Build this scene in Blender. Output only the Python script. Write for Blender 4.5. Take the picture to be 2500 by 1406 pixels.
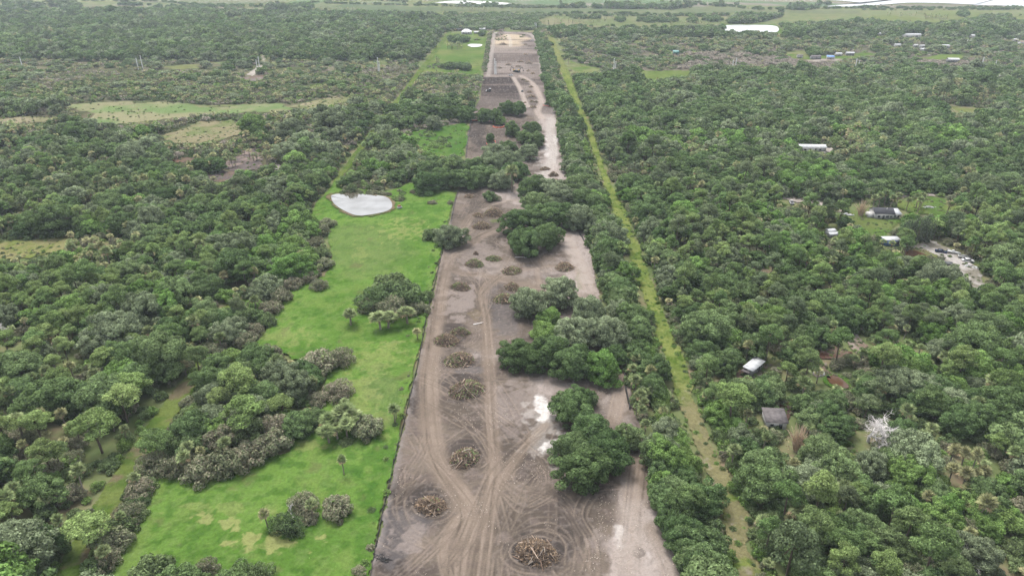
import bpy, math, random
import numpy as np
from mathutils import Vector, Matrix

for o in list(bpy.data.objects):
    bpy.data.objects.remove(o, do_unlink=True)
SC = bpy.context.scene
COL = SC.collection

# ------------------------------------------------------------------ camera
H = 120.0                       # drone height in metres
FPX = 1720.0                    # focal length in pixels of the 2500 px wide photograph
PITCH = math.atan(833.0 / FPX)
CT, ST = math.cos(PITCH), math.sin(PITCH)
cd = bpy.data.cameras.new('camera')
cd.sensor_width = 36.0
cd.lens = FPX / 2500.0 * 36.0
cd.clip_start = 1.0
cd.clip_end = 20000.0
cam = bpy.data.objects.new('camera', cd)
cam.location = (0, 0, H)
cam.rotation_euler = (math.pi / 2 - PITCH, 0, 0)
COL.objects.link(cam)
SC.camera = cam

# ------------------------------------------------------------------ sky, sun, exposure
SUN_EL, SUN_AZ = math.radians(66), math.radians(-30)      # azimuth from +Y towards +X
w = bpy.data.worlds.new('World')
SC.world = w
w.use_nodes = True
wn = w.node_tree.nodes
wl = w.node_tree.links
wn.clear()
sky = wn.new('ShaderNodeTexSky')
sky.sky_type = 'NISHITA'
sky.sun_disc = False
sky.sun_elevation = SUN_EL
sky.sun_rotation = SUN_AZ
sky.dust_density = 4.0
sky.air_density = 1.0
hsv = wn.new('ShaderNodeHueSaturation')
hsv.inputs['Saturation'].default_value = 0.28       # thin high overcast: nearly white sky
bg = wn.new('ShaderNodeBackground')
bg.inputs['Strength'].default_value = 0.15
wo = wn.new('ShaderNodeOutputWorld')
wl.new(sky.outputs[0], hsv.inputs['Color'])
wl.new(hsv.outputs[0], bg.inputs['Color'])
wl.new(bg.outputs[0], wo.inputs['Surface'])

sd = bpy.data.lights.new('sun', 'SUN')
sd.energy = 1.45
sd.angle = math.radians(22)
sd.color = (1.0, 0.96, 0.90)
sun = bpy.data.objects.new('sun', sd)
sun_dir = Vector((math.sin(SUN_AZ) * math.cos(SUN_EL), math.cos(SUN_AZ) * math.cos(SUN_EL), math.sin(SUN_EL)))
sun.rotation_euler = (-sun_dir).to_track_quat('-Z', 'Y').to_euler()
sun.location = (0, 0, 400)
COL.objects.link(sun)

SC.view_settings.view_transform = 'Standard'
SC.view_settings.look = 'None'
SC.view_settings.exposure = 1.62
SC.view_settings.gamma = 1.0
SC.view_settings.use_curve_mapping = False
SC.render.engine = 'CYCLES'
cy = SC.cycles
cy.use_denoising = True
cy.denoising_prefilter = 'NONE'
cy.denoising_input_passes = 'RGB_ALBEDO_NORMAL'
cy.max_bounces = 5
cy.diffuse_bounces = 3
cy.glossy_bounces = 2
cy.transmission_bounces = 2
cy.transparent_max_bounces = 4
cy.volume_bounces = 0
cy.sample_clamp_indirect = 4.0
cy.use_adaptive_sampling = False

# ------------------------------------------------------------------ helpers
R = np.random.default_rng(7)
random.seed(7)


def G(px, py, z=0.0):
    """Point of the level ground seen at a pixel of the photograph."""
    xc = (np.asarray(px, float) - 1250.0) / FPX
    yc = (703.0 - np.asarray(py, float)) / FPX
    dy = CT + yc * ST
    dz = -ST + yc * CT
    t = -(H - z) / dz
    return xc * t, dy * t


def PX(x, y, z=0.0):
    d = y * CT + (H - z) * ST
    v = y * ST - (H - z) * CT
    return 1250.0 + FPX * x / d, 703.0 - FPX * v / d


def mpp(py):
    x, y = G(1250, py)
    return (y * CT + H * ST) / FPX


def pole_height(py_base, py_top):
    x, y = G(1250, py_base)
    k = (703.0 - py_top) / FPX
    return H - y * (ST - k * CT) / (CT + k * ST)


_lat = {}


def vnoise(x, y, scale, seed=0):
    """Smooth value noise 0..1."""
    if seed not in _lat:
        _lat[seed] = np.random.default_rng(1000 + seed).random((256, 256))
    L = _lat[seed]
    u = np.asarray(x, float) / scale + 57.3
    v = np.asarray(y, float) / scale + 31.7
    iu = np.floor(u).astype(int)
    iv = np.floor(v).astype(int)
    fu = u - iu
    fv = v - iv
    fu = fu * fu * (3 - 2 * fu)
    fv = fv * fv * (3 - 2 * fv)
    a = L[iu & 255, iv & 255]
    b = L[(iu + 1) & 255, iv & 255]
    c = L[iu & 255, (iv + 1) & 255]
    d = L[(iu + 1) & 255, (iv + 1) & 255]
    return (a * (1 - fu) + b * fu) * (1 - fv) + (c * (1 - fu) + d * fu) * fv


def fbm(x, y, scale, seed=0, n=4):
    s = 0
    amp = 1.0
    tot = 0
    for k in range(n):
        s = s + amp * vnoise(x, y, scale / 2 ** k, seed + k * 17)
        tot += amp
        amp *= 0.55
    return s / tot


def inpoly(x, y, poly):
    x = np.asarray(x, float)
    y = np.asarray(y, float)
    inside = np.zeros(x.shape, bool)
    n = len(poly)
    j = n - 1
    for i in range(n):
        xi, yi = poly[i]
        xj, yj = poly[j]
        if yi != yj:
            c = ((yi > y) != (yj > y)) & (x < (xj - xi) * (y - yi) / (yj - yi) + xi)
            inside ^= c
        j = i
    return inside


def wpoly(pp):
    a = np.array(pp, float)
    x, y = G(a[:, 0], a[:, 1])
    return list(zip(x, y))


def smooth(pts, step=0.5):
    """Catmull-Rom through world points, sampled evenly."""
    P = np.array(pts, float)
    P = np.vstack([2 * P[0] - P[1], P, 2 * P[-1] - P[-2]])
    out = []
    for i in range(1, len(P) - 2):
        p0, p1, p2, p3 = P[i - 1], P[i], P[i + 1], P[i + 2]
        n = max(2, int(np.linalg.norm(p2 - p1) / step))
        t = np.linspace(0, 1, n, endpoint=False)[:, None]
        out.append(0.5 * (2 * p1 + (p2 - p0) * t + (2 * p0 - 5 * p1 + 4 * p2 - p3) * t ** 2 + (3 * p1 - p0 - 3 * p2 + p3) * t ** 3))
    out.append(P[-2][None])
    return np.vstack(out)


def tag(o, label=None, cat=None, group=None, kind=None):
    if label: o['label'] = label
    if cat: o['category'] = cat
    if group: o['group'] = group
    if kind: o['kind'] = kind
    return o


def link(name, mesh, parent=None, loc=(0, 0, 0), rz=0.0):
    o = bpy.data.objects.new(name, mesh)
    COL.objects.link(o)
    o.location = loc
    o.rotation_euler = (0, 0, rz)
    if parent is not None:
        o.parent = parent
    return o


def empty(name, loc, rz=0.0, label=None, cat=None, group=None):
    o = bpy.data.objects.new(name, None)
    COL.objects.link(o)
    o.location = loc
    o.rotation_euler = (0, 0, rz)
    o.empty_display_size = 0.5
    return tag(o, label, cat, group)


class MB:
    """Collects polygons, then makes one mesh."""

    def __init__(self):
        self.V = []
        self.F = []          # (array of faces [n,k], material index, tone array)
        self.n = 0

    def add(self, V, F, mi=0, tone=0.5):
        V = np.asarray(V, float).reshape(-1, 3)
        F = np.asarray(F, int)
        t = np.broadcast_to(np.asarray(tone, float), (len(F),))
        self.V.append(V)
        self.F.append((F + self.n, mi, t))
        self.n += len(V)
        return self

    def box(self, c, s, mi=0, rz=0.0, tone=0.5, taper=1.0):
        sx, sy, sz = s[0] / 2, s[1] / 2, s[2] / 2
        v = np.array([[-sx, -sy, -sz], [sx, -sy, -sz], [sx, sy, -sz], [-sx, sy, -sz],
                      [-sx * taper, -sy * taper, sz], [sx * taper, -sy * taper, sz], [sx * taper, sy * taper, sz], [-sx * taper, sy * taper, sz]])
        ca, sa = math.cos(rz), math.sin(rz)
        v[:, :2] = v[:, :2] @ np.array([[ca, sa], [-sa, ca]])
        f = [[0, 3, 2, 1], [4, 5, 6, 7], [0, 1, 5, 4], [1, 2, 6, 5], [2, 3, 7, 6], [3, 0, 4, 7]]
        return self.add(v + np.array(c), f, mi, tone)

    def tube(self, pts, rad, n=6, mi=0, tone=0.5, cap=True):
        P = np.array(pts, float)
        m = len(P)
        rad = np.broadcast_to(np.asarray(rad, float), (m,))
        T = np.gradient(P, axis=0)
        T /= np.linalg.norm(T, axis=1)[:, None] + 1e-9
        ref = np.array([0, 0, 1.0]) if abs(T[:, 2]).mean() < 0.8 else np.array([1.0, 0, 0])
        A = np.cross(T, ref)
        A /= np.linalg.norm(A, axis=1)[:, None] + 1e-9
        B = np.cross(T, A)
        an = np.linspace(0, 2 * math.pi, n, endpoint=False)
        V = P[:, None] + rad[:, None, None] * (A[:, None] * np.cos(an)[None, :, None] + B[:, None] * np.sin(an)[None, :, None])
        V = V.reshape(-1, 3)
        i = np.arange(m - 1)[:, None] * n
        j = np.arange(n)[None]
        k = (j + 1) % n
        F = np.stack([i + j, i + k, i + n + k, i + n + j], -1).reshape(-1, 4)
        self.add(V, F, mi, tone)
        if cap:
            if n == 4:
                self.add(V[:4], [[0, 1, 2, 3]], mi, tone)
                self.add(V[-4:], [[3, 2, 1, 0]], mi, tone)
            else:
                for ring in (V[:n], V[-n:]):
                    c = ring.mean(0)
                    self.add(np.vstack([ring, c]), [[q, (q + 1) % n, n] for q in range(n)], mi, tone)
        return self

    def mesh(self, name, mats, smooth_shade=False):
        V = np.vstack(self.V)
        me = bpy.data.meshes.new(name)
        me.vertices.add(len(V))
        me.vertices.foreach_set('co', V.ravel().astype(np.float32))
        loops = np.concatenate([f.ravel() for f, _, _ in self.F]).astype(np.int32)
        sizes = np.concatenate([np.full(len(f), f.shape[1]) for f, _, _ in self.F]).astype(np.int32)
        mis = np.concatenate([np.full(len(f), mi) for f, mi, _ in self.F]).astype(np.int32)
        tone = np.concatenate([t for _, _, t in self.F]).astype(np.float32)
        me.loops.add(len(loops))
        me.loops.foreach_set('vertex_index', loops)
        me.polygons.add(len(sizes))
        starts = np.concatenate([[0], np.cumsum(sizes)[:-1]]).astype(np.int32)
        me.polygons.foreach_set('loop_start', starts)
        me.polygons.foreach_set('material_index', mis)
        if smooth_shade:
            me.polygons.foreach_set('use_smooth', np.ones(len(sizes), bool))
        a = me.attributes.new('tone', 'FLOAT', 'FACE')
        a.data.foreach_set('value', tone)
        for m in (mats if isinstance(mats, (list, tuple)) else [mats]):
            me.materials.append(m)
        me.update(calc_edges=True)
        return me

    def obj(self, name, mats, parent=None, loc=(0, 0, 0), rz=0.0, smooth_shade=False):
        return link(name, self.mesh(name, mats, smooth_shade), parent, loc, rz)


# ------------------------------------------------------------------ materials
def nodemat(name):
    m = bpy.data.materials.new(name)
    m.use_nodes = True
    nt = m.node_tree
    nt.nodes.clear()
    out = nt.nodes.new('ShaderNodeOutputMaterial')
    return m, nt.nodes, nt.links, out


def leafmat(name, ca, cb, transl=0.42, amp=1.3, cc=None):
    """Foliage: two colours by the plant's own random number, a tone per leaf clump."""
    def olive(c):              # dusty, slightly greyed leaf colour
        g = 0.3 * c[0] + 0.6 * c[1] + 0.1 * c[2]
        return [k * (0.90 * q + 0.10 * g) for q, k in zip(c, (1.32, 1.30, 1.20))]
    ca, cb = olive(ca), olive(cb)
    m, N, L, out = nodemat(name)
    oi = N.new('ShaderNodeObjectInfo')
    at = N.new('ShaderNodeAttribute'); at.attribute_name = 'tone'
    mix = N.new('ShaderNodeMix'); mix.data_type = 'RGBA'
    mix.inputs[6].default_value = (*ca, 1); mix.inputs[7].default_value = (*cb, 1)
    if cc is None:
        L.new(oi.outputs['Random'], mix.inputs[0])
    else:                      # thickets: bare twigs and leaves mingle
        mm = N.new('ShaderNodeMath'); mm.operation = 'MULTIPLY_ADD'; mm.inputs[1].default_value = 7.31; mm.inputs[2].default_value = 0.2
        L.new(at.outputs['Fac'], mm.inputs[0])
        fr = N.new('ShaderNodeMath'); fr.operation = 'FRACT'; L.new(mm.outputs[0], fr.inputs[0])
        pw = N.new('ShaderNodeMath'); pw.operation = 'MULTIPLY_ADD'; pw.inputs[1].default_value = 0.55
        L.new(oi.outputs['Random'], pw.inputs[0]); L.new(fr.outputs[0], pw.inputs[2])
        pw.use_clamp = True
        sb = N.new('ShaderNodeMath'); sb.operation = 'SUBTRACT'; sb.inputs[1].default_value = 0.27; sb.use_clamp = True
        L.new(pw.outputs[0], sb.inputs[0]); L.new(sb.outputs[0], mix.inputs[0])
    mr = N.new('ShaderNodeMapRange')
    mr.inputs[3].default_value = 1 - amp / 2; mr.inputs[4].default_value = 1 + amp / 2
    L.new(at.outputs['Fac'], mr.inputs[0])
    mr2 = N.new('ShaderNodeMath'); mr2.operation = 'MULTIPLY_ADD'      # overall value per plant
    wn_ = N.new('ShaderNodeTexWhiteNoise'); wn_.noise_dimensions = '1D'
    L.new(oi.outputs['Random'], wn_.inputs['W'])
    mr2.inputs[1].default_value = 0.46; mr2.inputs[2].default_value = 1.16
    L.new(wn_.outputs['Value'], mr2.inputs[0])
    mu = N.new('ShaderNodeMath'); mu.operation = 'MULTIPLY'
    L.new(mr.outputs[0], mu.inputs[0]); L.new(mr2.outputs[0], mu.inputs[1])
    mu.use_clamp = False
    vm = N.new('ShaderNodeVectorMath'); vm.operation = 'SCALE'
    L.new(mix.outputs[2], vm.inputs[0]); L.new(mu.outputs[0], vm.inputs['Scale'])
    df = N.new('ShaderNodeBsdfDiffuse'); L.new(vm.outputs[0], df.inputs['Color'])
    tr = N.new('ShaderNodeBsdfTranslucent'); L.new(vm.outputs[0], tr.inputs['Color'])
    ms = N.new('ShaderNodeMixShader'); ms.inputs[0].default_value = transl
    L.new(df.outputs[0], ms.inputs[1]); L.new(tr.outputs[0], ms.inputs[2])
    L.new(ms.outputs[0], out.inputs['Surface'])
    return m


GM = 0.55        # weathering of painted and wooden things


def solid(name, col, rough=0.8, noise=0.25, nscale=1.5, metal=0.0, spec=0.3):
    m, N, L, out = nodemat(name)
    b = N.new('ShaderNodeBsdfPrincipled')
    b.inputs['Roughness'].default_value = rough
    b.inputs['Metallic'].default_value = metal
    b.inputs['Specular IOR Level'].default_value = spec
    tc = N.new('ShaderNodeTexCoord')
    nz = N.new('ShaderNodeTexNoise'); nz.inputs['Scale'].default_value = nscale; nz.inputs['Detail'].default_value = 4
    L.new(tc.outputs['Object'], nz.inputs['Vector'])
    mr = N.new('ShaderNodeMapRange')
    mr.inputs[1].default_value = 0.3; mr.inputs[2].default_value = 0.7
    mr.inputs[3].default_value = 1 - noise; mr.inputs[4].default_value = 1 + noise
    L.new(nz.outputs[0], mr.inputs[0])
    vm = N.new('ShaderNodeVectorMath'); vm.operation = 'SCALE'
    vm.inputs[0].default_value = [q * GM for q in col]
    L.new(mr.outputs[0], vm.inputs['Scale'])
    L.new(vm.outputs[0], b.inputs['Base Color'])
    L.new(b.outputs[0], out.inputs['Surface'])
    return m


def wood(name, ca, cb):
    ca = [q * 0.6 for q in ca]; cb = [q * 0.6 for q in cb]
    m, N, L, out = nodemat(name)
    oi = N.new('ShaderNodeObjectInfo')
    at = N.new('ShaderNodeAttribute'); at.attribute_name = 'tone'
    ad = N.new('ShaderNodeMath'); ad.operation = 'ADD'
    L.new(oi.outputs['Random'], ad.inputs[0]); L.new(at.outputs['Fac'], ad.inputs[1])
    fr = N.new('ShaderNodeMath'); fr.operation = 'FRACT'; L.new(ad.outputs[0], fr.inputs[0])
    mix = N.new('ShaderNodeMix'); mix.data_type = 'RGBA'
    mix.inputs[6].default_value = (*ca, 1); mix.inputs[7].default_value = (*cb, 1)
    L.new(fr.outputs[0], mix.inputs[0])
    df = N.new('ShaderNodeBsdfDiffuse'); L.new(mix.outputs[2], df.inputs['Color'])
    L.new(df.outputs[0], out.inputs['Surface'])
    return m


def painted(name, fine=0.35, fscale=2.2, bump=0.4, fscale2=9.0):
    """Earth or grass: colour of the sheet times fine grain, with small relief."""
    m, N, L, out = nodemat(name)
    at = N.new('ShaderNodeAttribute'); at.attribute_name = 'col'
    tc = N.new('ShaderNodeTexCoord')
    n1 = N.new('ShaderNodeTexNoise'); n1.inputs['Scale'].default_value = fscale; n1.inputs['Detail'].default_value = 5; n1.inputs['Roughness'].default_value = 0.7
    L.new(tc.outputs['Object'], n1.inputs['Vector'])
    mr = N.new('ShaderNodeMapRange')
    mr.inputs[1].default_value = 0.25; mr.inputs[2].default_value = 0.75
    mr.inputs[3].default_value = 1 - fine; mr.inputs[4].default_value = 1 + fine
    L.new(n1.outputs[0], mr.inputs[0])
    vm = N.new('ShaderNodeVectorMath'); vm.operation = 'SCALE'
    L.new(at.outputs['Vector'], vm.inputs[0]); L.new(mr.outputs[0], vm.inputs['Scale'])
    bp = N.new('ShaderNodeBump'); bp.inputs['Strength'].default_value = bump; bp.inputs['Distance'].default_value = 0.25
    L.new(n1.outputs[0], bp.inputs['Height'])
    df = N.new('ShaderNodeBsdfDiffuse')
    L.new(vm.outputs[0], df.inputs['Color']); L.new(bp.outputs[0], df.inputs['Normal'])
    L.new(df.outputs[0], out.inputs['Surface'])
    return m


def watermat(name, deep, refl, rough=0.03, bump=0.02, bscale=0.6):
    m, N, L, out = nodemat(name)
    tc = N.new('ShaderNodeTexCoord')
    n1 = N.new('ShaderNodeTexNoise'); n1.inputs['Scale'].default_value = bscale; n1.inputs['Detail'].default_value = 3
    L.new(tc.outputs['Object'], n1.inputs['Vector'])
    bp = N.new('ShaderNodeBump'); bp.inputs['Strength'].default_value = bump; bp.inputs['Distance'].default_value = 0.3
    L.new(n1.outputs[0], bp.inputs['Height'])
    df = N.new('ShaderNodeBsdfDiffuse'); df.inputs['Color'].default_value = (*deep, 1)
    gl = N.new('ShaderNodeBsdfGlossy'); gl.inputs['Roughness'].default_value = rough
    gl.inputs['Color'].default_value = (1, 1, 1, 1)
    L.new(bp.outputs[0], gl.inputs['Normal'])
    n2 = N.new('ShaderNodeTexNoise'); n2.inputs['Scale'].default_value = 0.09; n2.inputs['Detail'].default_value = 3
    L.new(tc.outputs['Object'], n2.inputs['Vector'])
    rr = N.new('ShaderNodeMapRange'); rr.inputs[1].default_value = .35; rr.inputs[2].default_value = .65       # wind ruffled and calm patches
    rr.inputs[3].default_value = refl * .78; rr.inputs[4].default_value = refl * 1.15
    L.new(n2.outputs[0], rr.inputs[0])
    ms = N.new('ShaderNodeMixShader'); L.new(rr.outputs[0], ms.inputs[0])
    L.new(df.outputs[0], ms.inputs[1]); L.new(gl.outputs[0], ms.inputs[2])
    L.new(ms.outputs[0], out.inputs['Surface'])
    return m


M_SOIL = painted('cleared soil', 0.22, 2.6, 0.35)
M_GRASS = painted('meadow grass', 0.30, 1.4, 0.7)
M_FAR = painted('far ground', 0.25, 0.15, 0.2)
M_BARK = wood('grey brown bark', (0.10, 0.075, 0.055), (0.20, 0.165, 0.13))
M_PALMBARK = wood('pale palm trunk', (0.22, 0.19, 0.15), (0.34, 0.30, 0.25))
M_DEADWOOD = wood('bleached dead wood', (0.62, 0.58, 0.55), (0.95, 0.91, 0.88))
M_LOG = wood('split brown log', (0.20, 0.135, 0.100), (0.58, 0.46, 0.36))
M_TWIG = wood('dry grey brush', (0.14, 0.105, 0.08), (0.40, 0.31, 0.24))
M_CANE = wood('dry tan cane', (0.50, 0.36, 0.25), (0.85, 0.66, 0.48))

M_OAK = [leafmat('dark oak leaves', (0.040, 0.070, 0.026), (0.058, 0.090, 0.034)),
         leafmat('grey green oak leaves', (0.078, 0.102, 0.058), (0.098, 0.122, 0.074)),
         leafmat('fresh green oak leaves', (0.058, 0.112, 0.026), (0.080, 0.130, 0.036)),
         leafmat('mid green oak leaves', (0.052, 0.086, 0.033), (0.076, 0.108, 0.046))]
M_PINE = [leafmat('yellow green pine needles', (0.082, 0.126, 0.040), (0.104, 0.140, 0.050)),
          leafmat('green pine needles', (0.060, 0.104, 0.034), (0.080, 0.115, 0.044)),
          leafmat('dull pine needles', (0.055, 0.080, 0.040), (0.074, 0.095, 0.050))]
M_PALM = [leafmat('green palm fronds', (0.064, 0.088, 0.036), (0.088, 0.108, 0.050), 0.25),
          leafmat('olive palm fronds', (0.092, 0.100, 0.046), (0.118, 0.116, 0.062), 0.25)]
M_SKIRT = leafmat('dry palm skirt', (0.135, 0.105, 0.062), (0.190, 0.145, 0.088), 0.2)
M_SHRUB = [leafmat('grey twiggy thicket', (0.110, 0.095, 0.076), (0.062, 0.088, 0.040), 0.25, 0.9, 1),
           leafmat('dark green thicket', (0.042, 0.066, 0.027), (0.064, 0.088, 0.038), 0.3),
           leafmat('fresh green thicket', (0.070, 0.125, 0.030), (0.098, 0.145, 0.044)),
           leafmat('purple grey scrub', (0.165, 0.138, 0.132), (0.105, 0.105, 0.080), 0.2, 0.9, 1)]
M_CASU = leafmat('dark feathery needles', (0.024, 0.032, 0.022), (0.032, 0.040, 0.027), 0.15)

# ------------------------------------------------------------------ plants
def unit(v):
    return v / (np.linalg.norm(v, axis=-1, keepdims=True) + 1e-9)


def cards(mb, P, Nn, size, rng, tone, mi=0, aspect=1.0):
    """Leaf clumps: one four-cornered bent leaf group per point."""
    n = len(P)
    a = unit(np.cross(Nn, rng.normal(size=(n, 3))))
    b = np.cross(Nn, a)
    s = (size * rng.uniform(0.6, 1.35, n))[:, None]
    u, v = a * s * aspect, b * s
    lift = Nn * s * rng.uniform(-0.25, 0.45, (n, 1))
    V = np.stack([P - u, P - v * 0.8 + lift, P + u, P + v * 0.8 + lift], 1)
    F = np.arange(4 * n).reshape(n, 4)
    mb.add(V, F, mi, tone)


def clump_leaves(mb, C, RAD, dens, size, rng, jit=0.55, low=-0.35, mi=0, flat=0.8, aspect=1.0, keep=0.72):
    """Leaves over the surface of many overlapping clumps (C centres, RAD radii)."""
    allP, allN, allT = [], [], []
    for k in range(len(C)):
        r = RAD[k]
        n = int(dens * 4 * math.pi * r * r * (1 - low) / 2)
        d = unit(rng.normal(size=(n * 2, 3)))
        d = d[d[:, 2] > low][:n]
        p = C[k] + d * r * np.array([1, 1, flat]) * rng.uniform(0.72, 1.12, (len(d), 1))
        dist = np.linalg.norm((p[:, None] - C[None]) / np.array([1, 1, flat]), axis=2) / RAD[None]
        dist[:, k] = 9
        ok = (dist.min(1) > keep) | (rng.random(len(d)) < 0.05)
        nn = unit(d * np.array([1, 1, 1.1]) + jit * rng.normal(size=d.shape))
        t = np.clip(rng.normal(0.5, 0.13) + rng.normal(0, 0.22, len(d)), 0, 1)
        allP.append(p[ok]); allN.append(nn[ok]); allT.append(t[ok])
    cards(mb, np.vstack(allP), np.vstack(allN), size, rng, np.concatenate(allT), mi, aspect)


def oak_parts(seed, lod):
    """Spreading oak: crown 12 m wide, 10.5 m tall."""
    rng = np.random.default_rng(seed)
    n = [66, 46, 20][lod]
    g = np.arange(n) + 0.5
    ph = g * 2.39996 + rng.uniform(0, 6)
    zz = 1 - g / n * 1.42
    rr = np.sqrt(np.clip(1 - zz * zz, 0.02, 1))
    C = np.stack([rr * np.cos(ph) * 4.5, rr * np.sin(ph) * 4.5, 4.3 + zz * 4.4 + np.where(zz < 0, zz * 1.8, 0)], 1) + rng.normal(0, 0.55, (n, 3))
    lob = 1 + 0.26 * np.sin(ph * 2 + rng.uniform(0, 6)) + 0.16 * np.sin(ph * 3 + rng.uniform(0, 6))
    C[:, :2] *= lob[:, None]
    RAD = rng.uniform(0.85, 1.65, n) * [1, 1.08, 1.45][lod]
    cr = MB()
    clump_leaves(cr, C, RAD, [15.5, 8.0, 3.0][lod], [0.22, 0.32, 0.58][lod], rng, 0.42, -0.4)
    # inner leaves that close the crown, their darker tone a painted inner shade
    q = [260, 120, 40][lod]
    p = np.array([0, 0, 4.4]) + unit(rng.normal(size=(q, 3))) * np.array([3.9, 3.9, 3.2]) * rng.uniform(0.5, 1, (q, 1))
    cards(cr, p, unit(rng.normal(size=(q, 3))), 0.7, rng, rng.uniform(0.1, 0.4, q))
    tr = MB()
    if lod < 2:
        tr.tube([(0, 0, -0.3), (0.1, 0, 1.2), (0.0, 0.1, 2.6)], [0.55, 0.42, 0.36], 7)
        for k in range(6 if lod == 0 else 4):
            c = C[rng.integers(n // 3, n)]
            tr.tube([(0, 0.1, 2.4), (c[0] * 0.4, c[1] * 0.4, 3.6), (c[0] * 0.95, c[1] * 0.95, c[2])], [0.26, 0.18, 0.07], 5)
    else:
        tr.tube([(0, 0, -0.3), (0, 0, 3)], [0.5, 0.35], 4)
    return tr, cr


def pine_parts(seed, lod):
    """Slash pine: bare trunk, rounded flat crown 8 m wide, 15 m tall."""
    rng = np.random.default_rng(seed)
    n = [30, 20, 10][lod]
    a = rng.uniform(0, 2 * math.pi, n) + np.arange(n) * 2.4
    rad = np.sqrt((np.arange(n) + 0.5) / n)
    C = np.stack([rad * np.cos(a) * 3.1, rad * np.sin(a) * 3.1, 13.2 - 3.6 * rad ** 2 - rng.uniform(0, 2.0, n)], 1)
    C[:, :2] += rng.normal(0, 0.25, (n, 2))
    RAD = rng.uniform(0.85, 1.4, n) * [1, 1.1, 1.4][lod]
    cr = MB()
    clump_leaves(cr, C, RAD, [17, 7.5, 3.0][lod], [0.21, 0.32, 0.52][lod], rng, 0.5, -0.4, 0, 0.72, 0.8, 0.68)
    tr = MB()
    b = rng.normal(0, 0.5, 2)
    top = np.array([b[0], b[1], 12.6])
    ns = [7, 6, 4][lod]
    tr.tube([(0, 0, -0.3), (b[0] * 0.1, b[1] * 0.2, 4), (b[0] * 0.6, b[1] * 0.5, 8.5), top], [0.25, 0.21, 0.17, 0.07], ns)
    if lod < 2:
        for k in range(7 if lod == 0 else 4):
            c = C[rng.integers(n // 4, n)]
            z0 = rng.uniform(8.5, 11)
            s = np.array([b[0] * 0.6, b[1] * 0.5, z0])
            tr.tube([s, s * 0.5 + c * 0.5 + np.array([0, 0, -0.5]), c], [0.11, 0.08, 0.03], 4, cap=False)
    return tr, cr


def palm_parts(seed, lod):
    """Cabbage palm: thin trunk, ball of fan fronds, dry skirt; 7 m tall."""
    rng = np.random.default_rng(seed)
    tr = MB()
    hgt = 5.6
    b = rng.normal(0, 0.35, 2)
    tr.tube([(0, 0, -0.3), (b[0] * 0.4, b[1] * 0.3, 2.5), (b[0], b[1], hgt)], [0.24, 0.18, 0.20], [7, 5, 4][lod])
    cr = MB()
    hub = np.array([b[0], b[1], hgt + 0.1])
    nf = [52, 36, 18][lod]
    for k in range(nf):
        u = (k + 0.5) / nf
        el = math.asin(1 - 1.55 * u) + rng.normal(0, 0.08)
        az = k * 2.39996 + rng.normal(0, 0.15)
        d = np.array([math.cos(el) * math.cos(az), math.cos(el) * math.sin(az), math.sin(el)])
        side = np.array([-math.sin(az), math.cos(az), 0])
        up = np.cross(d, side) * -1
        L1 = rng.uniform(0.95, 1.45)
        wd = rng.uniform(0.58, 0.82) * [1, 0.95, 1.25][lod]
        base = hub + d * L1 * 0.75
        dead = u > 0.86
        tone = float(np.clip(rng.normal(0.5 if not dead else 0.4, 0.18), 0, 1))
        mi = 1 if dead else 0
        droop = np.array([0, 0, -0.45])
        if lod == 0:
            cr.tube([hub, base], [0.03, 0.02], 3, 0, 0.3, False)
            fan = []
            m = 7
            for q in range(m + 1):
                th = (q / m - 0.5) * math.radians(190)
                rr = wd * (1.25 if abs(q - m / 2) < 1.2 else 1.0) * rng.uniform(0.9, 1.1)
                tip = base + d * math.cos(th) * rr * 1.15 + side * math.sin(th) * rr + droop * rr * (0.45 + 0.4 * abs(math.sin(th))) * 0.9
                fan.append(tip)
            V, Fp = [], []
            for q in range(m):
                p_, n_ = fan[q], fan[q + 1]
                c_ = (p_ + n_) / 2 * 1.0 + (((p_ + n_) / 2) - base) * 0.12
                mid = base + (c_ - base) * 0.5
                wv = (n_ - p_) * 0.30
                V += [base, mid - wv, c_, mid + wv]; Fp.append([4 * q, 4 * q + 1, 4 * q + 2, 4 * q + 3])
            cr.add(V, Fp, mi, [float(np.clip(tone + rng.normal(0, 0.14), 0, 1)) for q in range(m)])
        else:
            t1 = base + d * wd * 1.4 + droop * 0.6
            l1 = base + side * wd + d * 0.5 * wd + droop * 0.5
            r1 = base - side * wd + d * 0.5 * wd + droop * 0.5
            cr.add([base - d * 0.2, l1, t1, r1], [[0, 1, 2], [0, 2, 3]], mi, [tone, min(1, tone + 0.15)])
    return tr, cr


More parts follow.
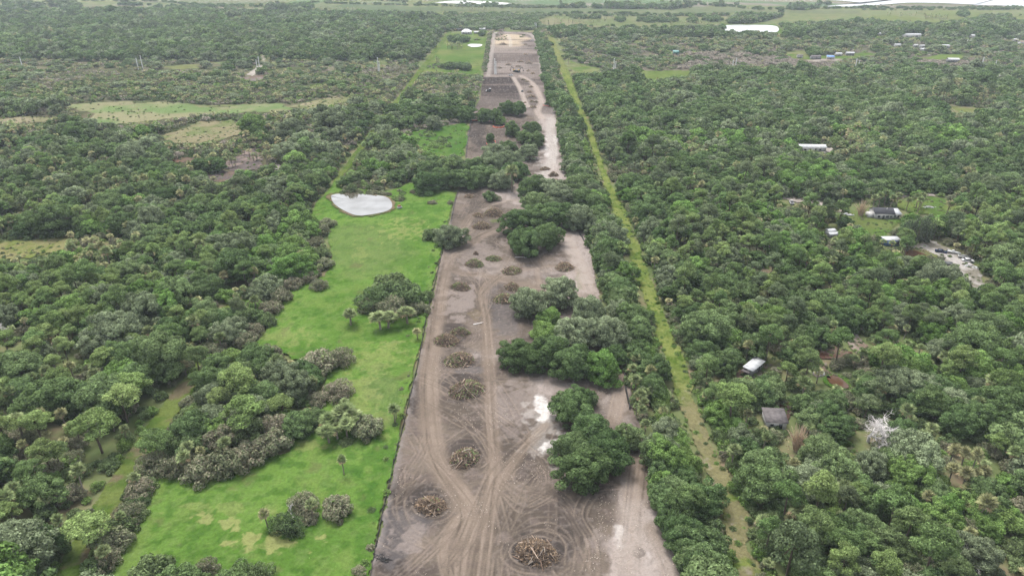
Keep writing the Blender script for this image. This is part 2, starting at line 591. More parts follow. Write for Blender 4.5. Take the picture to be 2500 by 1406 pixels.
def shrub_parts(seed, lod, twiggy):
    """Thicket dome 6 m wide, 3.6 m tall."""
    rng = np.random.default_rng(seed)
    n = [22, 14, 8][lod]
    g = np.arange(n) + 0.5
    ph = g * 2.39996 + rng.uniform(0, 6)
    zz = 1 - g / n * 1.02
    rr = np.sqrt(np.clip(1 - zz * zz, 0.03, 1))
    C = np.stack([rr * np.cos(ph) * 2.3, rr * np.sin(ph) * 2.3, 0.9 + zz * 1.9], 1) + rng.normal(0, 0.28, (n, 3))
    RAD = rng.uniform(0.6, 1.0, n) * [1, 1.1, 1.35][lod]
    cr = MB()
    clump_leaves(cr, C, RAD, [26, 9, 3.6][lod], [0.17, 0.28, 0.45][lod], rng, 0.6 if twiggy else 0.42, -0.5, 0, 0.9, 0.5 if twiggy else 1.0)
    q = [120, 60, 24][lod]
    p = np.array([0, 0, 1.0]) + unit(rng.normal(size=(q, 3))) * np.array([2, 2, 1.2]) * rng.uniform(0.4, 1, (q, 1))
    cards(cr, p, unit(rng.normal(size=(q, 3))), 0.45, rng, rng.uniform(0.0, 0.3, q))  # inner leaves, toned darker: shade inside the thicket put into the colour
    tr = MB()
    for k in range([9, 4, 2][lod]):
        c = C[rng.integers(0, n)] * np.array([1.12, 1.12, 1.08])
        tr.tube([(0.1 * k, 0, -0.2), c * np.array([0.5, 0.5, 0.4]), c], [0.09, 0.06, 0.02], 4, cap=False)
    return tr, cr


def branchy(seed, hgt, spread, levels=3, nb=5, r0=0.3, upward=0.5):
    """Bare branching dead tree."""
    rng = np.random.default_rng(seed)
    mb = MB()

    def grow(p, d, L, r, lv):
        m = p + d * L * 0.5 + rng.normal(0, L * 0.05, 3)
        e = p + d * L + rng.normal(0, L * 0.07, 3)
        mb.tube([p, m, e], [r, r * 0.75, r * 0.5], 5 if lv > 1 else 3, 0, rng.random(), False)
        if lv == 0:
            return
        for k in range(nb):
            f = rng.uniform(0.35, 1.0)
            s = p + (e - p) * f
            nd = unit(d * 0.7 + rng.normal(0, spread, 3) + np.array([0, 0, upward * 0.3]))
            grow(s, nd, L * rng.uniform(0.5, 0.72), r * 0.5, lv - 1)
    grow(np.array([0, 0, -0.2]), unit(np.array([0.05, 0, 1.0])), hgt * 0.45, r0, levels)
    return mb


KINDS = {}          # kind -> list of (trunk mesh, crown mesh)
FARK = {}           # kind -> {lod: list of joined objects}


def both(tr, cr, name, mats):
    """Trunk and crown in one mesh for the massed far trees."""
    mb = MB()
    off = 0
    for V in tr.V + cr.V:
        mb.V.append(V)
    for F, mi, t in tr.F:
        mb.F.append((F, 0, t))
    for F, mi, t in cr.F:
        mb.F.append((F + tr.n, mi + 1, t))
    return bpy.data.objects.new(name, mb.mesh(name, mats))


def build_kind(kind, fn, nshape, mats, bark, seed, extra=None):
    KINDS[kind] = []
    FARK[kind] = {1: [], 2: []}
    shapes0 = [fn(seed + i, 0) for i in range(nshape)]
    for mi, m in enumerate(mats):
        ml = [m] + ([extra] if extra else [])
        for i, (tr, cr) in enumerate(shapes0):
            if i == 0 or mi >= 0:
                KINDS[kind].append((tr.mesh(kind + '_trunk', bark, True), cr.mesh(kind + '_crown', ml), mi))
    for lod in (1, 2):
        k = 0
        for mi, m in enumerate(mats):
            ml = [bark, m] + ([extra] if extra else [])
            for i in range(2):
                tr, cr = fn(seed + 40 * lod + i + mi * 3, lod)
                FARK[kind][lod].append(both(tr, cr, '%s_mass_%02d' % (kind, k), ml))
                k += 1


build_kind('oak', oak_parts, 6, M_OAK, M_BARK, 11)
build_kind('pine', pine_parts, 5, M_PINE, M_BARK, 211)
build_kind('palm', palm_parts, 4, M_PALM, M_PALMBARK, 311, M_SKIRT)


def shrub_fn(seed, lod):
    return shrub_parts(seed, lod, seed % 2 == 0)


build_kind('shrub', shrub_fn, 4, M_SHRUB, M_TWIG, 411)
SIZE = {'oak': (6.2, 10.2), 'pine': (4.2, 14.5), 'palm': (2.0, 7.2), 'shrub': (3.1, 3.6)}     # crown radius, height

# ------------------------------------------------------------------ ground sheets
GA = 0.31        # overall reflectance of soil and turf


def sheet(name, pp, z, mat, color, dx=None, k=0.9, edge=0.0, height=None, label=None, cat=None, kind='structure', world=None):
    poly = world if world is not None else wpoly(pp)
    a = np.array(poly)
    x0, y0 = a.min(0)
    x1, y1 = a.max(0)
    if dx is None:
        dx = max(0.3, math.hypot(y0, H) / 704 * 1.3)
    dx = max(dx, (x1 - x0) / 700)
    xs = np.arange(x0 - dx, x1 + 2 * dx, dx)
    ys = [y0 - dx]
    while ys[-1] < y1 + dx:
        ys.append(ys[-1] + max(min(dx, 1.2), (ys[-1] ** 2 + H * H) / (704 * H) * k))
    ys = np.array(ys)
    X, Y = np.meshgrid(xs, ys, indexing='ij')
    xc = (X[:-1, :-1] + X[1:, 1:]) / 2
    yc = (Y[:-1, :-1] + Y[1:, 1:]) / 2
    ex = xc + edge * (fbm(xc, yc, max(2.0, edge * 3), 3) - 0.5) * 2
    ey = yc + edge * (fbm(xc, yc, max(2.0, edge * 3), 5) - 0.5) * 4
    M = inpoly(ex, ey, poly)
    idx = np.arange(X.size).reshape(X.shape)
    F = np.stack([idx[:-1, :-1], idx[1:, :-1], idx[1:, 1:], idx[:-1, 1:]], -1)[M]
    used = np.unique(F)
    remap = np.full(X.size, -1)
    remap[used] = np.arange(len(used))
    F = remap[F]
    gx, gy = X.ravel()[used], Y.ravel()[used]
    ppx, ppy = PX(gx, gy)
    c = color(X, Y) if getattr(color, 'grid', False) else None
    if c is not None:
        colr, hh = c
        colr = colr.reshape(-1, 3)[used]
        zz = hh.ravel()[used]
    else:
        colr = color(gx, gy, ppx, ppy)
        zz = height(gx, gy) if height else np.zeros(len(gx))
    V = np.stack([gx, gy, z + zz], 1)
    me = bpy.data.meshes.new(name)
    me.vertices.add(len(V)); me.vertices.foreach_set('co', V.ravel().astype(np.float32))
    me.loops.add(F.size); me.loops.foreach_set('vertex_index', F.ravel().astype(np.int32))
    me.polygons.add(len(F)); me.polygons.foreach_set('loop_start', np.arange(0, F.size, 4, dtype=np.int32))
    me.polygons.foreach_set('use_smooth', np.ones(len(F), bool))
    at = me.attributes.new('col', 'FLOAT_COLOR', 'POINT')
    colr = np.clip(colr, 0, 2) * GA
    at.data.foreach_set('color', np.concatenate([colr, np.ones((len(colr), 1))], 1).ravel().astype(np.float32))
    me.materials.append(mat)
    me.update(calc_edges=True)
    o = link(name, me)
    tag(o, label, cat, None, kind)
    return o


def lerp(a, b, t):
    t = np.clip(t, 0, 1)[..., None]
    return np.asarray(a) * (1 - t) + np.asarray(b) * t


def sm(x, a, b):
    t = np.clip((x - a) / (b - a), 0, 1)
    return t * t * (3 - 2 * t)


def blob(px, py, cx, cy, rx, ry, x, y, seed=9, sc=4.0, rag=0.9):
    """Ragged spot on the ground (centre and size given where the photograph shows it)."""
    d = np.hypot((px - cx) / rx, (py - cy) / ry) + rag * (fbm(x, y, sc, seed) - 0.5) * 2
    return 1 - sm(d, 0.6, 1.0)


# forest floor reaching the horizon
m, N, L, out = nodemat('forest floor')
tc = N.new('ShaderNodeTexCoord')
n1 = N.new('ShaderNodeTexNoise'); n1.inputs['Scale'].default_value = 0.05; n1.inputs['Detail'].default_value = 8; n1.inputs['Roughness'].default_value = 0.7
L.new(tc.outputs['Object'], n1.inputs['Vector'])
cr_ = N.new('ShaderNodeValToRGB')
cr_.color_ramp.elements[0].position = 0.38; cr_.color_ramp.elements[0].color = (0.050, 0.070, 0.026, 1)
cr_.color_ramp.elements[1].position = 0.66; cr_.color_ramp.elements[1].color = (0.115, 0.088, 0.060, 1)
e_ = cr_.color_ramp.elements.new(0.52); e_.color = (0.080, 0.092, 0.040, 1)
L.new(n1.outputs[0], cr_.inputs[0])
df = N.new('ShaderNodeBsdfDiffuse'); L.new(cr_.outputs[0], df.inputs['Color']); L.new(df.outputs[0], out.inputs['Surface'])
mb = MB(); mb.add([(-5500, -600, 0), (5500, -600, 0), (5500, 6500, 0), (-5500, 6500, 0)], [[0, 1, 2, 3]])
tag(mb.obj('ground', m), kind='structure')

# ---- pasture
PASTURE = [(225, 1470), (300, 1300), (375, 1165), (470, 1160), (520, 1172), (600, 1145), (705, 1100), (725, 1060), (785, 1020), (790, 985),
           (800, 880), (715, 880), (700, 868), (622, 850), (660, 800), (690, 745), (708, 705), (740, 690), (790, 680), (815, 640), (800, 590), (812, 556),
           (757, 542), (770, 500), (800, 470), (818, 440), (832, 440), (830, 462), (860, 462), (950, 470), (1000, 448), (1112, 474), (1100, 520), (1070, 640), (1026, 840), (976, 1060), (930, 1260),
           (893, 1470)]
POND = [(808, 484), (820, 479), (870, 478), (935, 484), (954, 495), (957, 512), (940, 522), (900, 530), (870, 531), (840, 519), (816, 502)]


def c_pasture(x, y, px, py):
    n = fbm(x, y, 14, 21)
    n2 = fbm(x, y, 2.4, 31, 3)
    c = lerp((0.135, 0.270, 0.045), (0.190, 0.335, 0.066), sm(n, 0.35, 0.65))
    c = lerp(c, (0.085, 0.195, 0.030), 0.7 * sm(n2, 0.50, 0.66))
    c = lerp(c, (0.215, 0.330, 0.090), 0.55 * sm(fbm(x, y, 1.6, 32, 2), 0.55, 0.75))
    c = lerp(c, (0.235, 0.345, 0.085), 0.6 * sm(fbm(x, y, 5, 41), 0.56, 0.72))
    # greyer thin turf in the middle and upper part
    g = blob(px, py, 900, 610, 120, 70, x, y, 6, 20, 0.6) * 0.35 + blob(px, py, 930, 970, 60, 70, x, y, 7, 12) * 0.4
    c = lerp(c, (0.215, 0.260, 0.110), g)
    # straw coloured patches
    s = np.zeros_like(x)
    for q, (cx, cy, rx, ry, a) in enumerate([(548, 1280, 55, 14, .8), (655, 1322, 75, 26, .9), (620, 1340, 60, 18, .4), (560, 1245, 90, 14, .35), (990, 565, 48, 24, .55), (770, 1090, 34, 16, .45), (950, 850, 36, 16, .5),
                                             (925, 880, 60, 30, .35), (700, 830, 60, 20, .4), (880, 630, 16, 30, .3), (880, 960, 50, 40, .4), (930, 1040, 20, 30, .3), (680, 800, 40, 40, .25)]):
        s = np.maximum(s, a * blob(px, py, cx, cy, rx, ry, x, y, 50 + q, 2.4, 2.0))
    c = lerp(c, (0.40, 0.43, 0.16), s)
    # dark weeds near the fence
    d = np.zeros_like(x)
    for q, (cx, cy, rx, ry, a) in enumerate([(915, 1110, 60, 50, .8), (870, 1150, 30, 20, .8), (1020, 520, 70, 30, .55), (1030, 690, 30, 26, .6), (1010, 595, 40, 20, .5), (905, 1230, 24, 60, .7), (885, 1330, 20, 60, .5), (835, 515, 30, 20, .7), (985, 870, 20, 60, .4)]):
        d = np.maximum(d, a * blob(px, py, cx, cy, rx, ry, x, y, 70 + q, 2.6, 1.7))
    c = lerp(c, (0.070, 0.195, 0.026), .7 * d)
    # mower wheel marks and bare scrapes
    b = sm(fbm(x, y, 7, 91), 0.68, 0.8) * 0.5
    c = lerp(c, (0.20, 0.19, 0.09), b)
    return c


def h_pasture(x, y):
    return 0.10 + 0.34 * vnoise(x, y, 1.3, 12) + 0.16 * vnoise(x, y, 0.6, 14) + 0.5 * fbm(x, y, 30, 15)


sheet('pasture', PASTURE, 0.05, M_GRASS, c_pasture, edge=1.0, height=h_pasture)

# ---- pond with its muddy rim
def grow(pp, f, cx=None, cy=None):
    a = np.array(pp, float)
    c = a.mean(0) if cx is None else np.array([cx, cy])
    return [tuple(c + (q - c) * f) for q in a]


M_WATER = watermat('pond water', (0.050, 0.046, 0.036), 0.24, 0.03, 0.05, 0.25)
M_WATER2 = watermat('far water', (0.08, 0.08, 0.075), 0.42, 0.32, 0.02)
M_MUDWATER = watermat('brown pond water', (0.050, 0.026, 0.014), 0.04, 0.05, 0.02)


def flat(c, amp=0.2, sc=6, seed=3, c2=None):
    def f(x, y, px, py):
        n = fbm(x, y, sc, seed)
        if c2 is not None:
            return lerp(c, c2, sm(n, 0.35, 0.65)) * (1 - amp / 2 + amp * fbm(x, y, sc / 3, seed + 4))[:, None]
        return np.asarray(c)[None] * (1 - amp + 2 * amp * n)[:, None]
    return f


def water(name, pp, z, mat):
    poly = np.array(smooth(wpoly(pp) + [wpoly(pp)[0]], 2.0))
    mb = MB()
    n = len(poly)
    c = poly.mean(0)
    V = np.vstack([np.concatenate([poly, np.full((n, 1), z)], 1), [[c[0], c[1], z]]])
    mb.add(V, [[i, (i + 1) % n, n] for i in range(n)])
    return tag(mb.obj(name, mat), kind='structure')


sheet('pond_bank', grow(POND, 1.13), 1.0, M_GRASS, flat((0.13, 0.17, 0.05), 0.3, 3, 5, (0.30, 0.23, 0.15)), edge=1.3)
water('pond', POND, 1.16, M_WATER)

# ---- cleared strip of bare soil
STRIP = [(880, 1480), (905, 1400), (985, 1050), (1035, 830), (1080, 620), (1108, 500), (1120, 465), (1135, 400), (1140, 330), (1148, 293), (1172, 240), (1178, 195), (1193, 110), (1202, 82),
         (1220, 77), (1304, 80), (1313, 110), (1326, 160), (1336, 200), (1340, 240), (1356, 265), (1358, 300), (1388, 380), (1392, 430), (1425, 560), (1446, 640), (1468, 740), (1525, 860), (1545, 1000), (1595, 1140), (1615, 1250), (1665, 1400), (1690, 1480)]


def paint(A, xs, ys, pts, wid, val, mode='max'):
    hw = wid / 2
    for (x, y), v in zip(pts, np.broadcast_to(val, (len(pts),))):
        i0 = np.searchsorted(xs, x - hw * 1.6); i1 = np.searchsorted(xs, x + hw * 1.6)
        j0 = np.searchsorted(ys, y - hw * 1.6); j1 = np.searchsorted(ys, y + hw * 1.6)
        if i1 <= i0 or j1 <= j0:
            j1 = max(j1, j0 + 1); i1 = max(i1, i0 + 1)
        sub = A[i0:i1, j0:j1]
        if sub.size == 0:
            continue
        d = np.hypot(xs[i0:i1, None] - x, ys[None, j0:j1] - y)
        k = v * np.clip(1.6 - d / hw, 0, 1)
        np.maximum(sub, k, out=sub)


def offset(pts, o):
    t = np.gradient(pts, axis=0)
    t /= np.linalg.norm(t, axis=1)[:, None] + 1e-9
    return pts + np.stack([t[:, 1], -t[:, 0]], 1) * np.asarray(o).reshape(-1, 1)


def wl_(pp):
    return wpoly(pp)


ROADS = [  # haul roads: pixel points, width in metres, number of wheel lines
    ([(1110, 1450), (1112, 1350), (1140, 1280), (1135, 1230), (1090, 1160), (1062, 1100), (1050, 1030), (1045, 930), (1056, 850), (1068, 760), (1085, 660), (1100, 625), (1135, 605), (1180, 575), (1235, 552)], 4.6, 9),
    ([(1165, 1450), (1180, 1340), (1196, 1220), (1205, 1130), (1196, 1000), (1192, 880), (1185, 780), (1175, 720), (1190, 690)], 3.2, 7),
    ([(1130, 1450), (1150, 1330), (1190, 1240), (1260, 1120), (1330, 1040)], 2.6, 6),
    ([(1085, 630), (1120, 665), (1180, 672), (1250, 690), (1330, 705), (1420, 720)], 3.6, 7),
    ([(1175, 720), (1205, 690), (1235, 672), (1330, 650), (1400, 655)], 2.8, 6),
    ([(1320, 700), (1310, 660), (1320, 640)], 2.6, 4),
    ([(1372, 560), (1395, 610), (1420, 660), (1450, 740)], 5.0, 8),
    ([(1110, 1450), (1085, 1350), (1110, 1280), (1140, 1250)], 2.4, 5),
    ([(1520, 860), (1522, 930), (1510, 990), (1500, 1030)], 3.6, 6),
    ([(1560, 1120), (1550, 1200), (1540, 1290), (1530, 1450)], 4.6, 7),
    ([(1580, 1290), (1615, 1350), (1650, 1450)], 3.0, 5),
    ([(1345, 500), (1300, 497), (1240, 490), (1190, 505), (1150, 530), (1130, 560)], 3.6, 6),
]
PAIRS = [
    [(1395, 1450), (1415, 1340), (1400, 1280), (1350, 1210), (1312, 1150), (1308, 1090), (1325, 1020), (1340, 980)],
    [(1240, 1450), (1245, 1330), (1270, 1230), (1315, 1160), (1380, 1120)],
    [(1255, 1310), (1330, 1290), (1390, 1330), (1400, 1380)],
    [(1100, 1380), (1130, 1320), (1165, 1240), (1215, 1150), (1270, 1080), (1310, 1050)],
    [(1000, 1390), (1060, 1330), (1110, 1280)], [(960, 1440), (1040, 1350), (1100, 1300)],
    [(1225, 1100), (1240, 1170), (1290, 1200), (1340, 1210), (1390, 1225), (1420, 1290)],
    [(1020, 1170), (985, 1200), (965, 1250), (985, 1300), (1050, 1320)],
    [(1130, 1060), (1090, 1085), (1085, 1120), (1110, 1150), (1170, 1150), (1190, 1100)],
    [(1060, 990), (1110, 1020), (1170, 1060), (1205, 1120)], [(1100, 960), (1170, 1010), (1230, 1060), (1300, 1090)],
    [(1210, 940), (1250, 1000), (1290, 1060)], [(1200, 920), (1280, 930), (1360, 930)],
    [(1070, 900), (1110, 850), (1170, 790), (1190, 740)], [(1060, 880), (1120, 860), (1180, 850)],
    [(1090, 640), (1120, 625), (1160, 650), (1200, 690), (1210, 740)], [(1180, 760), (1190, 700), (1240, 650), (1260, 625)],
    [(1230, 640), (1290, 690), (1340, 700)], [(1300, 620), (1330, 660), (1380, 690)], [(1350, 640), (1400, 680), (1430, 720)],
    [(1120, 560), (1150, 500), (1170, 480)], [(1135, 550), (1180, 500), (1215, 480)], [(1125, 530), (1140, 490), (1150, 470)],
    [(1200, 1450), (1215, 1380), (1225, 1300), (1215, 1200)], [(1160, 1450), (1180, 1380), (1200, 1280), (1250, 1180)],
    [(1450, 1450), (1440, 1330), (1420, 1260), (1450, 1210), (1500, 1190)], [(1340, 1190), (1400, 1240), (1440, 1330), (1445, 1400)],
    [(1490, 1450), (1510, 1360), (1560, 1300)], [(1540, 1360), (1600, 1310)],
    [(1020, 1140), (1010, 1180), (985, 1215)], [(1045, 1060), (1020, 1110), (990, 1170), (970, 1220)],
    [(1210, 1190), (1260, 1240), (1300, 1235), (1340, 1215)], [(1240, 1290), (1300, 1262), (1360, 1262)],
]
LOOPS = [(1052, 1232, 62, 50), (1135, 1112, 60, 42), (1310, 1348, 78, 52), (1138, 945, 66, 42), (1122, 875, 55, 30), (1100, 818, 55, 30), (1378, 650, 40, 18), (1240, 700, 55, 28), (1285, 1170, 40, 40)]
RUTS_ALL = []


def c_strip(X, Y):
    xs, ys = X[:, 0].copy(), Y[0].copy()
    px, py = PX(X, Y)
    rng = np.random.default_rng(5)
    LT = np.zeros_like(X); DK = np.zeros_like(X); BR = np.zeros_like(X)
    for pp, wid, nl in ROADS:
        pts = smooth(wl_(pp), 0.45)
        paint(BR, xs, ys, pts, wid * 1.15, 0.75)
        for k in range(nl):
            o = (k + rng.uniform(0.1, 0.9)) / nl - 0.5
            q = offset(pts, o * wid * 1.15 + 0.25 * np.sin(np.arange(len(pts)) * 0.03 + rng.uniform(0, 6)))
            v = rng.uniform(0.35, 1.0) * (0.5 + 0.5 * vnoise(np.arange(len(q)) * 1.0, np.zeros(len(q)), 14, int(rng.integers(1, 99))))
            if rng.random() < 0.55:
                paint(LT, xs, ys, q, rng.uniform(0.4, 0.8), v)
            else:
                paint(DK, xs, ys, q, rng.uniform(0.35, 0.6), v * 0.9)
    allp = []
    for pp in PAIRS:
        w0 = wl_(pp)
        for rep in range(int(rng.integers(1, 3))):
            j = np.array(w0) + rng.normal(0, 0.9, (len(w0), 2))
            allp.append(smooth(j, 0.45))
    for cx, cy_, rx, ry in LOOPS:
        for rep in range(3):
            a0 = rng.uniform(0, 6.28); a1 = a0 + rng.uniform(2.0, 5.5); f = rng.uniform(0.82, 1.25)
            an = np.linspace(a0, a1, 9)
            x, y = G(cx + rx * f * np.cos(an), cy_ - ry * f * np.sin(an) * 0.9)
            allp.append(smooth(np.stack([x, y], 1), 0.45))
    for k in range(30):      # passing machines, mostly along the strip
        py0 = rng.uniform(480, 1440); u = rng.uniform(0.1, 0.85)
        x0, y0 = G(905 + (1400 - py0) * 0.2295 + u * 0.42 * (py0 + 110), py0)
        an = math.pi / 2 + rng.normal(0, 0.6); Ln = rng.uniform(12, 45); cv = rng.normal(0, 0.02)
        t = np.linspace(0, Ln, 12)
        a = an + cv * t
        pts = np.stack([x0 + np.cumsum(np.cos(a)) * Ln / 12, y0 + np.cumsum(np.sin(a)) * Ln / 12], 1)
        allp.append(smooth(pts, 0.45))
    for pts in allp:
        if np.median(pts[:, 1]) > 620: continue
        v0 = rng.uniform(0.35, 0.95)
        for s in (-1, 1):
            q = offset(pts, s * rng.uniform(0.85, 1.05))
            v = v0 * (0.45 + 0.55 * vnoise(np.arange(len(q)) * 1.0, np.zeros(len(q)), 12, int(rng.integers(1, 99))))
            paint(LT, xs, ys, q, 0.55, v)
            paint(DK, xs, ys, offset(pts, s * 1.0 + 0.38), 0.36, v * 0.9)
    # ---- colours of the soil itself
    n1 = fbm(X, Y, 16, 61); n2 = fbm(X, Y, 3.0, 62); n3 = fbm(X * 0.35, Y, 2.2, 63)
    c = lerp((0.150, 0.123, 0.101), (0.275, 0.224, 0.182), sm(n1, 0.32, 0.66))
    c = lerp(c, (0.275, 0.220, 0.195), 0.6 * sm(n2, 0.5, 0.75))
    c = lerp(c, (0.135, 0.108, 0.100), 0.5 * sm(n3, 0.55, 0.75))

    def zone(col, cx, cy_, rx, ry, a, seed, sc=6.0, rag=0.9):
        nonlocal c
        b_ = blob(px, py, cx, cy_, rx, ry, X, Y, seed, sc, rag)
        if sum(col) > 1.2:         # pale sand shows through in torn streaks
            b_ = b_ * (0.45 + 0.55 * sm(fbm(X * 1.4, Y * .5, 2.6, seed + 3, 3), 0.36, 0.60)) + 0.3 * blob(px, py, cx, cy_, rx * 1.5, ry * 1.5, X, Y, seed + 9, sc, 1.6)
        c = lerp(c, col, a * b_)
    damp = (0.085, 0.073, 0.069); pale = (0.56, 0.48, 0.44); white = (1.0, 0.95, 0.90); bluish = (0.20, 0.185, 0.19); litter = (0.44, 0.37, 0.335)
    for k, (cx, cy_, rx, ry) in enumerate(LOOPS[:6]):
        zone(damp, cx, cy_, rx * 1.15, ry * 1.15, 0.75, 200 + k, 5, 0.5)
    zone(damp, 960, 1330, 40, 130, 0.6, 210, 8); zone(damp, 1015, 960, 22, 70, 0.75, 211, 6); zone(damp, 1065, 700, 22, 70, 0.5, 212, 6)
    zone(bluish, 965, 1300, 60, 90, 0.55, 213, 6); zone(bluish, 1230, 760, 60, 60, 0.5, 214, 6); zone(bluish, 1150, 905, 60, 10, 0.7, 215, 5)
    zone(damp, 1395, 1300, 45, 80, 0.55, 216, 8); zone(damp, 1270, 1110, 60, 60, 0.3, 217, 8); zone(damp, 1330, 675, 60, 16, 0.6, 218, 8); zone(damp, 1160, 500, 26, 30, 0.5, 219, 7)
    zone(litter, 1120, 740, 50, 50, 0.7, 220, 3, 1.2); zone(litter, 1160, 620, 90, 40, 0.5, 221, 3, 1.2); zone(litter, 1270, 980, 90, 50, 0.5, 222, 3, 1.2); zone(litter, 1010, 1310, 40, 40, 0.6, 223, 3, 1.2)
    zone(litter, 1440, 620, 40, 50, 0.5, 224, 3, 1.2); zone(litter, 1230, 1010, 50, 60, 0.4, 225, 3, 1.2)
    zone(white, 1328, 1005, 24, 40, 0.95, 230, 4, 0.8); zone(white, 1345, 1090, 34, 24, 0.8, 231, 4, 0.9); zone(pale, 1350, 940, 50, 30, 0.75, 232, 4, 1.0)
    zone(pale, 1548, 1340, 62, 150, 1.0, 233, 5, 0.8); zone(pale, 1540, 1240, 26, 60, .7, 251, 5); zone(white, 1512, 1315, 14, 34, 0.8, 234, 3); zone(white, 1590, 1370, 24, 26, 0.75, 235, 3, 1.2); zone(pale, 1600, 1380, 40, 60, 0.7, 236, 4, 1.1); zone(damp, 1560, 1352, 16, 14, 0.8, 239, 3)
    zone(pale, 1500, 980, 40, 50, 0.5, 237, 5); zone(pale, 1420, 640, 52, 110, 1.0, 238, 5); zone(pale, 1600, 1400, 60, 90, .8, 252, 5)
    zone(pale, 1255, 485, 75, 20, 0.95, 240, 6); zone(pale, 1145, 870, 60, 10, 0.7, 241, 5); zone(pale, 1250, 660, 130, 22, 0.4, 242, 5)
    zone(pale, 1355, 415, 45, 40, 0.9, 243, 8); zone(white, 1345, 360, 18, 55, 0.95, 244, 8, 0.5); zone(pale, 1340, 290, 26, 40, 0.8, 245, 8); zone(white, 1352, 260, 8, 18, 0.9, 246, 8)
    zone(damp, 1165, 325, 30, 45, 0.75, 247, 8, 0.6)
    zone((0.30, 0.24, 0.15), 1160, 770, 16, 16, 0.5, 248, 3)
    zone((0.17, 0.24, 0.06), 1215, 540, 20, 5, 0.6, 249, 4); zone((0.17, 0.24, 0.06), 1415, 680, 12, 25, 0.35, 250, 3)
    # ---- far end: ploughed black fields, pale sand pad, cross road
    far = sm(-py, -290, -270)
    dark = (0.030, 0.024, 0.027); tan = (0.345, 0.285, 0.255)
    c = lerp(c, lerp((0.21, 0.168, 0.150), (0.40, 0.335, 0.300), sm(vnoise(X * 0.12, Y, 14, 85) * .6 + n2 * .4, .3, .7)), far * 0.85)
    f1 = inpoly(px, py, [(1180, 189), (1250, 190), (1258, 204), (1178, 207)]) * 1.0
    f2 = inpoly(px, py, [(1176, 209), (1262, 209), (1276, 230), (1282, 245), (1174, 236)]) * 1.0
    c = lerp(c, dark, 0.9 * f1 + 0.0)
    c = lerp(c, lerp((0.060, 0.048, 0.048), (0.20, 0.16, 0.145), sm(vnoise(X * 0.05, Y, 9, 77), 0.35, 0.8)), 0.9 * f2)
    c = lerp(c, dark, 0.9 * inpoly(px, py, [(1205, 224), (1225, 221), (1272, 224), (1274, 229), (1210, 229)]))
    c = lerp(c, (0.74, 0.60, 0.43), 0.95 * blob(px, py, 1240, 103, 48, 20, X, Y, 81, 30, 0.6) * sm(-py, -125, -115))
    c = lerp(c, (0.40, 0.335, 0.29), 0.8 * blob(px, py, 1225, 117, 40, 8, X, Y, 82, 30, 0.6))
    c = lerp(c, (0.16, 0.135, 0.125), 0.6 * blob(px, py, 1205, 155, 12, 30, X, Y, 83, 20, 0.8))
    c = lerp(c, (0.12, 0.098, 0.09), 0.65 * far * sm(vnoise(X * 0.25, Y, 12, 84), 0.55, 0.8))
    c = lerp(c, tan, 0.9 * (np.abs(py - 184.5 - (px - 1180) * 0.006) < 1.6))
    for pp, wd, col, a in [([(1192, 186), (1203, 110), (1206, 84)], 4.5, (0.55, 0.49, 0.44), .8), ([(1327, 184), (1316, 120), (1300, 88), (1270, 80), (1235, 80)], 5.5, (0.60, 0.54, 0.48), .85),
                           ([(1253, 190), (1268, 215), (1280, 245), (1290, 262)], 4.0, (0.62, 0.53, 0.46), .95), ([(1272, 186), (1300, 205), (1315, 230), (1322, 250), (1312, 272), (1325, 290)], 5.0, (0.62, 0.52, 0.45), .95),
                           ([(1240, 84), (1246, 100), (1246, 115)], 4.0, (0.75, 0.68, 0.58), .7), ([(1208, 82), (1215, 72)], 5, (0.62, 0.57, 0.52), 1.0),
                           ([(1345, 290), (1343, 330), (1350, 370), (1342, 400), (1330, 430), (1340, 450)], 5.6, (0.64, 0.58, 0.53), 1.0)]:
        A = np.zeros_like(X)
        paint(A, xs, ys, smooth(wl_(pp), 1.2), wd, 1.0)
        c = lerp(c, col, a * np.clip(A, 0, 1) * (0.7 + 0.3 * n2))
    # berm of pale spoil along the fence and weeds outside it
    xl = np.interp(-py, [-1480, -1400, -1050, -830, -620, -500, -465], [880, 905, 985, 1035, 1080, 1108, 1120])
    eb = np.clip(1 - np.abs((px - xl) / np.maximum(py * 0.012, 4) - 0.2), 0, 1) * (py > 470)
    c = lerp(c, (0.40, 0.36, 0.34), 0.7 * eb * sm(n2, 0.3, 0.6))
    # ---- wheel marks
    nr = 0.6 + 0.8 * fbm(X, Y, 1.2, 66, 3)
    c = lerp(c, (0.390, 0.305, 0.238), 0.9 * np.clip(BR, 0, 1) * sm(-np.abs(py - 1000), -600, -200) * (0.6 + 0.4 * n2))
    br_ = 0.35 + 0.65 * sm(fbm(X, Y, 5.5, 69, 3), 0.34, 0.56)          # marks come and go
    LT *= br_; DK *= br_
    c = lerp(c, c * 0 + np.array((0.53, 0.425, 0.345)), 0.62 * np.clip(LT, 0, 1) * nr)
    c = lerp(c, c * 0.42, 0.9 * np.clip(DK, 0, 1) * nr)
    for pp, wd, a in [([(1375, 562), (1398, 612), (1424, 665), (1452, 742)], 6.0, .8), ([(1548, 1250), (1545, 1320), (1540, 1450)], 6.5, .6), ([(1600, 1340), (1640, 1430)], 5, .5), ([(1340, 450), (1352, 430), (1362, 400)], 7, .6)]:
        A = np.zeros_like(X)                      # sandy haul tracks along the tree row
        paint(A, xs, ys, smooth(wl_(pp), 0.8), wd, 1.0)
        c = lerp(c, (0.60, 0.52, 0.465), a * np.clip(A, 0, 1) * sm(n2, 0.25, 0.6) * (1 - .5 * np.clip(DK, 0, 1)))
    h = 0.12 + 0.10 * (n2 - 0.5) + 0.06 * LT - 0.10 * DK + 0.25 * eb
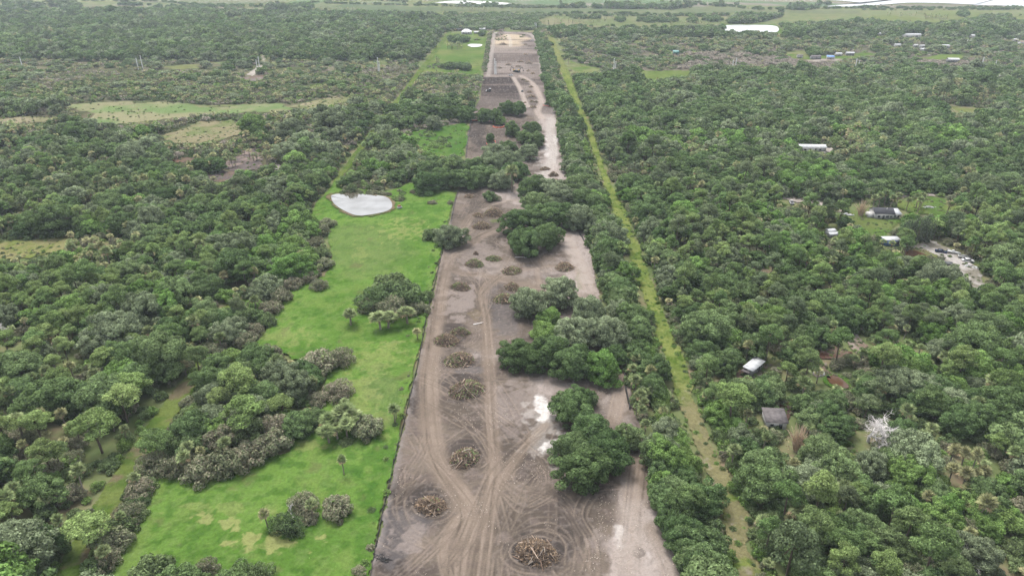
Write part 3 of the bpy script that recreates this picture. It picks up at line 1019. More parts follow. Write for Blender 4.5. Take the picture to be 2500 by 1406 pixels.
    # loose clods and shredded litter between the tracks
    cl = sm(fbm(X, Y, 0.9, 68, 2), 0.55, 0.75) * (1 - np.clip(BR + LT, 0, 1))
    h = h + 0.22 * cl
    c = lerp(c, (0.40, 0.335, 0.30), 0.35 * cl)
    return c, h


c_strip.grid = True
sheet('cleared_ground', STRIP, 0.04, M_SOIL, c_strip, dx=0.27, k=0.62, edge=0.8)

# ---- mown grass lane on the other side, and the worn lane beside the pasture
LANE = [(1800, 1470), (1762, 1250), (1704, 1110), (1665, 1005), (1630, 900), (1596, 800), (1563, 700), (1529, 600), (1489, 500), (1467, 430), (1435, 335), (1399, 250), (1371, 180), (1342, 100), (1338, 92),
        (1351, 92), (1362, 120), (1390, 180), (1416, 250), (1450, 330), (1482, 430), (1518, 500), (1558, 600), (1597, 700), (1631, 800), (1677, 900), (1704, 1005), (1751, 1110), (1816, 1250), (1862, 1470)]


def c_lane(x, y, px, py):
    n = fbm(x, y, 6, 22)
    c = lerp((0.190, 0.262, 0.062), (0.300, 0.352, 0.100), sm(n, 0.35, 0.65))
    c = lerp(c, (0.110, 0.190, 0.030), sm(fbm(x, y, 2.2, 23), 0.55, 0.75))
    dry = sm(py, 880, 1060) * 0.75 + sm(py, 960, 1000) * 0.35
    c = lerp(c, (0.33, 0.28, 0.165), 0.85 * np.clip(dry * (0.5 + fbm(x, y, 3.5, 24) * 0.9) * sm(fbm(x, y, 5, 25), 0.25, 0.55), 0, 0.9))
    c = lerp(c, (0.46, 0.40, 0.34), 0.6 * sm(fbm(x, y, 3, 26), 0.66, 0.78) * sm(py, 900, 1000))
    c = lerp(c, (0.30, 0.29, 0.12), 0.5 * sm(-py, -200, -150))
    return c


def h_rough(x, y):
    return 0.1 + 0.3 * vnoise(x, y, 1.2, 12) + 0.2 * vnoise(x, y, 0.5, 14)


sheet('grass_lane', LANE, 0.06, M_GRASS, c_lane, edge=1.8, height=h_rough)
TRAIL = [(95, 1470), (190, 1300), (262, 1185), (318, 1100), (390, 1000), (446, 925), (480, 870), (800, 475), (815, 444), (850, 395), (886, 345), (970, 240), (1032, 158), (1094, 78),
         (1104, 78), (1046, 158), (984, 240), (902, 345), (866, 395), (832, 444), (812, 490), (520, 870), (495, 930), (440, 1000), (370, 1110), (312, 1200), (262, 1310), (170, 1470)]


def c_trail(x, y, px, py):
    n = fbm(x, y, 5, 27)
    c = lerp((0.120, 0.200, 0.040), (0.200, 0.260, 0.070), sm(n, 0.35, 0.65))
    c = lerp(c, (0.245, 0.185, 0.130), 0.8 * sm(fbm(x, y, 7, 28), 0.52, 0.66) * sm(py, 800, 900))
    return c


sheet('grass_trail', TRAIL, 0.05, M_GRASS, c_trail, edge=0.8, height=h_rough)

# ---- clearings in the woods (visible outlines), each its own sheet of ground
GREEN, GREEN2 = (0.135, 0.230, 0.045), (0.21, 0.28, 0.075)
MARSH, MARSH2 = (0.260, 0.290, 0.120), (0.42, 0.37, 0.24)
SAND, SAND2 = (0.55, 0.49, 0.43), (0.38, 0.32, 0.27)
BROWN, BROWN2 = (0.16, 0.105, 0.075), (0.25, 0.185, 0.14)
GREY, GREY2 = (0.20, 0.165, 0.155), (0.33, 0.28, 0.26)
ZONES = [  # name, outline, colour, colour, edge metres, grain metres
    ('marsh_clearing', [(-30, 598), (60, 590), (150, 578), (172, 592), (150, 615), (80, 630), (-30, 640)], (0.235, 0.285, 0.080), (0.35, 0.33, 0.15), 2, 6),
    ('marsh_meadow', [(150, 258), (260, 248), (400, 248), (500, 258), (690, 252), (720, 268), (640, 278), (500, 278), (380, 300), (270, 308), (215, 300), (180, 275)], (0.230, 0.330, 0.125), (0.390, 0.375, 0.215), 11, 25),
    ('marsh_meadow', [(375, 338), (430, 318), (480, 302), (560, 295), (595, 305), (585, 335), (540, 348), (470, 352), (400, 350)], (0.220, 0.270, 0.105), (0.360, 0.320, 0.190), 8, 16),
    ('marsh_meadow', [(-20, 292), (90, 282), (140, 286), (130, 298), (-20, 304)], MARSH, MARSH2, 5, 20),
    ('marsh_meadow', [(700, 258), (800, 240), (850, 236), (850, 250), (760, 268)], MARSH, MARSH2, 5, 20),
    ('meadow', [(400, 164), (450, 158), (490, 158), (480, 168), (420, 172)], MARSH, (0.24, 0.26, 0.10), 5, 20),
    ('meadow', [(740, 212), (780, 204), (790, 214), (760, 220)], GREEN, MARSH, 4, 20),
    ('burnt_clearing', [(540, 400), (590, 372), (620, 365), (642, 385), (640, 412), (590, 420), (545, 412)], GREY, (0.40, 0.31, 0.27), 3, 5),
    ('burnt_clearing', [(490, 430), (540, 422), (580, 420), (570, 442), (500, 446)], GREY, BROWN2, 3, 5),
    ('burnt_clearing', [(420, 390), (470, 384), (475, 396), (430, 400)], (0.28, 0.15, 0.11), BROWN2, 3, 5),
    ('sand_path', [(648, 428), (656, 408), (684, 403), (688, 412), (664, 418), (656, 432)], SAND, (0.62, 0.57, 0.52), 0.8, 5),
    ('sand_track', [(600, 183), (618, 172), (632, 160), (640, 160), (634, 174), (618, 186)], (0.62, 0.57, 0.50), SAND, 2, 9),
    ('sand_track', [(634, 162), (646, 160), (640, 148), (638, 138), (648, 131), (652, 133), (644, 139), (647, 148), (652, 162)], (0.42, 0.42, 0.30), SAND, 1.5, 9),
    ('scrap_clearing', [(580, 190), (620, 186), (645, 182), (650, 192), (610, 198)], GREY2, BROWN2, 3, 8),
    ('old_field', [(1030, 175), (1056, 128), (1092, 82), (1190, 76), (1186, 110), (1180, 150), (1172, 184), (1110, 178)], (0.135, 0.235, 0.050), (0.245, 0.290, 0.095), 3, 40),
    ('weedy_clearing', [(990, 345), (1010, 325), (1060, 312), (1140, 300), (1136, 345), (1128, 382), (1080, 386), (1040, 372)], (0.095, 0.205, 0.040), (0.150, 0.260, 0.060), 5, 7),
    ('scrub_ground', [(930, 345), (1000, 298), (1130, 288), (1138, 300), (1040, 318), (985, 345), (950, 362)], GREY, GREY2, 3, 7),
    ('power_line_clearing', [(1560, 190), (1580, 177), (1640, 174), (1690, 176), (1672, 190), (1600, 196)], (0.14, 0.22, 0.05), GREEN2, 6, 20),
    ('power_line_clearing', [(1390, 176), (1540, 173), (1700, 174), (1700, 177), (1390, 180)], GREEN2, MARSH2, 4, 20),
    ('power_line_clearing', [(2130, 174), (2220, 172), (2225, 176), (2140, 178)], GREEN2, GREEN, 4, 20),
    ('yard', [(1908, 126), (1960, 124), (2000, 136), (2080, 133), (2110, 128), (2150, 132), (2080, 143), (1975, 148), (1930, 142)], GREEN, (0.26, 0.27, 0.12), 4, 20),
    ('sand_yard', [(1960, 148), (2020, 143), (2060, 146), (2050, 149), (1980, 151)], SAND, SAND2, 2, 9),
    ('yard', [(2246, 142), (2300, 134), (2350, 132), (2345, 144), (2290, 147)], GREEN, GREEN2, 4, 20),
    ('yard', [(2288, 260), (2320, 256), (2370, 262), (2412, 268), (2395, 278), (2330, 278)], (0.22, 0.26, 0.08), (0.32, 0.30, 0.17), 3, 10),
    ('sand_yard', [(1990, 362), (2030, 362), (2032, 371), (2000, 374)], SAND, (0.66, 0.60, 0.54), 1.5, 6),
    ('dirt_road', [(1898, 484), (1900, 479), (1960, 486), (2020, 498), (2060, 516), (2050, 520), (1995, 504), (1940, 494)], SAND, SAND2, 1, 5),
    ('dirt_road', [(2196, 479), (2240, 477), (2290, 476), (2290, 480), (2200, 484)], SAND, SAND2, 1, 5),
    ('house_lawn', [(2180, 488), (2300, 485), (2335, 500), (2345, 522), (2290, 532), (2230, 524), (2190, 510)], (0.130, 0.225, 0.050), (0.21, 0.27, 0.075), 3, 12),
    ('house_lawn', [(2060, 530), (2120, 515), (2150, 530), (2200, 532), (2180, 555), (2160, 585), (2128, 575)], (0.130, 0.225, 0.050), (0.19, 0.24, 0.075), 3, 12),
    ('junk_lot', [(2225, 600), (2270, 588), (2300, 600), (2340, 622), (2375, 650), (2400, 690), (2408, 715), (2380, 716), (2355, 690), (2320, 655), (2280, 622), (2230, 612)], (0.64, 0.60, 0.56), (0.34, 0.31, 0.25), 2.0, 4),
    ('weedy_clearing', [(2215, 606), (2250, 608), (2285, 622), (2310, 645), (2300, 655), (2260, 640), (2225, 622)], (0.20, 0.24, 0.075), (0.27, 0.25, 0.13), 1.5, 6),
    ('bare_clearing', [(1830, 652), (1880, 654), (1915, 662), (1905, 672), (1850, 668)], BROWN2, (0.30, 0.25, 0.15), 2, 6),
    ('dirt_road', [(2040, 700), (2052, 722), (2066, 745), (2056, 748), (2042, 726), (2032, 704)], (0.33, 0.29, 0.27), GREY, 1, 5),
    ('dirt_road', [(2068, 808), (2090, 812), (2120, 850), (2108, 862), (2082, 858), (2072, 836)], (0.33, 0.25, 0.19), (0.48, 0.41, 0.35), 1.5, 5),
    ('bare_clearing', [(1970, 858), (2040, 848), (2078, 856), (2050, 872), (1990, 876)], (0.19, 0.10, 0.075), BROWN2, 2, 5),
    ('bare_clearing', [(1800, 915), (1850, 880), (1885, 892), (1870, 918), (1830, 930), (1790, 940)], BROWN, (0.28, 0.23, 0.20), 2, 4),
    ('bare_clearing', [(1975, 895), (2020, 890), (2025, 912), (1990, 920)], (0.42, 0.36, 0.33), BROWN2, 1.5, 4),
    ('bare_clearing', [(1865, 990), (1935, 985), (1930, 1035), (1905, 1045), (1870, 1020)], (0.13, 0.085, 0.065), BROWN, 1.5, 4),
    ('bare_clearing', [(2040, 1095), (2090, 1098), (2110, 1120), (2100, 1150), (2060, 1130)], BROWN2, (0.20, 0.21, 0.09), 2, 5),
    ('bare_clearing', [(2098, 1165), (2130, 1165), (2150, 1185), (2110, 1182)], BROWN2, BROWN, 2, 4),
    ('pond_verge', [(2008, 918), (2045, 915), (2075, 932), (2080, 958), (2040, 952), (2012, 936)], (0.10, 0.21, 0.035), GREEN, 1.5, 4),
    ('bare_clearing', [(180, 985), (222, 972), (228, 980), (200, 990)], BROWN2, GREY2, 1.5, 4),
    ('marsh_clearing', [(-30, 1012), (40, 1000), (48, 1020), (-30, 1040)], (0.20, 0.21, 0.07), (0.27, 0.22, 0.11), 1.5, 4),
    ('meadow', [(520, 775), (560, 735), (590, 745), (570, 765), (540, 785)], (0.13, 0.20, 0.045), GREEN2, 2, 5),
    ('meadow', [(1390, 150), (1480, 172), (1440, 178), (1395, 172)], GREEN, MARSH, 3, 15),
    ('scrub_ground', [(-60, 262), (-60, 152), (300, 148), (640, 158), (1000, 165), (1050, 182), (985, 240), (840, 262), (500, 256), (200, 262)], (0.135, 0.160, 0.075), (0.255, 0.235, 0.150), 6, 22),
    ('scrub_ground', [(1010, 250), (1060, 186), (1170, 186), (1168, 244), (1080, 256)], (0.15, 0.17, 0.08), (0.27, 0.23, 0.17), 5, 18),
    ('scrub_ground', [(1400, 172), (1400, 110), (1800, 100), (2300, 104), (2560, 110), (2560, 200), (2300, 176), (1800, 180)], (0.120, 0.150, 0.070), (0.240, 0.210, 0.160), 6, 22),
    ('scrub_ground', [(-60, 262), (840, 262), (900, 330), (700, 440), (300, 400), (-60, 380)], (0.095, 0.115, 0.050), (0.20, 0.18, 0.11), 6, 18),
    # far flats
    ('far_field', [(1310, 52), (1350, 39), (1560, 41), (1700, 43), (1780, 41), (1778, 55), (1760, 62), (1640, 68), (1440, 68), (1330, 62)], (0.21, 0.26, 0.105), (0.30, 0.29, 0.16), 10, 60),
    ('far_field', [(2110, 42), (2160, 38), (2260, 45), (2340, 52), (2300, 56), (2190, 54), (2130, 48)], (0.22, 0.27, 0.085), (0.28, 0.30, 0.12), 8, 60),
    ('far_field', [(2240, 30), (2300, 27), (2400, 30), (2395, 44), (2330, 50), (2270, 40)], (0.21, 0.26, 0.085), (0.27, 0.28, 0.12), 8, 60),
    ('far_field', [(2440, 42), (2560, 36), (2560, 50), (2480, 48)], (0.21, 0.26, 0.085), (0.27, 0.28, 0.12), 8, 60),
    ('far_field', [(185, 12), (330, 11), (500, 16), (640, 22), (700, 24), (560, 24), (420, 19), (290, 19), (200, 18)], (0.24, 0.27, 0.14), (0.32, 0.30, 0.20), 10, 60),
    ('far_field', [(215, 6), (320, 4), (520, -2), (640, -6), (700, 6), (560, 13), (400, 9)], (0.20, 0.25, 0.13), (0.27, 0.28, 0.18), 10, 80),
    ('far_field', [(740, 24), (780, 13), (870, 12), (1000, 17), (1300, 21), (1600, 24), (1750, 28), (1740, 33), (1560, 36), (1350, 36), (1250, 30), (1000, 28), (850, 28)], (0.160, 0.215, 0.105), (0.215, 0.245, 0.125), 12, 80),
    ('far_field', [(1640, 26), (1700, 20), (1790, 20), (1850, 26), (2100, 27), (2100, 34), (1850, 32), (1700, 31)], (0.17, 0.225, 0.11), (0.22, 0.25, 0.13), 10, 80),
    ('far_field', [(820, 10), (900, 4), (990, 5), (960, 10), (880, 12)], (0.20, 0.26, 0.13), (0.25, 0.28, 0.16), 10, 80),
    ('far_field', [(700, 9), (720, 2), (800, 0), (805, 3), (770, 11)], (0.17, 0.28, 0.12), (0.20, 0.28, 0.14), 10, 80),
    ('river_marsh', [(930, -10), (1050, 3), (1230, 6), (1300, 15), (1560, 18), (1650, 20), (1800, 13), (2020, 18), (2060, 15), (2120, 9), (1990, 2), (1900, -6), (1500, -14)], (0.170, 0.260, 0.125), (0.36, 0.32, 0.26), 14, 120),
    ('river_marsh', [(2080, 18), (2170, 14), (2220, 10), (2350, 13), (2500, 13), (2600, 12), (2600, 17), (2380, 19), (2150, 21)], (0.28, 0.26, 0.19), (0.36, 0.32, 0.25), 10, 90),
    ('reservoir_bank', [(1760, 76), (1766, 60), (1895, 60), (1912, 78), (1925, 82), (1860, 78)], GREEN, GREEN2, 5, 30),
]
for k, (nm, pp, ca, cb, ed, gr) in enumerate(ZONES):
    yy = np.mean([q[1] for q in pp])
    zz = 0.06 - (0.04 if nm == 'scrub_ground' else 0) + (0.04 if nm in ('dirt_road', 'sand_yard', 'sand_path', 'sand_track', 'weedy_clearing') else 0.0) + 0.01 * (k % 3)
    if yy < 80: zz += 0.3
    sheet(nm, pp, zz, M_GRASS if yy > 200 else M_FAR, flat(ca, 0.35, gr, 30 + k, cb), edge=ed, height=(lambda x, y: 0.15 + 0.35 * vnoise(x, y, 1.6, 12)) if yy > 300 and nm != 'scrub_ground' else None)

# ---- other water
water('reservoir', [(1768, 79), (1770, 64), (1830, 62.5), (1892, 65), (1898, 79), (1860, 80), (1810, 80)], 0.7, M_WATER2)
water('reservoir', [(1060, 8), (1110, 3.5), (1190, 5), (1255, 11), (1210, 12.5), (1140, 11)], 0.7, M_WATER2)
water('reservoir', [(663, 15), (690, 12), (712, 13.5), (708, 16), (680, 16)], 0.7, M_WATER2)
water('lake', [(2010, 17.5), (2060, 13), (2110, 10), (2060, 4), (1980, -4), (1940, -30), (2300, -60), (2900, -70), (2900, 14), (2420, 14.5), (2380, 13), (2300, 9.5), (2220, 8.5), (2170, 12), (2090, 17.5)], 0.9, M_WATER2)
water('farm_pond', [(1140, 112), (1150, 109), (1176, 110), (1172, 115), (1152, 116)], 0.5, M_WATER2)
water('brown_pond', [(2016, 922), (2042, 922), (2066, 940), (2070, 952), (2046, 950), (2024, 938)], 0.75, M_MUDWATER)
water('brown_pond', [(2205, 612), (2235, 616), (2262, 628), (2255, 645), (2218, 640)], 0.75, M_MUDWATER)

# ------------------------------------------------------------------ air
hm = bpy.data.materials.new('pale air')
hm.use_nodes = True
hm.node_tree.nodes.clear()
ho = hm.node_tree.nodes.new('ShaderNodeOutputMaterial')
pv = hm.node_tree.nodes.new('ShaderNodeVolumePrincipled')
pv.inputs['Density'].default_value = 0.00008
pv.inputs['Color'].default_value = (0.80, 0.91, 1.0, 1)
hm.node_tree.links.new(pv.outputs[0], ho.inputs['Volume'])
mb = MB()
mb.box((0, 2950, 62), (11400, 7400, 130))
tag(mb.obj('haze', hm), kind='stuff')

# ------------------------------------------------------------------ planting
TREES = []       # dicts of every plant: kind, mat index, x, y, scale xy, scale z, own label or None


def plant(kind, mi, x, y, s, sz=None, label=None, cat=None, group=None):
    TREES.append(dict(k=kind, m=mi, x=float(x), y=float(y), s=float(s), z=float(sz if sz is not None else s), label=label, cat=cat, group=group))


def at(kind, mi, px, py, wpx, zf=1.0, label=None, group=None):
    """A plant whose foot is seen at (px, py) and whose crown spans wpx pixels there."""
    x, y = G(px, py)
    s = wpx * mpp(py) / (2 * SIZE[kind][0])
    plant(kind, mi, x, y, s, s * zf, label, None, group)


# ---- single plants and groves one can point at: kind, look, foot in the photograph, crown width in pixels, height factor, label
gA = 'trees in the dome grove on the pasture'
NAMED = [
    # grove on the cleared ground, lowest in the frame
    ('oak', 0, 1425, 1178, 135, .85, 'dark spreading oak at the lower tip of the white sand grove', None),
    ('oak', 0, 1485, 1130, 120, .85, 'dark oak in the white sand grove, beside the tree row', None),
    ('oak', 3, 1395, 1120, 100, .85, 'dark oak in the white sand grove, facing the smaller sand spot', None),
    ('oak', 0, 1440, 1080, 110, .9, 'oak in the middle of the white sand grove', None),
    ('oak', 0, 1395, 1030, 105, .95, 'oak at the upper end of the white sand grove, against the big sand spot', None),
    ('oak', 0, 1420, 990, 70, .9, 'small round oak topping the white sand grove', None),
    ('oak', 3, 1532, 1090, 80, .9, 'low oak joining the white sand grove to the tree row', None),
    # grove half way up
    ('oak', 0, 1265, 895, 100, .85, 'dark oak at the outer corner of the big middle grove', 0),
    ('oak', 0, 1330, 895, 110, .9, 'dark oak on the lower rim of the big middle grove', 0),
    ('oak', 3, 1400, 918, 110, .9, 'olive oak bulging from the lower rim of the big middle grove', 0),
    ('oak', 2, 1468, 925, 105, .85, 'bright green oak at the lower end of the big middle grove', 0),
    ('oak', 1, 1480, 850, 110, .95, 'grey mossy oak on the tree row side of the big middle grove', 0),
    ('oak', 1, 1400, 850, 105, .95, 'grey mossy oak in the heart of the big middle grove', 0),
    ('oak', 2, 1330, 840, 80, .9, 'fresh green oak inside the big middle grove', 0),
    ('oak', 1, 1440, 800, 100, 1.0, 'grey oak at the back of the big middle grove', 0),
    ('oak', 1, 1365, 745, 95, .95, 'grey green oak with hanging moss standing apart above the big middle grove', 0),
    ('oak', 1, 1290, 770, 95, .9, 'pale grey oak leaning over the brush pile above the big middle grove', 0),
    ('oak', 2, 1340, 790, 70, .7, 'low fresh green oak tucked between two grey oaks', 0),
    ('oak', 0, 1500, 890, 70, .9, 'narrow dark oak at the tree row end of the big middle grove', 0),
    ('pine', 1, 1365, 850, 50, .7, 'small round pine poking out of the big middle grove', None),
    # grove three quarters up
    ('oak', 0, 1280, 622, 95, .9, 'broad deep green oak at the lower corner of the upper grove', 1),
    ('oak', 0, 1335, 605, 80, .95, 'dark oak on the lower rim of the upper grove', 1),
    ('oak', 0, 1262, 565, 80, .85, 'dark oak on the outer rim of the upper grove', 1),
    ('oak', 3, 1315, 560, 85, .9, 'oak in the middle of the upper grove', 1),
    ('oak', 3, 1365, 555, 85, .95, 'oak on the tree row side of the upper grove', 1),
    ('oak', 1, 1415, 560, 80, .95, 'grey oak bridging the upper grove and the tree row', 1),
    ('oak', 3, 1310, 520, 75, .85, 'oak at the back of the upper grove', 1),
    ('oak', 1, 1370, 510, 80, .9, 'grey oak at the back of the upper grove', 1),
    ('oak', 3, 1425, 520, 80, 1.0, 'tall oak behind the upper grove by the tree row', 1),
    # band across the strip above
    ('shrub', 1, 1195, 490, 36, 1.2, 'small leafy tree left standing alone on the bare soil below the oak band', None),
    ('shrub', 0, 1212, 490, 26, 1.0, 'grey shrub next to the lone leafy tree on bare soil', None),
    ('oak', 3, 1300, 482, 75, .9, 'oak at the lower edge of the band crossing the strip', 2),
    ('oak', 1, 1350, 485, 70, .9, 'grey oak at the lower edge of the band crossing the strip', 2),
    ('oak', 3, 1400, 480, 70, .9, 'oak where the band crossing the strip meets the tree row', 2),
    ('oak', 0, 1045, 470, 75, .85, 'dark oak above the pasture end with palms at its foot', 2),
    ('oak', 0, 1095, 460, 70, .9, 'dark oak above the pasture corner', 2),
    ('oak', 3, 1145, 462, 65, .95, 'oak above the top corner of the black fence', 2),
    ('oak', 3, 1185, 452, 65, .95, 'oak in the band crossing the strip, above the pale sand', 2),
    ('oak', 1, 1225, 462, 62, .9, 'grey oak in the band crossing the strip', 2),
    ('palm', 0, 1250, 470, 40, 1.0, 'palm in the band crossing the strip', None),
    ('oak', 0, 1262, 440, 62, .9, 'dark oak in the band crossing the strip, below the brown brush', 2),
    ('oak', 1, 1200, 425, 70, .95, 'grey oak at the upper side of the band crossing the strip', 2),
    ('oak', 1, 1245, 415, 62, .95, 'mossy oak at the upper side of the band crossing the strip', 2),
    ('oak', 3, 1160, 430, 60, .95, 'oak behind the fence corner in the band crossing the strip', 2),
    ('oak', 1, 1210, 395, 62, .9, 'grey oak just below the dark fenced lot', 2),
    # trees on the dark fenced lot
    ('oak', 0, 1197, 350, 24, 1.25, 'lone upright dark oak ringed by orange fencing', None),
    ('oak', 2, 1221, 305, 32, .8, 'fresh green oak ringed by the upper orange fence', None),
    ('oak', 0, 1250, 332, 46, .95, 'dark round oak on the fenced lot', 3),
    ('oak', 0, 1300, 330, 44, .95, 'dark round oak beside the white sand road', 3),
    ('oak', 3, 1240, 380, 50, .9, 'oak at the lower edge of the fenced lot', 3),
    ('oak', 1, 1290, 390, 52, .95, 'grey oak by the white sand road', 3),
    ('oak', 3, 1310, 360, 50, .95, 'oak leaning toward the white sand road', 3),
    ('oak', 0, 1280, 350, 45, .9, 'dark oak in the middle of the fenced lot', 3),
    # dark belt above
    *[('oak', 0, 960 + 30 * i + (i * 37 % 13), 286 + (i * 53 % 17) - (6 if i > 8 else 0), 44, .95 + .03 * (i % 3), None, 4) for i in range(11)],
    *[('oak', [0, 3, 1][i % 3], 900 + 32 * i, 305 + (i * 29 % 19), 46, .9, None, 4) for i in range(6)],
    # tree row by the white sand road
    ('oak', 0, 1352, 258, 40, .9, 'dark round oak at the bend of the haul road', 5),
    ('oak', 0, 1344, 228, 32, .9, 'dark round oak above the bend of the haul road', 5),
    ('oak', 1, 1378, 345, 44, .9, 'grey oak dusted by the white sand road', 5),
    ('oak', 1, 1385, 300, 36, .9, 'pale oak beside the top of the white sand road', 5),
    ('oak', 1, 1400, 385, 48, .9, 'grey oak beside the foot of the white sand road', 5),
    # oak at the fence and the dark shrub beside it
    ('oak', 1, 1103, 602, 78, .85, 'grey green oak leaning over the black fence at the pasture edge', None),
    ('shrub', 1, 1053, 585, 48, 1.0, 'dark leafy bush on the pasture next to the fence oak', None),
    # dome grove on the pasture
    ('shrub', 1, 925, 752, 104, 1.02, 'dark dome shaped thicket making the hub of the pasture grove', 6),
    ('shrub', 1, 985, 745, 104, 1.07, 'dark thicket on the fence side of the pasture grove', 6),
    ('shrub', 1, 955, 725, 104, 0.98, 'dark thicket at the back of the pasture grove', 6),
    ('shrub', 0, 960, 775, 85, 1.1, 'grey green thicket at the front of the pasture grove', 6),
    ('shrub', 0, 905, 762, 62, 1.0, 'grey thicket on the outer side of the pasture grove', 6),
    ('shrub', 0, 1015, 765, 60, .9, 'grey scrub where the pasture grove nears the fence', 6),
    ('shrub', 1, 1045, 730, 40, 1.0, 'small dark shrub between pasture grove and fence', None),
    # around the pasture
    ('shrub', 0, 778, 708, 52, .9, 'round grey shrub alone on the pasture edge', None),
    ('shrub', 0, 800, 555, 44, .9, 'grey shrub at the wood edge below the pond', None),
    ('shrub', 0, 785, 575, 46, 1.0, None, 7), ('shrub', 0, 775, 605, 46, 1.0, None, 7), ('shrub', 1, 780, 630, 50, 1.0, None, 7), ('shrub', 0, 795, 655, 46, 1.0, None, 7),
    ('shrub', 0, 755, 690, 46, 1.0, None, 7), ('shrub', 0, 715, 705, 52, 1.0, None, 7), ('shrub', 0, 690, 735, 56, 1.0, None, 7), ('shrub', 0, 660, 765, 56, 1.0, None, 7),
    ('shrub', 1, 650, 795, 52, 1.0, None, 7), ('shrub', 0, 620, 820, 60, 1.0, None, 7), ('shrub', 0, 600, 845, 60, 1.0, None, 7),
    ('shrub', 0, 780, 905, 95, .95, 'wide grey thicket with a palm spreading onto the pasture', None),
    ('shrub', 0, 828, 890, 80, .95, 'grey thicket end jutting furthest onto the pasture', None),
    ('shrub', 0, 825, 970, 85, .95, 'round grey thicket below the jutting thicket', None),
    ('shrub', 0, 780, 985, 60, .9, 'small grey thicket against the wood edge', None),
    ('shrub', 0, 665, 880, 70, .9, 'grey thicket at the wood edge above the oaks', None),
    ('shrub', 0, 902, 1062, 84, 1.0, 'grey thicket beside the palm clump on the pasture', None),
    ('shrub', 1, 845, 1085, 36, .8, 'low dark bush at the foot of the palm clump', None),
    ('shrub', 0, 828, 1255, 85, .9, 'round grey thicket standing apart on the lower pasture', None),
    ('shrub', 0, 742, 1245, 80, 1.0, 'pale grey thicket around the dead snag', None),
    ('shrub', 1, 705, 1300, 90, 1.0, 'dark green thicket in front of the dead snag', None),
    ('shrub', 0, 755, 1275, 50, .8, 'low grey bush between the two lower thickets', None),
    ('shrub', 1, 908, 1250, 26, .9, 'small dark weed bush by the black fence', None),
    ('shrub', 0, 878, 1400, 40, .8, 'grey twiggy bush by the fence at the bottom edge', None),
    ('shrub', 0, 1055, 500, 24, .8, 'grey bush on the upper pasture near the fence', None),
    ('shrub', 0, 1100, 500, 20, 1.0, 'small grey bush against the fence at the pasture top', None),
    # thicket belt between trail and pasture
    ('shrub', 0, 380, 1150, 90, 1.0, None, 8), ('shrub', 0, 440, 1155, 90, 1.0, None, 8), ('shrub', 0, 500, 1165, 95, 1.05, None, 8), ('shrub', 0, 555, 1150, 95, 1.1, None, 8),
    ('shrub', 0, 610, 1130, 90, 1.1, None, 8), ('shrub', 0, 665, 1105, 90, 1.15, None, 8), ('shrub', 1, 470, 1110, 90, 1.1, None, 8), ('shrub', 0, 540, 1095, 90, 1.1, None, 8),
    ('shrub', 1, 610, 1075, 90, 1.1, None, 8), ('shrub', 0, 680, 1060, 80, 1.1, None, 8), ('shrub', 1, 425, 1100, 80, 1.0, None, 8),
    ('oak', 3, 730, 1060, 90, .8, 'dark green tree at the pasture edge beside the palm clump', None),
    ('oak', 3, 770, 1040, 70, .75, 'dark leafy tree ending the wood edge by the palm clump', None),
    ('oak', 1, 720, 970, 100, .9, 'grey oak over the wood edge below the thickets', None),
    ('oak', 1, 690, 940, 90, .9, 'grey oak behind the wood edge', None),
    ('oak', 3, 650, 990, 90, .9, 'dark oak inside the wood wedge beside the pasture', None),
    ('pine', 0, 592, 1000, 100, .8, 'bright yellow green pine, tallest in the wedge beside the pasture', None),
    ('pine', 0, 690, 1020, 66, .6, 'small pine near the pasture edge', None),
    ('pine', 0, 610, 1080, 105, .8, 'broad flat pine with visible limbs above the grey thickets', None),
    ('pine', 0, 545, 1010, 66, .7, 'light green pine beside the tallest pine', None),
    ('pine', 1, 392, 1130, 84, .72, 'green pine at the trail end of the grey thickets', None),
    ('pine', 0, 250, 1105, 105, .72, 'wide leaning pine with bare forked trunk beside the trail', None),
    ('pine', 0, 312, 1030, 95, .7, 'wide flat pine beside the worn trail', None),
    ('pine', 0, 105, 1080, 80, .7, 'round pine in the wood beyond the trail', None),
    ('pine', 0, 335, 985, 80, .7, 'pine above the wide flat pine by the trail', None),
    # between trail and pasture, lower corner
    ('shrub', 0, 345, 1215, 80, 1.0, None, 9), ('shrub', 0, 315, 1270, 80, 1.0, None, 9), ('shrub', 0, 290, 1335, 80, 1.1, None, 9), ('shrub', 0, 262, 1385, 80, 1.0, None, 9), ('shrub', 1, 235, 1400, 70, 1.0, None, 9),
    ('pine', 0, 228, 1350, 120, .6, 'wide pine between the trail and the lower pasture corner', None),
    ('shrub', 1, 300, 1300, 70, 1.1, None, 9), ('shrub', 0, 255, 1325, 70, 1.0, None, 9),
    # trees cut by the bottom edge
    ('oak', 0, 455, 1468, 150, .72, 'dark oak rising from below the bottom edge of the pasture', 10),
    ('oak', 0, 560, 1470, 140, .72, 'dark oak beside another at the bottom edge of the pasture', 10),
    ('shrub', 1, 375, 1425, 110, 1.2, 'dark bush at the bottom edge of the pasture', None),
    ('shrub', 1, 630, 1428, 90, 1.1, 'dark bush ending the trees at the bottom edge of the pasture', None),
    ('shrub', 0, 505, 1405, 70, 1.2, 'grey bush peeping over the dark oaks at the bottom edge', None),
    # palms
    ('palm', 0, 841, 1163, 25, 1.55, 'lone slender cabbage palm with white trunk on open grass', None),
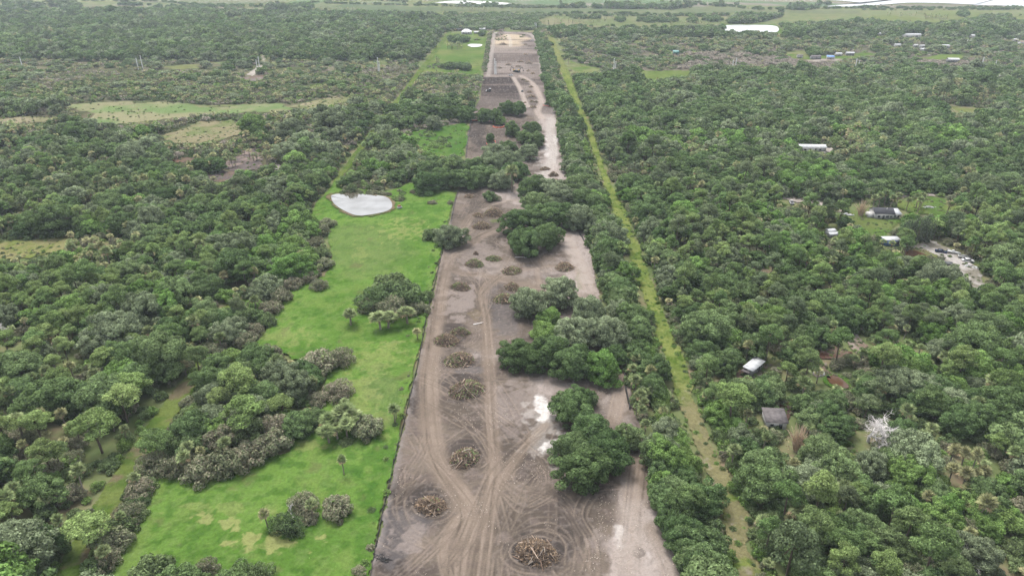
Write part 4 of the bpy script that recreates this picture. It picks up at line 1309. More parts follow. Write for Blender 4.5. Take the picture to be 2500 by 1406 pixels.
    ('palm', 0, 805, 1085, 54, .58, 'squat cabbage palm in the clump on the pasture, lowest to the trees', 11), ('palm', 0, 848, 1074, 54, .62, 'cabbage palm in front of the pasture clump', 11), ('palm', 0, 830, 1052, 56, .66, None, 11), ('palm', 0, 808, 1062, 54, .62, None, 11), ('palm', 0, 868, 1052, 54, .62, None, 11), ('palm', 0, 850, 1042, 56, .66, None, 11), ('palm', 0, 825, 1075, 50, .55, None, 11),
    ('palm', 1, 655, 1290, 32, 1.1, 'yellowish palm beside the snag thickets', None), ('palm', 0, 765, 1270, 36, 1.0, 'palm between the snag thickets', None),
    ('palm', 0, 857, 797, 42, .65, 'squat palm standing apart before the pasture grove', None), ('palm', 0, 858, 790, 30, .7, 'low palm sprouting beside the squat palm', None),
    ('palm', 0, 930, 808, 52, .55, 'leafy palm at the front of the pasture grove', 6), ('palm', 0, 948, 804, 52, .5, None, 6), ('palm', 0, 995, 792, 50, .55, 'palm at the front of the pasture grove, nearer the fence', 6),
    ('palm', 0, 965, 1035, 34, .95, 'stout palm on the pasture beside the black fence', None), ('palm', 0, 968, 1025, 28, .8, 'low palm behind the stout fence palm', None),
    ('palm', 1, 1020, 832, 24, .8, 'small yellow palm by the fence bend', None),
    ('palm', 0, 765, 965, 28, 1.1, 'thin palm by the grey thicket edge', None), ('palm', 0, 845, 1000, 30, .6, 'palm growing through the round grey thicket', None), ('palm', 0, 800, 905, 34, .8, 'palm growing through the wide grey thicket', None),
    ('palm', 0, 455, 1160, 44, .9, None, 8), ('palm', 0, 560, 1120, 40, .9, None, 8), ('palm', 0, 470, 1130, 40, .9, None, 8), ('palm', 0, 268, 1385, 44, .9, None, 9),
    ('palm', 0, 1552, 960, 36, .8, 'pale palm in the tree row by the black fence', 12), ('palm', 0, 1562, 1000, 38, .9, 'pale palm lower in the tree row by the black fence', 12), ('palm', 0, 1550, 900, 30, .8, None, 12), ('palm', 0, 1545, 925, 30, .8, None, 12), ('palm', 0, 1570, 985, 32, .8, None, 12),
    # palms of the wood beyond the grass lane
    ('palm', 0, 2205, 1052, 40, 1.1, 'single palm above the bare patch near the bleached tree', None),
    ('palm', 1, 2312, 1145, 34, 1.3, None, 13), ('palm', 1, 2340, 1160, 36, 1.35, None, 13), ('palm', 1, 2365, 1168, 36, 1.4, None, 13), ('palm', 1, 2315, 1180, 36, 1.0, None, 13), ('palm', 1, 2345, 1205, 42, 1.1, None, 13), ('palm', 1, 2390, 1190, 36, 1.0, None, 13), ('palm', 1, 2372, 1195, 34, 1.0, None, 13),
    ('palm', 0, 2260, 1085, 40, .9, None, 14), ('palm', 0, 2245, 1110, 42, .9, None, 14), ('palm', 0, 1955, 985, 40, 1.1, 'yellow plumed palm beside the weathered shed', None),
    ('palm', 0, 1785, 1140, 44, .8, 'palm at the wood edge beside the lane', None), ('palm', 1, 2355, 1330, 36, .9, 'palm by the grey dead tree', None),
    *[('palm', 0, 2130 + 14 * i, 512 - (i % 3) * 5, 22, 1.0, None, 15) for i in range(5)],
    ('palm', 0, 2212, 515, 20, 1.0, 'single palm on the lawn beyond the dark roofed house', None), ('palm', 0, 2240, 520, 24, 1.0, None, 16), ('palm', 0, 2247, 508, 22, 1.0, None, 16), ('palm', 0, 2236, 510, 22, 1.0, None, 16), ('palm', 1, 2310, 525, 26, .8, 'tan palm at the end of the house lawn', None),
]
GRP = {0: ('big middle grove on the cleared ground', 'oak in the big middle grove on bare soil'), 1: ('upper grove on the cleared ground', 'oak in the upper grove on bare soil'),
       2: ('oak band crossing the strip', 'oak in the band crossing the strip'), 3: ('oaks on the dark fenced lot', 'oak on the dark fenced lot'),
       4: ('dark oak belt below the ploughed field', 'dark oak in the belt just below the ploughed black field'), 5: ('oaks along the white sand road', 'oak along the white sand road'),
       6: ('plants of the dome grove on the pasture', 'palm fronting the dome grove on the pasture'), 7: ('grey shrubs along the wood edge above the pasture', 'grey shrub in the row along the wood edge of the upper pasture'),
       8: ('plants of the grey thicket belt', 'plant in the grey thicket belt curving round the lower pasture'), 9: ('bushes between trail and lower pasture', 'bush between the worn trail and the lower pasture'),
       10: ('oaks at the bottom edge of the pasture', 'x'), 11: ('palm clump on the pasture', 'cabbage palm in the clump on the pasture'), 12: ('pale palms in the tree row', 'pale palm in the tree row beside the fence'),
       13: ('tall palm stand in the wood', 'tall yellowish palm in the stand by the dark gap in the wood'), 14: ('palms near the bleached tree', 'palm in the wood beyond the bleached dead tree'),
       15: ('palms behind the dark roofed house', 'palm in the row behind the dark roofed house'), 16: ('palm trio on the house lawn', 'palm of the trio on the house lawn')}
for kd, mi, px, py, wpx, zf, lab, g in NAMED:
    gl = GRP[g] if g is not None else (None, None)
    at(kd, mi, px, py, wpx, zf, lab or gl[1], gl[0])
ORD = ['first', 'second', 'third', 'fourth', 'fifth', 'sixth', 'seventh', 'eighth', 'ninth', 'tenth', 'eleventh', 'twelfth', 'thirteenth', 'fourteenth', 'fifteenth', 'sixteenth', 'seventeenth', 'eighteenth', 'nineteenth', 'twentieth']
GORD = {7: ((800, 540), '%s, %s below the pond along the upper pasture wood edge'), 8: ((360, 1160), '%s in the grey thicket belt, %s from the trail end'), 9: ((345, 1200), '%s between trail and lower pasture, %s below the thicket belt'), 4: ((1300, 290), '%s in the dark belt under the ploughed field, %s from the road'),
        11: ((790, 1090), '%s of the pasture palm clump, %s from the wood'), 12: ((1540, 890), '%s in the fence side tree row, %s below the middle grove'), 13: ((2300, 1140), '%s of the tall palm stand, %s from the bleached tree'), 14: ((2200, 1060), '%s in the wood, %s beyond the bleached dead tree'),
        15: ((2120, 520), '%s behind the dark roofed house, %s from the cane clump'), 16: ((2200, 520), '%s of the lawn trio, %s from the dark roofed house'), 6: ((900, 800), '%s fronting the dome grove, %s from the squat palm')}
LOOK = {'oak': ['dark oak', 'grey oak', 'fresh green oak', 'olive green oak'], 'pine': ['yellow green pine', 'green pine', 'dull pine'], 'palm': ['green palm', 'pale olive palm'], 'shrub': ['grey twiggy bush', 'dark green bush', 'fresh green bush', 'purple grey bush']}
for g_, (c_, f_) in GORD.items():
    gx, gy = G(*c_)
    cnt = {}
    for t in sorted([t for t in TREES if t['group'] == GRP[g_][0] and t['label'] == GRP[g_][1]], key=lambda t: math.hypot(t['x'] - gx, t['y'] - gy)):
        lk = LOOK[t['k']][t['m']]
        t['label'] = f_ % (lk, ORD[cnt.get(lk, 0)]); cnt[lk] = cnt.get(lk, 0) + 1
NAMED_XY = np.array([(t['x'], t['y'], t['s'] * SIZE[t['k']][0]) for t in TREES])

TRAIL_LOW = [(95, 1470), (190, 1300), (262, 1185), (318, 1100), (390, 1000), (446, 925), (500, 915), (440, 1000), (370, 1110), (312, 1200), (262, 1310), (170, 1470)]
TRAIL_TOP = [(800, 475), (815, 444), (850, 395), (886, 345), (970, 240), (1032, 158), (1094, 78), (1104, 78), (1046, 158), (984, 240), (902, 345), (866, 395), (832, 444), (818, 480)]
SPOTS = [(2155, 530, 40, 22), (2174, 596, 22, 16), (1982, 368, 34, 14), (1838, 908, 28, 26), (1888, 1030, 32, 40), (2030, 576, 16, 14), (1140, 84, 14, 9), (1650, 133, 8, 8), (2027, 145, 9, 6), (1990, 145, 12, 6), (2325, 151, 13, 7),
         (2225, 91, 24, 7), (2148, 86, 11, 4), (2190, 114, 8, 5), (2248, 116, 6, 4), (2253, 125, 8, 4), (2305, 117, 9, 5), (2375, 93, 8, 5), (2495, 108, 9, 7), (2427, 194, 12, 8), (2210, 359, 7, 6), (2337, 362, 10, 9), (2000, 915, 16, 18), (1932, 498, 10, 6), (2120, 1082, 34, 40), (1945, 1098, 26, 34), (2102, 524, 22, 36)]
BUILDSPOTS = [[(a - b * f, c - d * (1 - f)), (a + b * f, c - d * (1 - f)), (a + b * f, c - d), (a - b * f, c - d)] for a, c, b, d in SPOTS for f in [.75 if c < 400 else 1.0]]

# ---- keep-out outlines: nothing may grow in or stand in front of these
CLEAR = [wpoly(p) for p in ([PASTURE, STRIP, LANE, TRAIL_LOW, TRAIL_TOP] + BUILDSPOTS + [z[1] for z in ZONES if z[0] not in ('scrub_ground', 'river_marsh')] +
         [[(1768, 74.5), (1770, 64), (1898, 64), (1898, 76)], [(1840, 60), (2020, 18), (2060, 13), (1980, -4), (1940, -30), (2900, -70), (2900, 14)]])]
CBOX = [(min(q[0] for q in p), max(q[0] for q in p), min(q[1] for q in p), max(q[1] for q in p)) for p in CLEAR]


def blocked(x, y, r, h, upto=0.75):
    bad = np.zeros(len(x), bool)
    tests = [(x, y, 0), (x + r, y, 0), (x - r, y, 0), (x, y + r * 0.6, 0)]
    for f in (0.45, upto):
        k = H / (H - h * f)
        tests.append((x * k, y * k, 0))
        tests.append(((x + r * .55) * k, y * k, 2)); tests.append(((x - r * .55) * k, y * k, 2))
    for f in (.2, .6, .9, 1.0):
        k = H / (H - h * f)
        for q in (-1.1, -.5, 0, .5, 1.1):
            tests.append(((x + r * q) * k, y * k, 1))
    for tx, ty, only in tests:
        for ci, (p, (x0, x1, y0, y1)) in enumerate(zip(CLEAR, CBOX)):
            if only == 1 and not (5 <= ci < 5 + len(BUILDSPOTS)): continue
            if only == 2 and not (ci == 2): continue
            m_ = (tx > x0) & (tx < x1) & (ty > y0) & (ty < y1) & ~bad
            if m_.any():
                ii = np.where(m_)[0]
                bad[ii[inpoly(tx[ii], ty[ii], p)]] = True
    return bad


# density and mixture of the woods, read from the photograph by areas (weights: oak, pine, palm, shrub)
def mixture(px, py, x, y, laneX, trailX):
    n = len(px)
    W = np.zeros((n, 4))
    right = px > laneX
    mid = (px > trailX) & ~right
    left = ~right & ~mid

    def put(mask, w_):
        W[mask] = w_
    put(left & (py < 150), (.50, .28, .12, .10))
    put(left & (py >= 150) & (py < 262), (.16, .04, .42, .38))
    put(left & (py >= 262) & (py < 365), (.30, .08, .32, .30))
    put(left & (py >= 365) & (py < 480), (.38, .18, .32, .12))
    put(left & (py >= 480) & (py < 900), (.19, .60, .13, .08))
    put(left & (py >= 900), (.22, .44, .18, .16))
    put(mid & (py < 75), (.6, .1, .1, .2))
    put(mid & (py >= 75) & (py < 250), (.12, .0, .35, .53))
    put(mid & (py >= 250) & (py < 480), (.62, .05, .20, .13))
    put(mid & (py >= 480), (.62, .08, .12, .18))
    put(right & (py < 95), (.66, .08, .12, .14))
    put(right & (py >= 95) & (py < 178), (.30, .02, .38, .30))
    put(right & (py >= 178) & (py < 330), (.76, .02, .12, .10))
    put(right & (py >= 330) & (py < 480), (.66, .12, .14, .08))
    put(right & (py >= 480) & (py < 800), (.50, .32, .12, .06))
    put(right & (py >= 800), (.58, .20, .15, .07))
    # stands: pines and palms gather in patches
    pn = sm(fbm(x, y, 45, 101, 3), 0.42, 0.62)
    ln = sm(fbm(x, y, 38, 103, 3), 0.45, 0.65)
    W[:, 1] *= 0.25 + 1.9 * pn
    W[:, 2] *= 0.3 + 1.7 * ln
    for poly, w_ in [([(60, 600), (330, 575), (360, 640), (250, 690), (60, 690)], (.08, .08, .75, .09)),
                     ([(400, 300), (700, 270), (720, 420), (560, 460), (420, 440)], (.12, .05, .55, .28)),
                     ([(520, 225), (520, 240), (410, 250), (405, 235)], (.6, .0, .3, .1)),
                     ([(1240 + 990, 240), (2390, 200), (2460, 260), (2230, 258)], (.25, .1, .5, .15)),
                     ([(2000, 335), (2120, 335), (2130, 400), (2010, 395)], (.25, .05, .6, .1)),
                     ([(1480, 480), (1600, 470), (1800, 740), (1640, 700)], (.72, .08, .1, .1)),
                     ([(2330, 480), (2560, 480), (2560, 640), (2360, 640)], (.15, .75, .06, .04)),
                     ([(1600, 560), (1850, 560), (1900, 680), (1640, 660)], (.3, .6, .06, .04)),
                     ([(2040, 860), (2300, 850), (2300, 930), (2080, 900)], (.3, .05, .5, .15))]:
        W[inpoly(px, py, poly)] = w_
    return W / W.sum(1, keepdims=True), left, mid, right


def scatter(y0, y1, step, seed):
    rng = np.random.default_rng(seed)
    ys = np.arange(y0, y1, step * 0.87)
    P = []
    for j, yy in enumerate(ys):
        hw = 0.80 * yy + 70
        xs = np.arange(-hw, hw, step) + (step / 2 if j % 2 else 0)
        P.append(np.stack([xs, np.full(len(xs), yy)], 1))
    P = np.vstack(P)
    return P + rng.uniform(-0.42, 0.42, P.shape) * step, rng


SCRUB = [([(1650, 170), (1720, 138), (1800, 132), (1950, 146), (2040, 152), (2040, 170), (1900, 172)], 3),
         ([(2230, 172), (2240, 152), (2330, 148), (2400, 158), (2360, 172)], 3), ([(2440, 200), (2480, 180), (2560, 190), (2560, 205)], 3),
         ([(1620, 140), (1700, 128), (1760, 132), (1700, 145)], 3),
         ([(930, 350), (1000, 298), (1130, 285), (1140, 300), (1050, 318), (985, 350)], 3),
         ([(60, 190), (200, 176), (340, 184), (300, 215), (120, 225)], 0), ([(860, 180), (930, 170), (1000, 165), (985, 200), (900, 195)], 0), ([(1000, 240), (1050, 215), (1170, 212), (1165, 236), (1060, 250)], 0)]
OAKMIX_R = [.36, .24, .16, .24]
tr_y = np.array([78, 158, 240, 345, 395, 444, 500, 870, 930, 1000, 1110, 1200, 1310, 1470][::-1])
tr_x = np.array([1104, 1046, 984, 902, 866, 832, 790, 520, 495, 440, 370, 312, 262, 170][::-1])
ln_y = np.array([92, 180, 250, 335, 430, 500, 600, 700, 800, 900, 1005, 1110, 1250, 1470][::-1])
ln_x = np.array([1345, 1380, 1408, 1443, 1475, 1505, 1545, 1582, 1615, 1655, 1685, 1728, 1788, 1830][::-1])
pool = []
for (y0, y1, step, seed) in [(70, 420, 5.7, 1), (420, 900, 6.6, 2), (900, 2150, 8.4, 3)]:
    P, rng = scatter(y0, y1, step, seed)
    x, y = P[:, 0], P[:, 1]
    px, py = PX(x, y)
    tx = np.interp(py, tr_y[::-1], tr_x[::-1]); lx = np.interp(py, ln_y[::-1], ln_x[::-1])
    W, left, mid, right = mixture(px, py, x, y, lx, tx)
    u = rng.random(len(x))
    kind = (u[:, None] > np.cumsum(W, 1)).sum(1).clip(0, 3)
    size = rng.lognormal(0, 0.17, len(x))
    base = np.array([0.86, 0.84, 1.05, 0.98])[kind]
    s = base * size * (1 + 0.12 * (step > 6) + 0.22 * (step > 8))
    s *= np.where((kind == 0) & right, 0.82, .95) * np.where((kind == 0) & (rng.random(len(x)) < 0.16), 1.35, 1.0)
    zf = rng.uniform(0.85, 1.12, len(x))
    zf *= np.where(kind == 1, np.where(left, 0.92, 1.0), 1.0) * np.where(kind == 0, 0.92, 1.0)
    # low scrub country further off
    low = (left & (py > 150) & (py < 262)) | (mid & (py < 250)) | (right & (py > 95) & (py < 178))
    s = np.where(low, s * 0.85, s); zf = np.where(low, zf * 0.62, zf)
    mi = np.zeros(len(x), int)
    on = fbm(x, y, 30, 111, 3)
    mi_oak = np.where(on < 0.40, 0, np.where(on < 0.50, 3, np.where(on < 0.60, 1, 2)))
    rnd = rng.random(len(x))
    mi_oak = np.where(rnd < 0.35, rng.choice(4, len(x), p=OAKMIX_R), mi_oak)
    mi_oak = np.where((py < 330) & (mi_oak == 2), 3, mi_oak)
    mi_pine = np.where(left & (py > 560), np.where(rnd < .62, 0, 1), np.where(rnd < .3, 0, np.where(rnd < .75, 1, 2)))
    mi_pine = np.where(py < 500, np.where(rnd < .4, 1, 2), mi_pine)
    mi_palm = (rnd < np.where(low, .3, .38)).astype(int)
    mi_shr = np.where(rnd < .36, 0, np.where(rnd < .80, 1, 2))
    for k_, mm in enumerate((mi_oak, mi_pine, mi_palm, mi_shr)):
        mi = np.where(kind == k_, mm, mi)
    ok = np.ones(len(x), bool)
    for poly, mat in SCRUB:
        q = inpoly(px, py, poly)
        keep = q & (rnd > 0.12)
        kind[keep] = 3; mi[keep] = mat; s[keep] = rng.uniform(.75, 1.1, keep.sum()) * step / 6.0; zf[keep] = 0.75
    r = s * np.array([6.2, 4.2, 2.0, 3.1])[kind]; h = s * zf * np.array([10.2, 14.5, 7.2, 3.6])[kind]
    ok &= ~blocked(x, y, r * 0.75, h)
    # smaller plants still fit where a tree does not
    near = ~ok & (y < 800)
    ii = np.where(near)[0]
    kk = kind.copy(); s2 = s.copy()
    kk[ii] = 3; s2[ii] = rng.uniform(0.55, 0.95, len(ii))
    ok2 = ~blocked(x[ii], y[ii], s2[ii] * 2.4, s2[ii] * 3.4)
    ii = ii[ok2]
    kind[ii] = 3; s[ii] = s2[ii]; zf[ii] = 1.0; mi[ii] = np.where(rng.random(len(ii)) < .5, 0, 1); ok[ii] = True
    # clear of the plants placed singly
    if y0 < 450:
        for nx_, ny_, nr in NAMED_XY:
            ok &= np.hypot(x - nx_, y - ny_) > 0.55 * nr + 0.5 * r * (kind != 3)
    # thin the open country beyond the woods
    farflat = (py < 46) & (fbm(px, py * 6, 40, 121, 3) < 0.46 + 0.02 * (24 - py).clip(0, 30))
    ok &= ~farflat
    thin = low | (left & (py > 262) & (py < 400))
    gaps = (fbm(x, y, 17, 131, 3) < np.where(low & left, .45, np.where(thin, 0.40, 0.31)))
    ok &= ~(gaps & ((kind != 3) | thin))
    mi = np.where(thin & (kind == 3) & (rng.random(len(x)) < .35), 3, mi); mi = np.where(thin & (kind == 2) & (rng.random(len(x)) < .4), 1, mi)
    mi = np.where(thin & (kind == 0) & (rng.random(len(x)) < .4), 1, mi)
    bp = (px > 780) & (px < 1000) & (py > 405) & (py < 485)      # low growth behind the pond
    hmax = (y - 362 + 6).clip(1.2, 60) / 3.2
    tall_ = bp & (h > hmax)
    kind = np.where(tall_, 3, kind); mi = np.where(tall_, np.where(rnd < .6, 0, 1), mi); s = np.where(tall_, (hmax / 3.2).clip(.3, .9), s); zf = np.where(tall_, 1.0, zf)
    for q in np.where(ok)[0]:
        pool.append((kind[q], mi[q], x[q], y[q], s[q], s[q] * zf[q]))

# undergrowth between the trees
P, rng = scatter(70, 760, 4.9, 9)
x, y = P[:, 0], P[:, 1]
s = rng.uniform(0.45, 0.95, len(x))
ok = ~blocked(x, y, s * 2.6, s * 3.2)
for nx_, ny_, nr in NAMED_XY:
    ok &= np.hypot(x - nx_, y - ny_) > 0.7 * nr
px, py = PX(x, y)
us = fbm(x, y, 20, 141, 3)
for q in np.where(ok)[0]:
    if rng.random() < 0.22:
        pool.append((2, int(rng.random() < .4), x[q], y[q], rng.uniform(.75, 1.0), rng.uniform(.35, .8)))
    else:
        pool.append((3, 1 if us[q] < .52 else (0 if rng.random() < .72 else 2), x[q], y[q], s[q], s[q] * rng.uniform(.7, 1.1)))

# hedge along the grass lane and thin rows along boundaries
rng = np.random.default_rng(77)


def row(pp, step, kinds, smin, smax, z=1.0, jit=0.6, mis=(1, 2)):
    pts = smooth(wpoly(pp), 0.5)
    d = 0
    last = pts[0]
    for p in pts[1:]:
        d += np.linalg.norm(p - last); last = p
        if d >= step:
            d = rng.uniform(-0.4, 0.4) * step
            k_ = int(rng.choice(kinds)); s_ = rng.uniform(smin, smax)
            mm = int(rng.choice(mis)) if k_ in (0, 3) else 0
            pool.append((k_, mm, p[0] + rng.normal(0, jit), p[1] + rng.normal(0, jit), s_, s_ * z * rng.uniform(.85, 1.15)))


row([(1770, 1470), (1722, 1290), (1668, 1150), (1628, 1035), (1592, 930), (1560, 825), (1532, 728), (1500, 625), (1468, 515), (1448, 440), (1420, 345)], 3.0, [3], .75, 1.05, 1.25, .5, (1, 2, 2))
row([(1745, 1470), (1700, 1290), (1650, 1150), (1612, 1035), (1578, 930), (1545, 825), (1518, 728), (1486, 625), (1456, 515)], 5.0, [3, 3, 2], .6, .9, 1.0, .8, (1, 1, 0))
row([(1700, 1470), (1665, 1360), (1640, 1270), (1612, 1190), (1592, 1120)], 5.5, [0], .52, .78, 1.0, 1.0, (0, 2, 3))
row([(1740, 1470), (1700, 1360), (1672, 1270), (1645, 1190), (1625, 1120), (1600, 1060)], 6.5, [0], .6, .85, 1.0, 1.2, (0, 1, 2, 3))
row([(1585, 1080), (1560, 1010), (1545, 940), (1532, 870), (1515, 830)], 3.4, [3, 3, 2], .6, .95, 1.1, .8, (0, 1))
row([(1600, 1010), (1575, 940), (1555, 870), (1530, 800), (1505, 740)], 5.5, [0], .5, .75, 1.0, 1.0, (0, 1, 3))
row([(1518, 800), (1498, 730), (1476, 650), (1460, 590), (1445, 540)], 4.5, [0], .6, .9, 1.0, 1.0, (0, 1, 3))
row([(1528, 760), (1502, 690), (1480, 620), (1462, 560), (1436, 500)], 6, [0], .6, .9, 1.05, 1.0, (0, 3))
row([(1410, 480), (1400, 430), (1390, 380), (1375, 320)], 6, [0], .6, .9, 1.0, 1.0, (0, 1, 3))
row([(1416, 480), (1408, 430), (1398, 380), (1384, 320)], 6, [0], .6, .9, 1.0, 1.0, (0, 3))
for pp_, st_ in (([(1884, 1470), (1836, 1262), (1769, 1115), (1722, 1010), (1694, 905), (1648, 805), (1614, 705), (1574, 605), (1532, 505)], 2.0), ([(1896, 1470), (1848, 1262), (1781, 1115), (1733, 1010), (1704, 905), (1657, 805), (1622, 705)], 2.2), ([(88, 1470), (182, 1300), (254, 1185), (310, 1100), (382, 1000)], 3.2), ([(180, 1470), (272, 1310), (322, 1200), (380, 1110), (450, 1000)], 3.2)):
    row(pp_, st_, [3], .30, .72, 1.05, .8, (0, 1, 1, 2, 2))
for nm_, pp_, *_r in ZONES:
    if nm_ in ('bare_clearing', 'house_lawn', 'burnt_clearing', 'pond_verge', 'weedy_clearing', 'marsh_clearing', 'junk_lot', 'dirt_road', 'meadow', 'marsh_meadow') and np.mean([q[1] for q in pp_]) > 200:
        a_ = np.array(pp_, float)
        n_ = int(np.ptp(a_[:, 0]) * np.ptp(a_[:, 1]) / (70 if nm_ != 'junk_lot' else 160) * (1.5 if a_[:, 1].mean() < 420 else 1.0)) + 4
        for _ in range(min(n_, 160)):
            q_ = rng.uniform(a_.min(0), a_.max(0))
            if inpoly(q_[:1], q_[1:2], pp_)[0]:
                x_, y_ = G(*q_); s_ = rng.uniform(.10, .32)
                pool.append((3, int(rng.choice([0, 1, 2])), float(x_), float(y_), s_, s_ * rng.uniform(.6, 1.1)))
for pp_, st_ in (([(885, 1440), (905, 1330), (935, 1190), (955, 1100), (972, 1040), (998, 930), (1016, 850), (1030, 780), (1052, 690), (1068, 620), (1096, 520)], 3.0),):
    row(pp_, st_, [3], .10, .38, 1.0, 1.0, (0, 1, 2, 2))
row([(520, 880), (560, 830), (600, 780), (640, 730), (690, 670), (740, 620), (760, 580)], 4.2, [3, 3, 2], .7, 1.1, 1.1, 2.0, (0, 0, 1))
row([(500, 860), (540, 810), (580, 760), (620, 710), (670, 650), (720, 600), (745, 560)], 5.0, [3, 2, 0], .6, .9, 1.0, 2.0, (0, 3))
row([(832, 473), (870, 473.5), (915, 475), (950, 480)], 2.4, [3], .55, .85, .85, .9, (0, 0, 1))
row([(822, 472), (850, 471), (885, 471)], 4.5, [3], .9, 1.2, 1.25, 1.0, (0, 1))
row([(848, 468), (900, 467)], 9, [2], .6, .75, .9, .9)
for _ in range(520):
    px_, py_ = rng.uniform(300, 1090), rng.uniform(500, 1410)
    if inpoly(np.array([px_]), np.array([py_]), PASTURE)[0]:
        x_, y_ = G(px_, py_)
        if fbm(x_, y_, 12, 161, 3) > .5:
            s_ = rng.uniform(.05, .16)
            pool.append((3, int(rng.choice([1, 2, 2])), float(x_), float(y_), s_, s_ * rng.uniform(.7, 1.4)))
for pp_ in ([(1808, 1470), (1768, 1250), (1712, 1110), (1672, 1005), (1637, 900), (1602, 800), (1568, 700), (1534, 600), (1494, 500)], [(1856, 1470), (1812, 1250), (1746, 1110), (1700, 1005), (1672, 900), (1627, 800), (1594, 700), (1554, 600), (1514, 500)]):
    row(pp_, 3.4, [3], .10, .34, .9, .6, (1, 2, 2, 2))
row([(310, 1320), (345, 1240), (372, 1180)], 3.2, [3], .7, 1.0, 1.0, .8, (0, 0, 1))
row([(255, 1400), (290, 1320), (325, 1240)], 3.6, [3, 3, 2], .6, .95, 1.0, 1.2, (0, 1))
row([(1310, 82), (1322, 130), (1335, 190), (1346, 240), (1352, 262)], 7, [0, 0, 3], .6, .85, .8, 1.5, (0, 3))
row([(1328, 82), (1345, 140), (1358, 190), (1376, 240), (1384, 262)], 8, [0, 3], .5, .7, .8, 1.5, (0, 3))
row([(1182, 178), (1188, 140), (1196, 84)], 5, [3], .8, 1.0, .9, .6, (0, 1))
for (cx, cy_, n_, rx, ry, kk_) in [(1118, 102, 26, 26, 5, 0), (1108, 118, 22, 22, 5, 2), (1070, 165, 18, 30, 5, 3), (1105, 169, 16, 26, 3, 0), (1138, 172, 4, 5, 2, 0), (1068, 155, 6, 6, 5, 2), (1175, 87, 5, 6, 4, 0), (1162, 99, 5, 16, .6, 3),
                                   (1430, 50, 50, 90, 8, 2), (1430, 46, 36, 38, 2.5, 0), (1600, 52, 50, 55, 5, 0), (1692, 55, 16, 10, 4, 0), (1740, 50, 40, 25, 5, 0), (1680, 62, 30, 80, 3, 2), (1370, 60, 18, 50, 4, 2), (1515, 52, 20, 10, 5, 0),
                                   (2285, 47, 40, 30, 5, 2), (2350, 38, 20, 12, 6, 0), (2200, 41, 12, 60, 3, 2), (480, 19, 50, 110, 3, 0), (330, 14, 40, 40, 1.5, 0), (600, 22, 30, 80, 2, 2), (800, 26, 40, 80, 2, 2), (1230, 28, 40, 160, 2.5, 2),
                                   (2140, 14.5, 8, 40, .6, 3), (1172, 7, 6, 6, .4, 3), (1985, 134, 30, 14, 6, 0), (2040, 134, 20, 50, 3, 2), (1050, 350, 60, 55, 26, 3), (960, 335, 40, 40, 18, 3), (260, 275, 30, 110, 16, 3), (480, 330, 25, 70, 15, 3), (580, 395, 14, 60, 18, 2),
                                   (1222, 92, 40, 16, 9, 3), (1276, 90, 18, 8, 5, 3), (2270, 635, 10, 30, 10, 3), (1010, 474, 9, 40, 10, 3), (972, 488, 10, 10, 7, 3), (545, 765, 4, 20, 8, 3)]:
    for _ in range(n_):
        a_ = rng.uniform(0, 6.28); f_ = math.sqrt(rng.random())
        x_, y_ = G(cx + rx * f_ * math.cos(a_), cy_ + ry * f_ * math.sin(a_))
        sc_ = {0: .75, 2: .95, 3: .62}[kk_] * rng.uniform(.7, 1.2)
        if kk_ == 3 and cy_ in (275, 330): sc_ *= .45
        mm_ = {0: int(rng.choice([0, 3])), 2: int(rng.random() < .2), 3: int(rng.choice([0, 1, 2]))}[kk_]
        if cy_ == 350: mm_ = int(rng.choice([1, 2, 2]))
        if cy_ == 335: mm_ = 3
        if cy_ in (92, 90): sc_ *= .6; mm_ = 1
        pool.append((kk_, mm_, float(x_), float(y_), sc_, sc_ * .9))
# far tree lines between the flats
for pp, st_ in [([(200, 3), (330, 3.5), (420, 6)], 9), ([(400, 6), (500, 14), (690, 20)], 9), ([(510, 13), (640, 17), (760, 20)], 9), ([(700, 14), (760, 8), (830, 3)], 8), ([(790, 9), (900, 12), (1000, 14), (1180, 18), (1300, 18), (1640, 24)], 7),
                ([(1620, 25), (1700, 14), (1790, 17), (1850, 24), (2040, 22), (2130, 20)], 7), ([(1300, 36), (1450, 34), (1600, 38), (1780, 40)], 8), ([(1300, 40), (1700, 41)], 9), ([(1330, 70), (1450, 66), (1560, 68), (1660, 72)], 9),
                ([(2100, 20), (2300, 22), (2560, 20)], 7), ([(2100, 25), (2300, 25), (2560, 24)], 7), ([(820, 3), (920, 2), (1000, 6)], 9)]:
    row(pp, st_, [0, 0, 2], .6, .9, .7, 3.0, (0, 3))
    row(pp, st_ * 1.6, [0, 3], .5, .8, .7, 5.0, (0, 3))

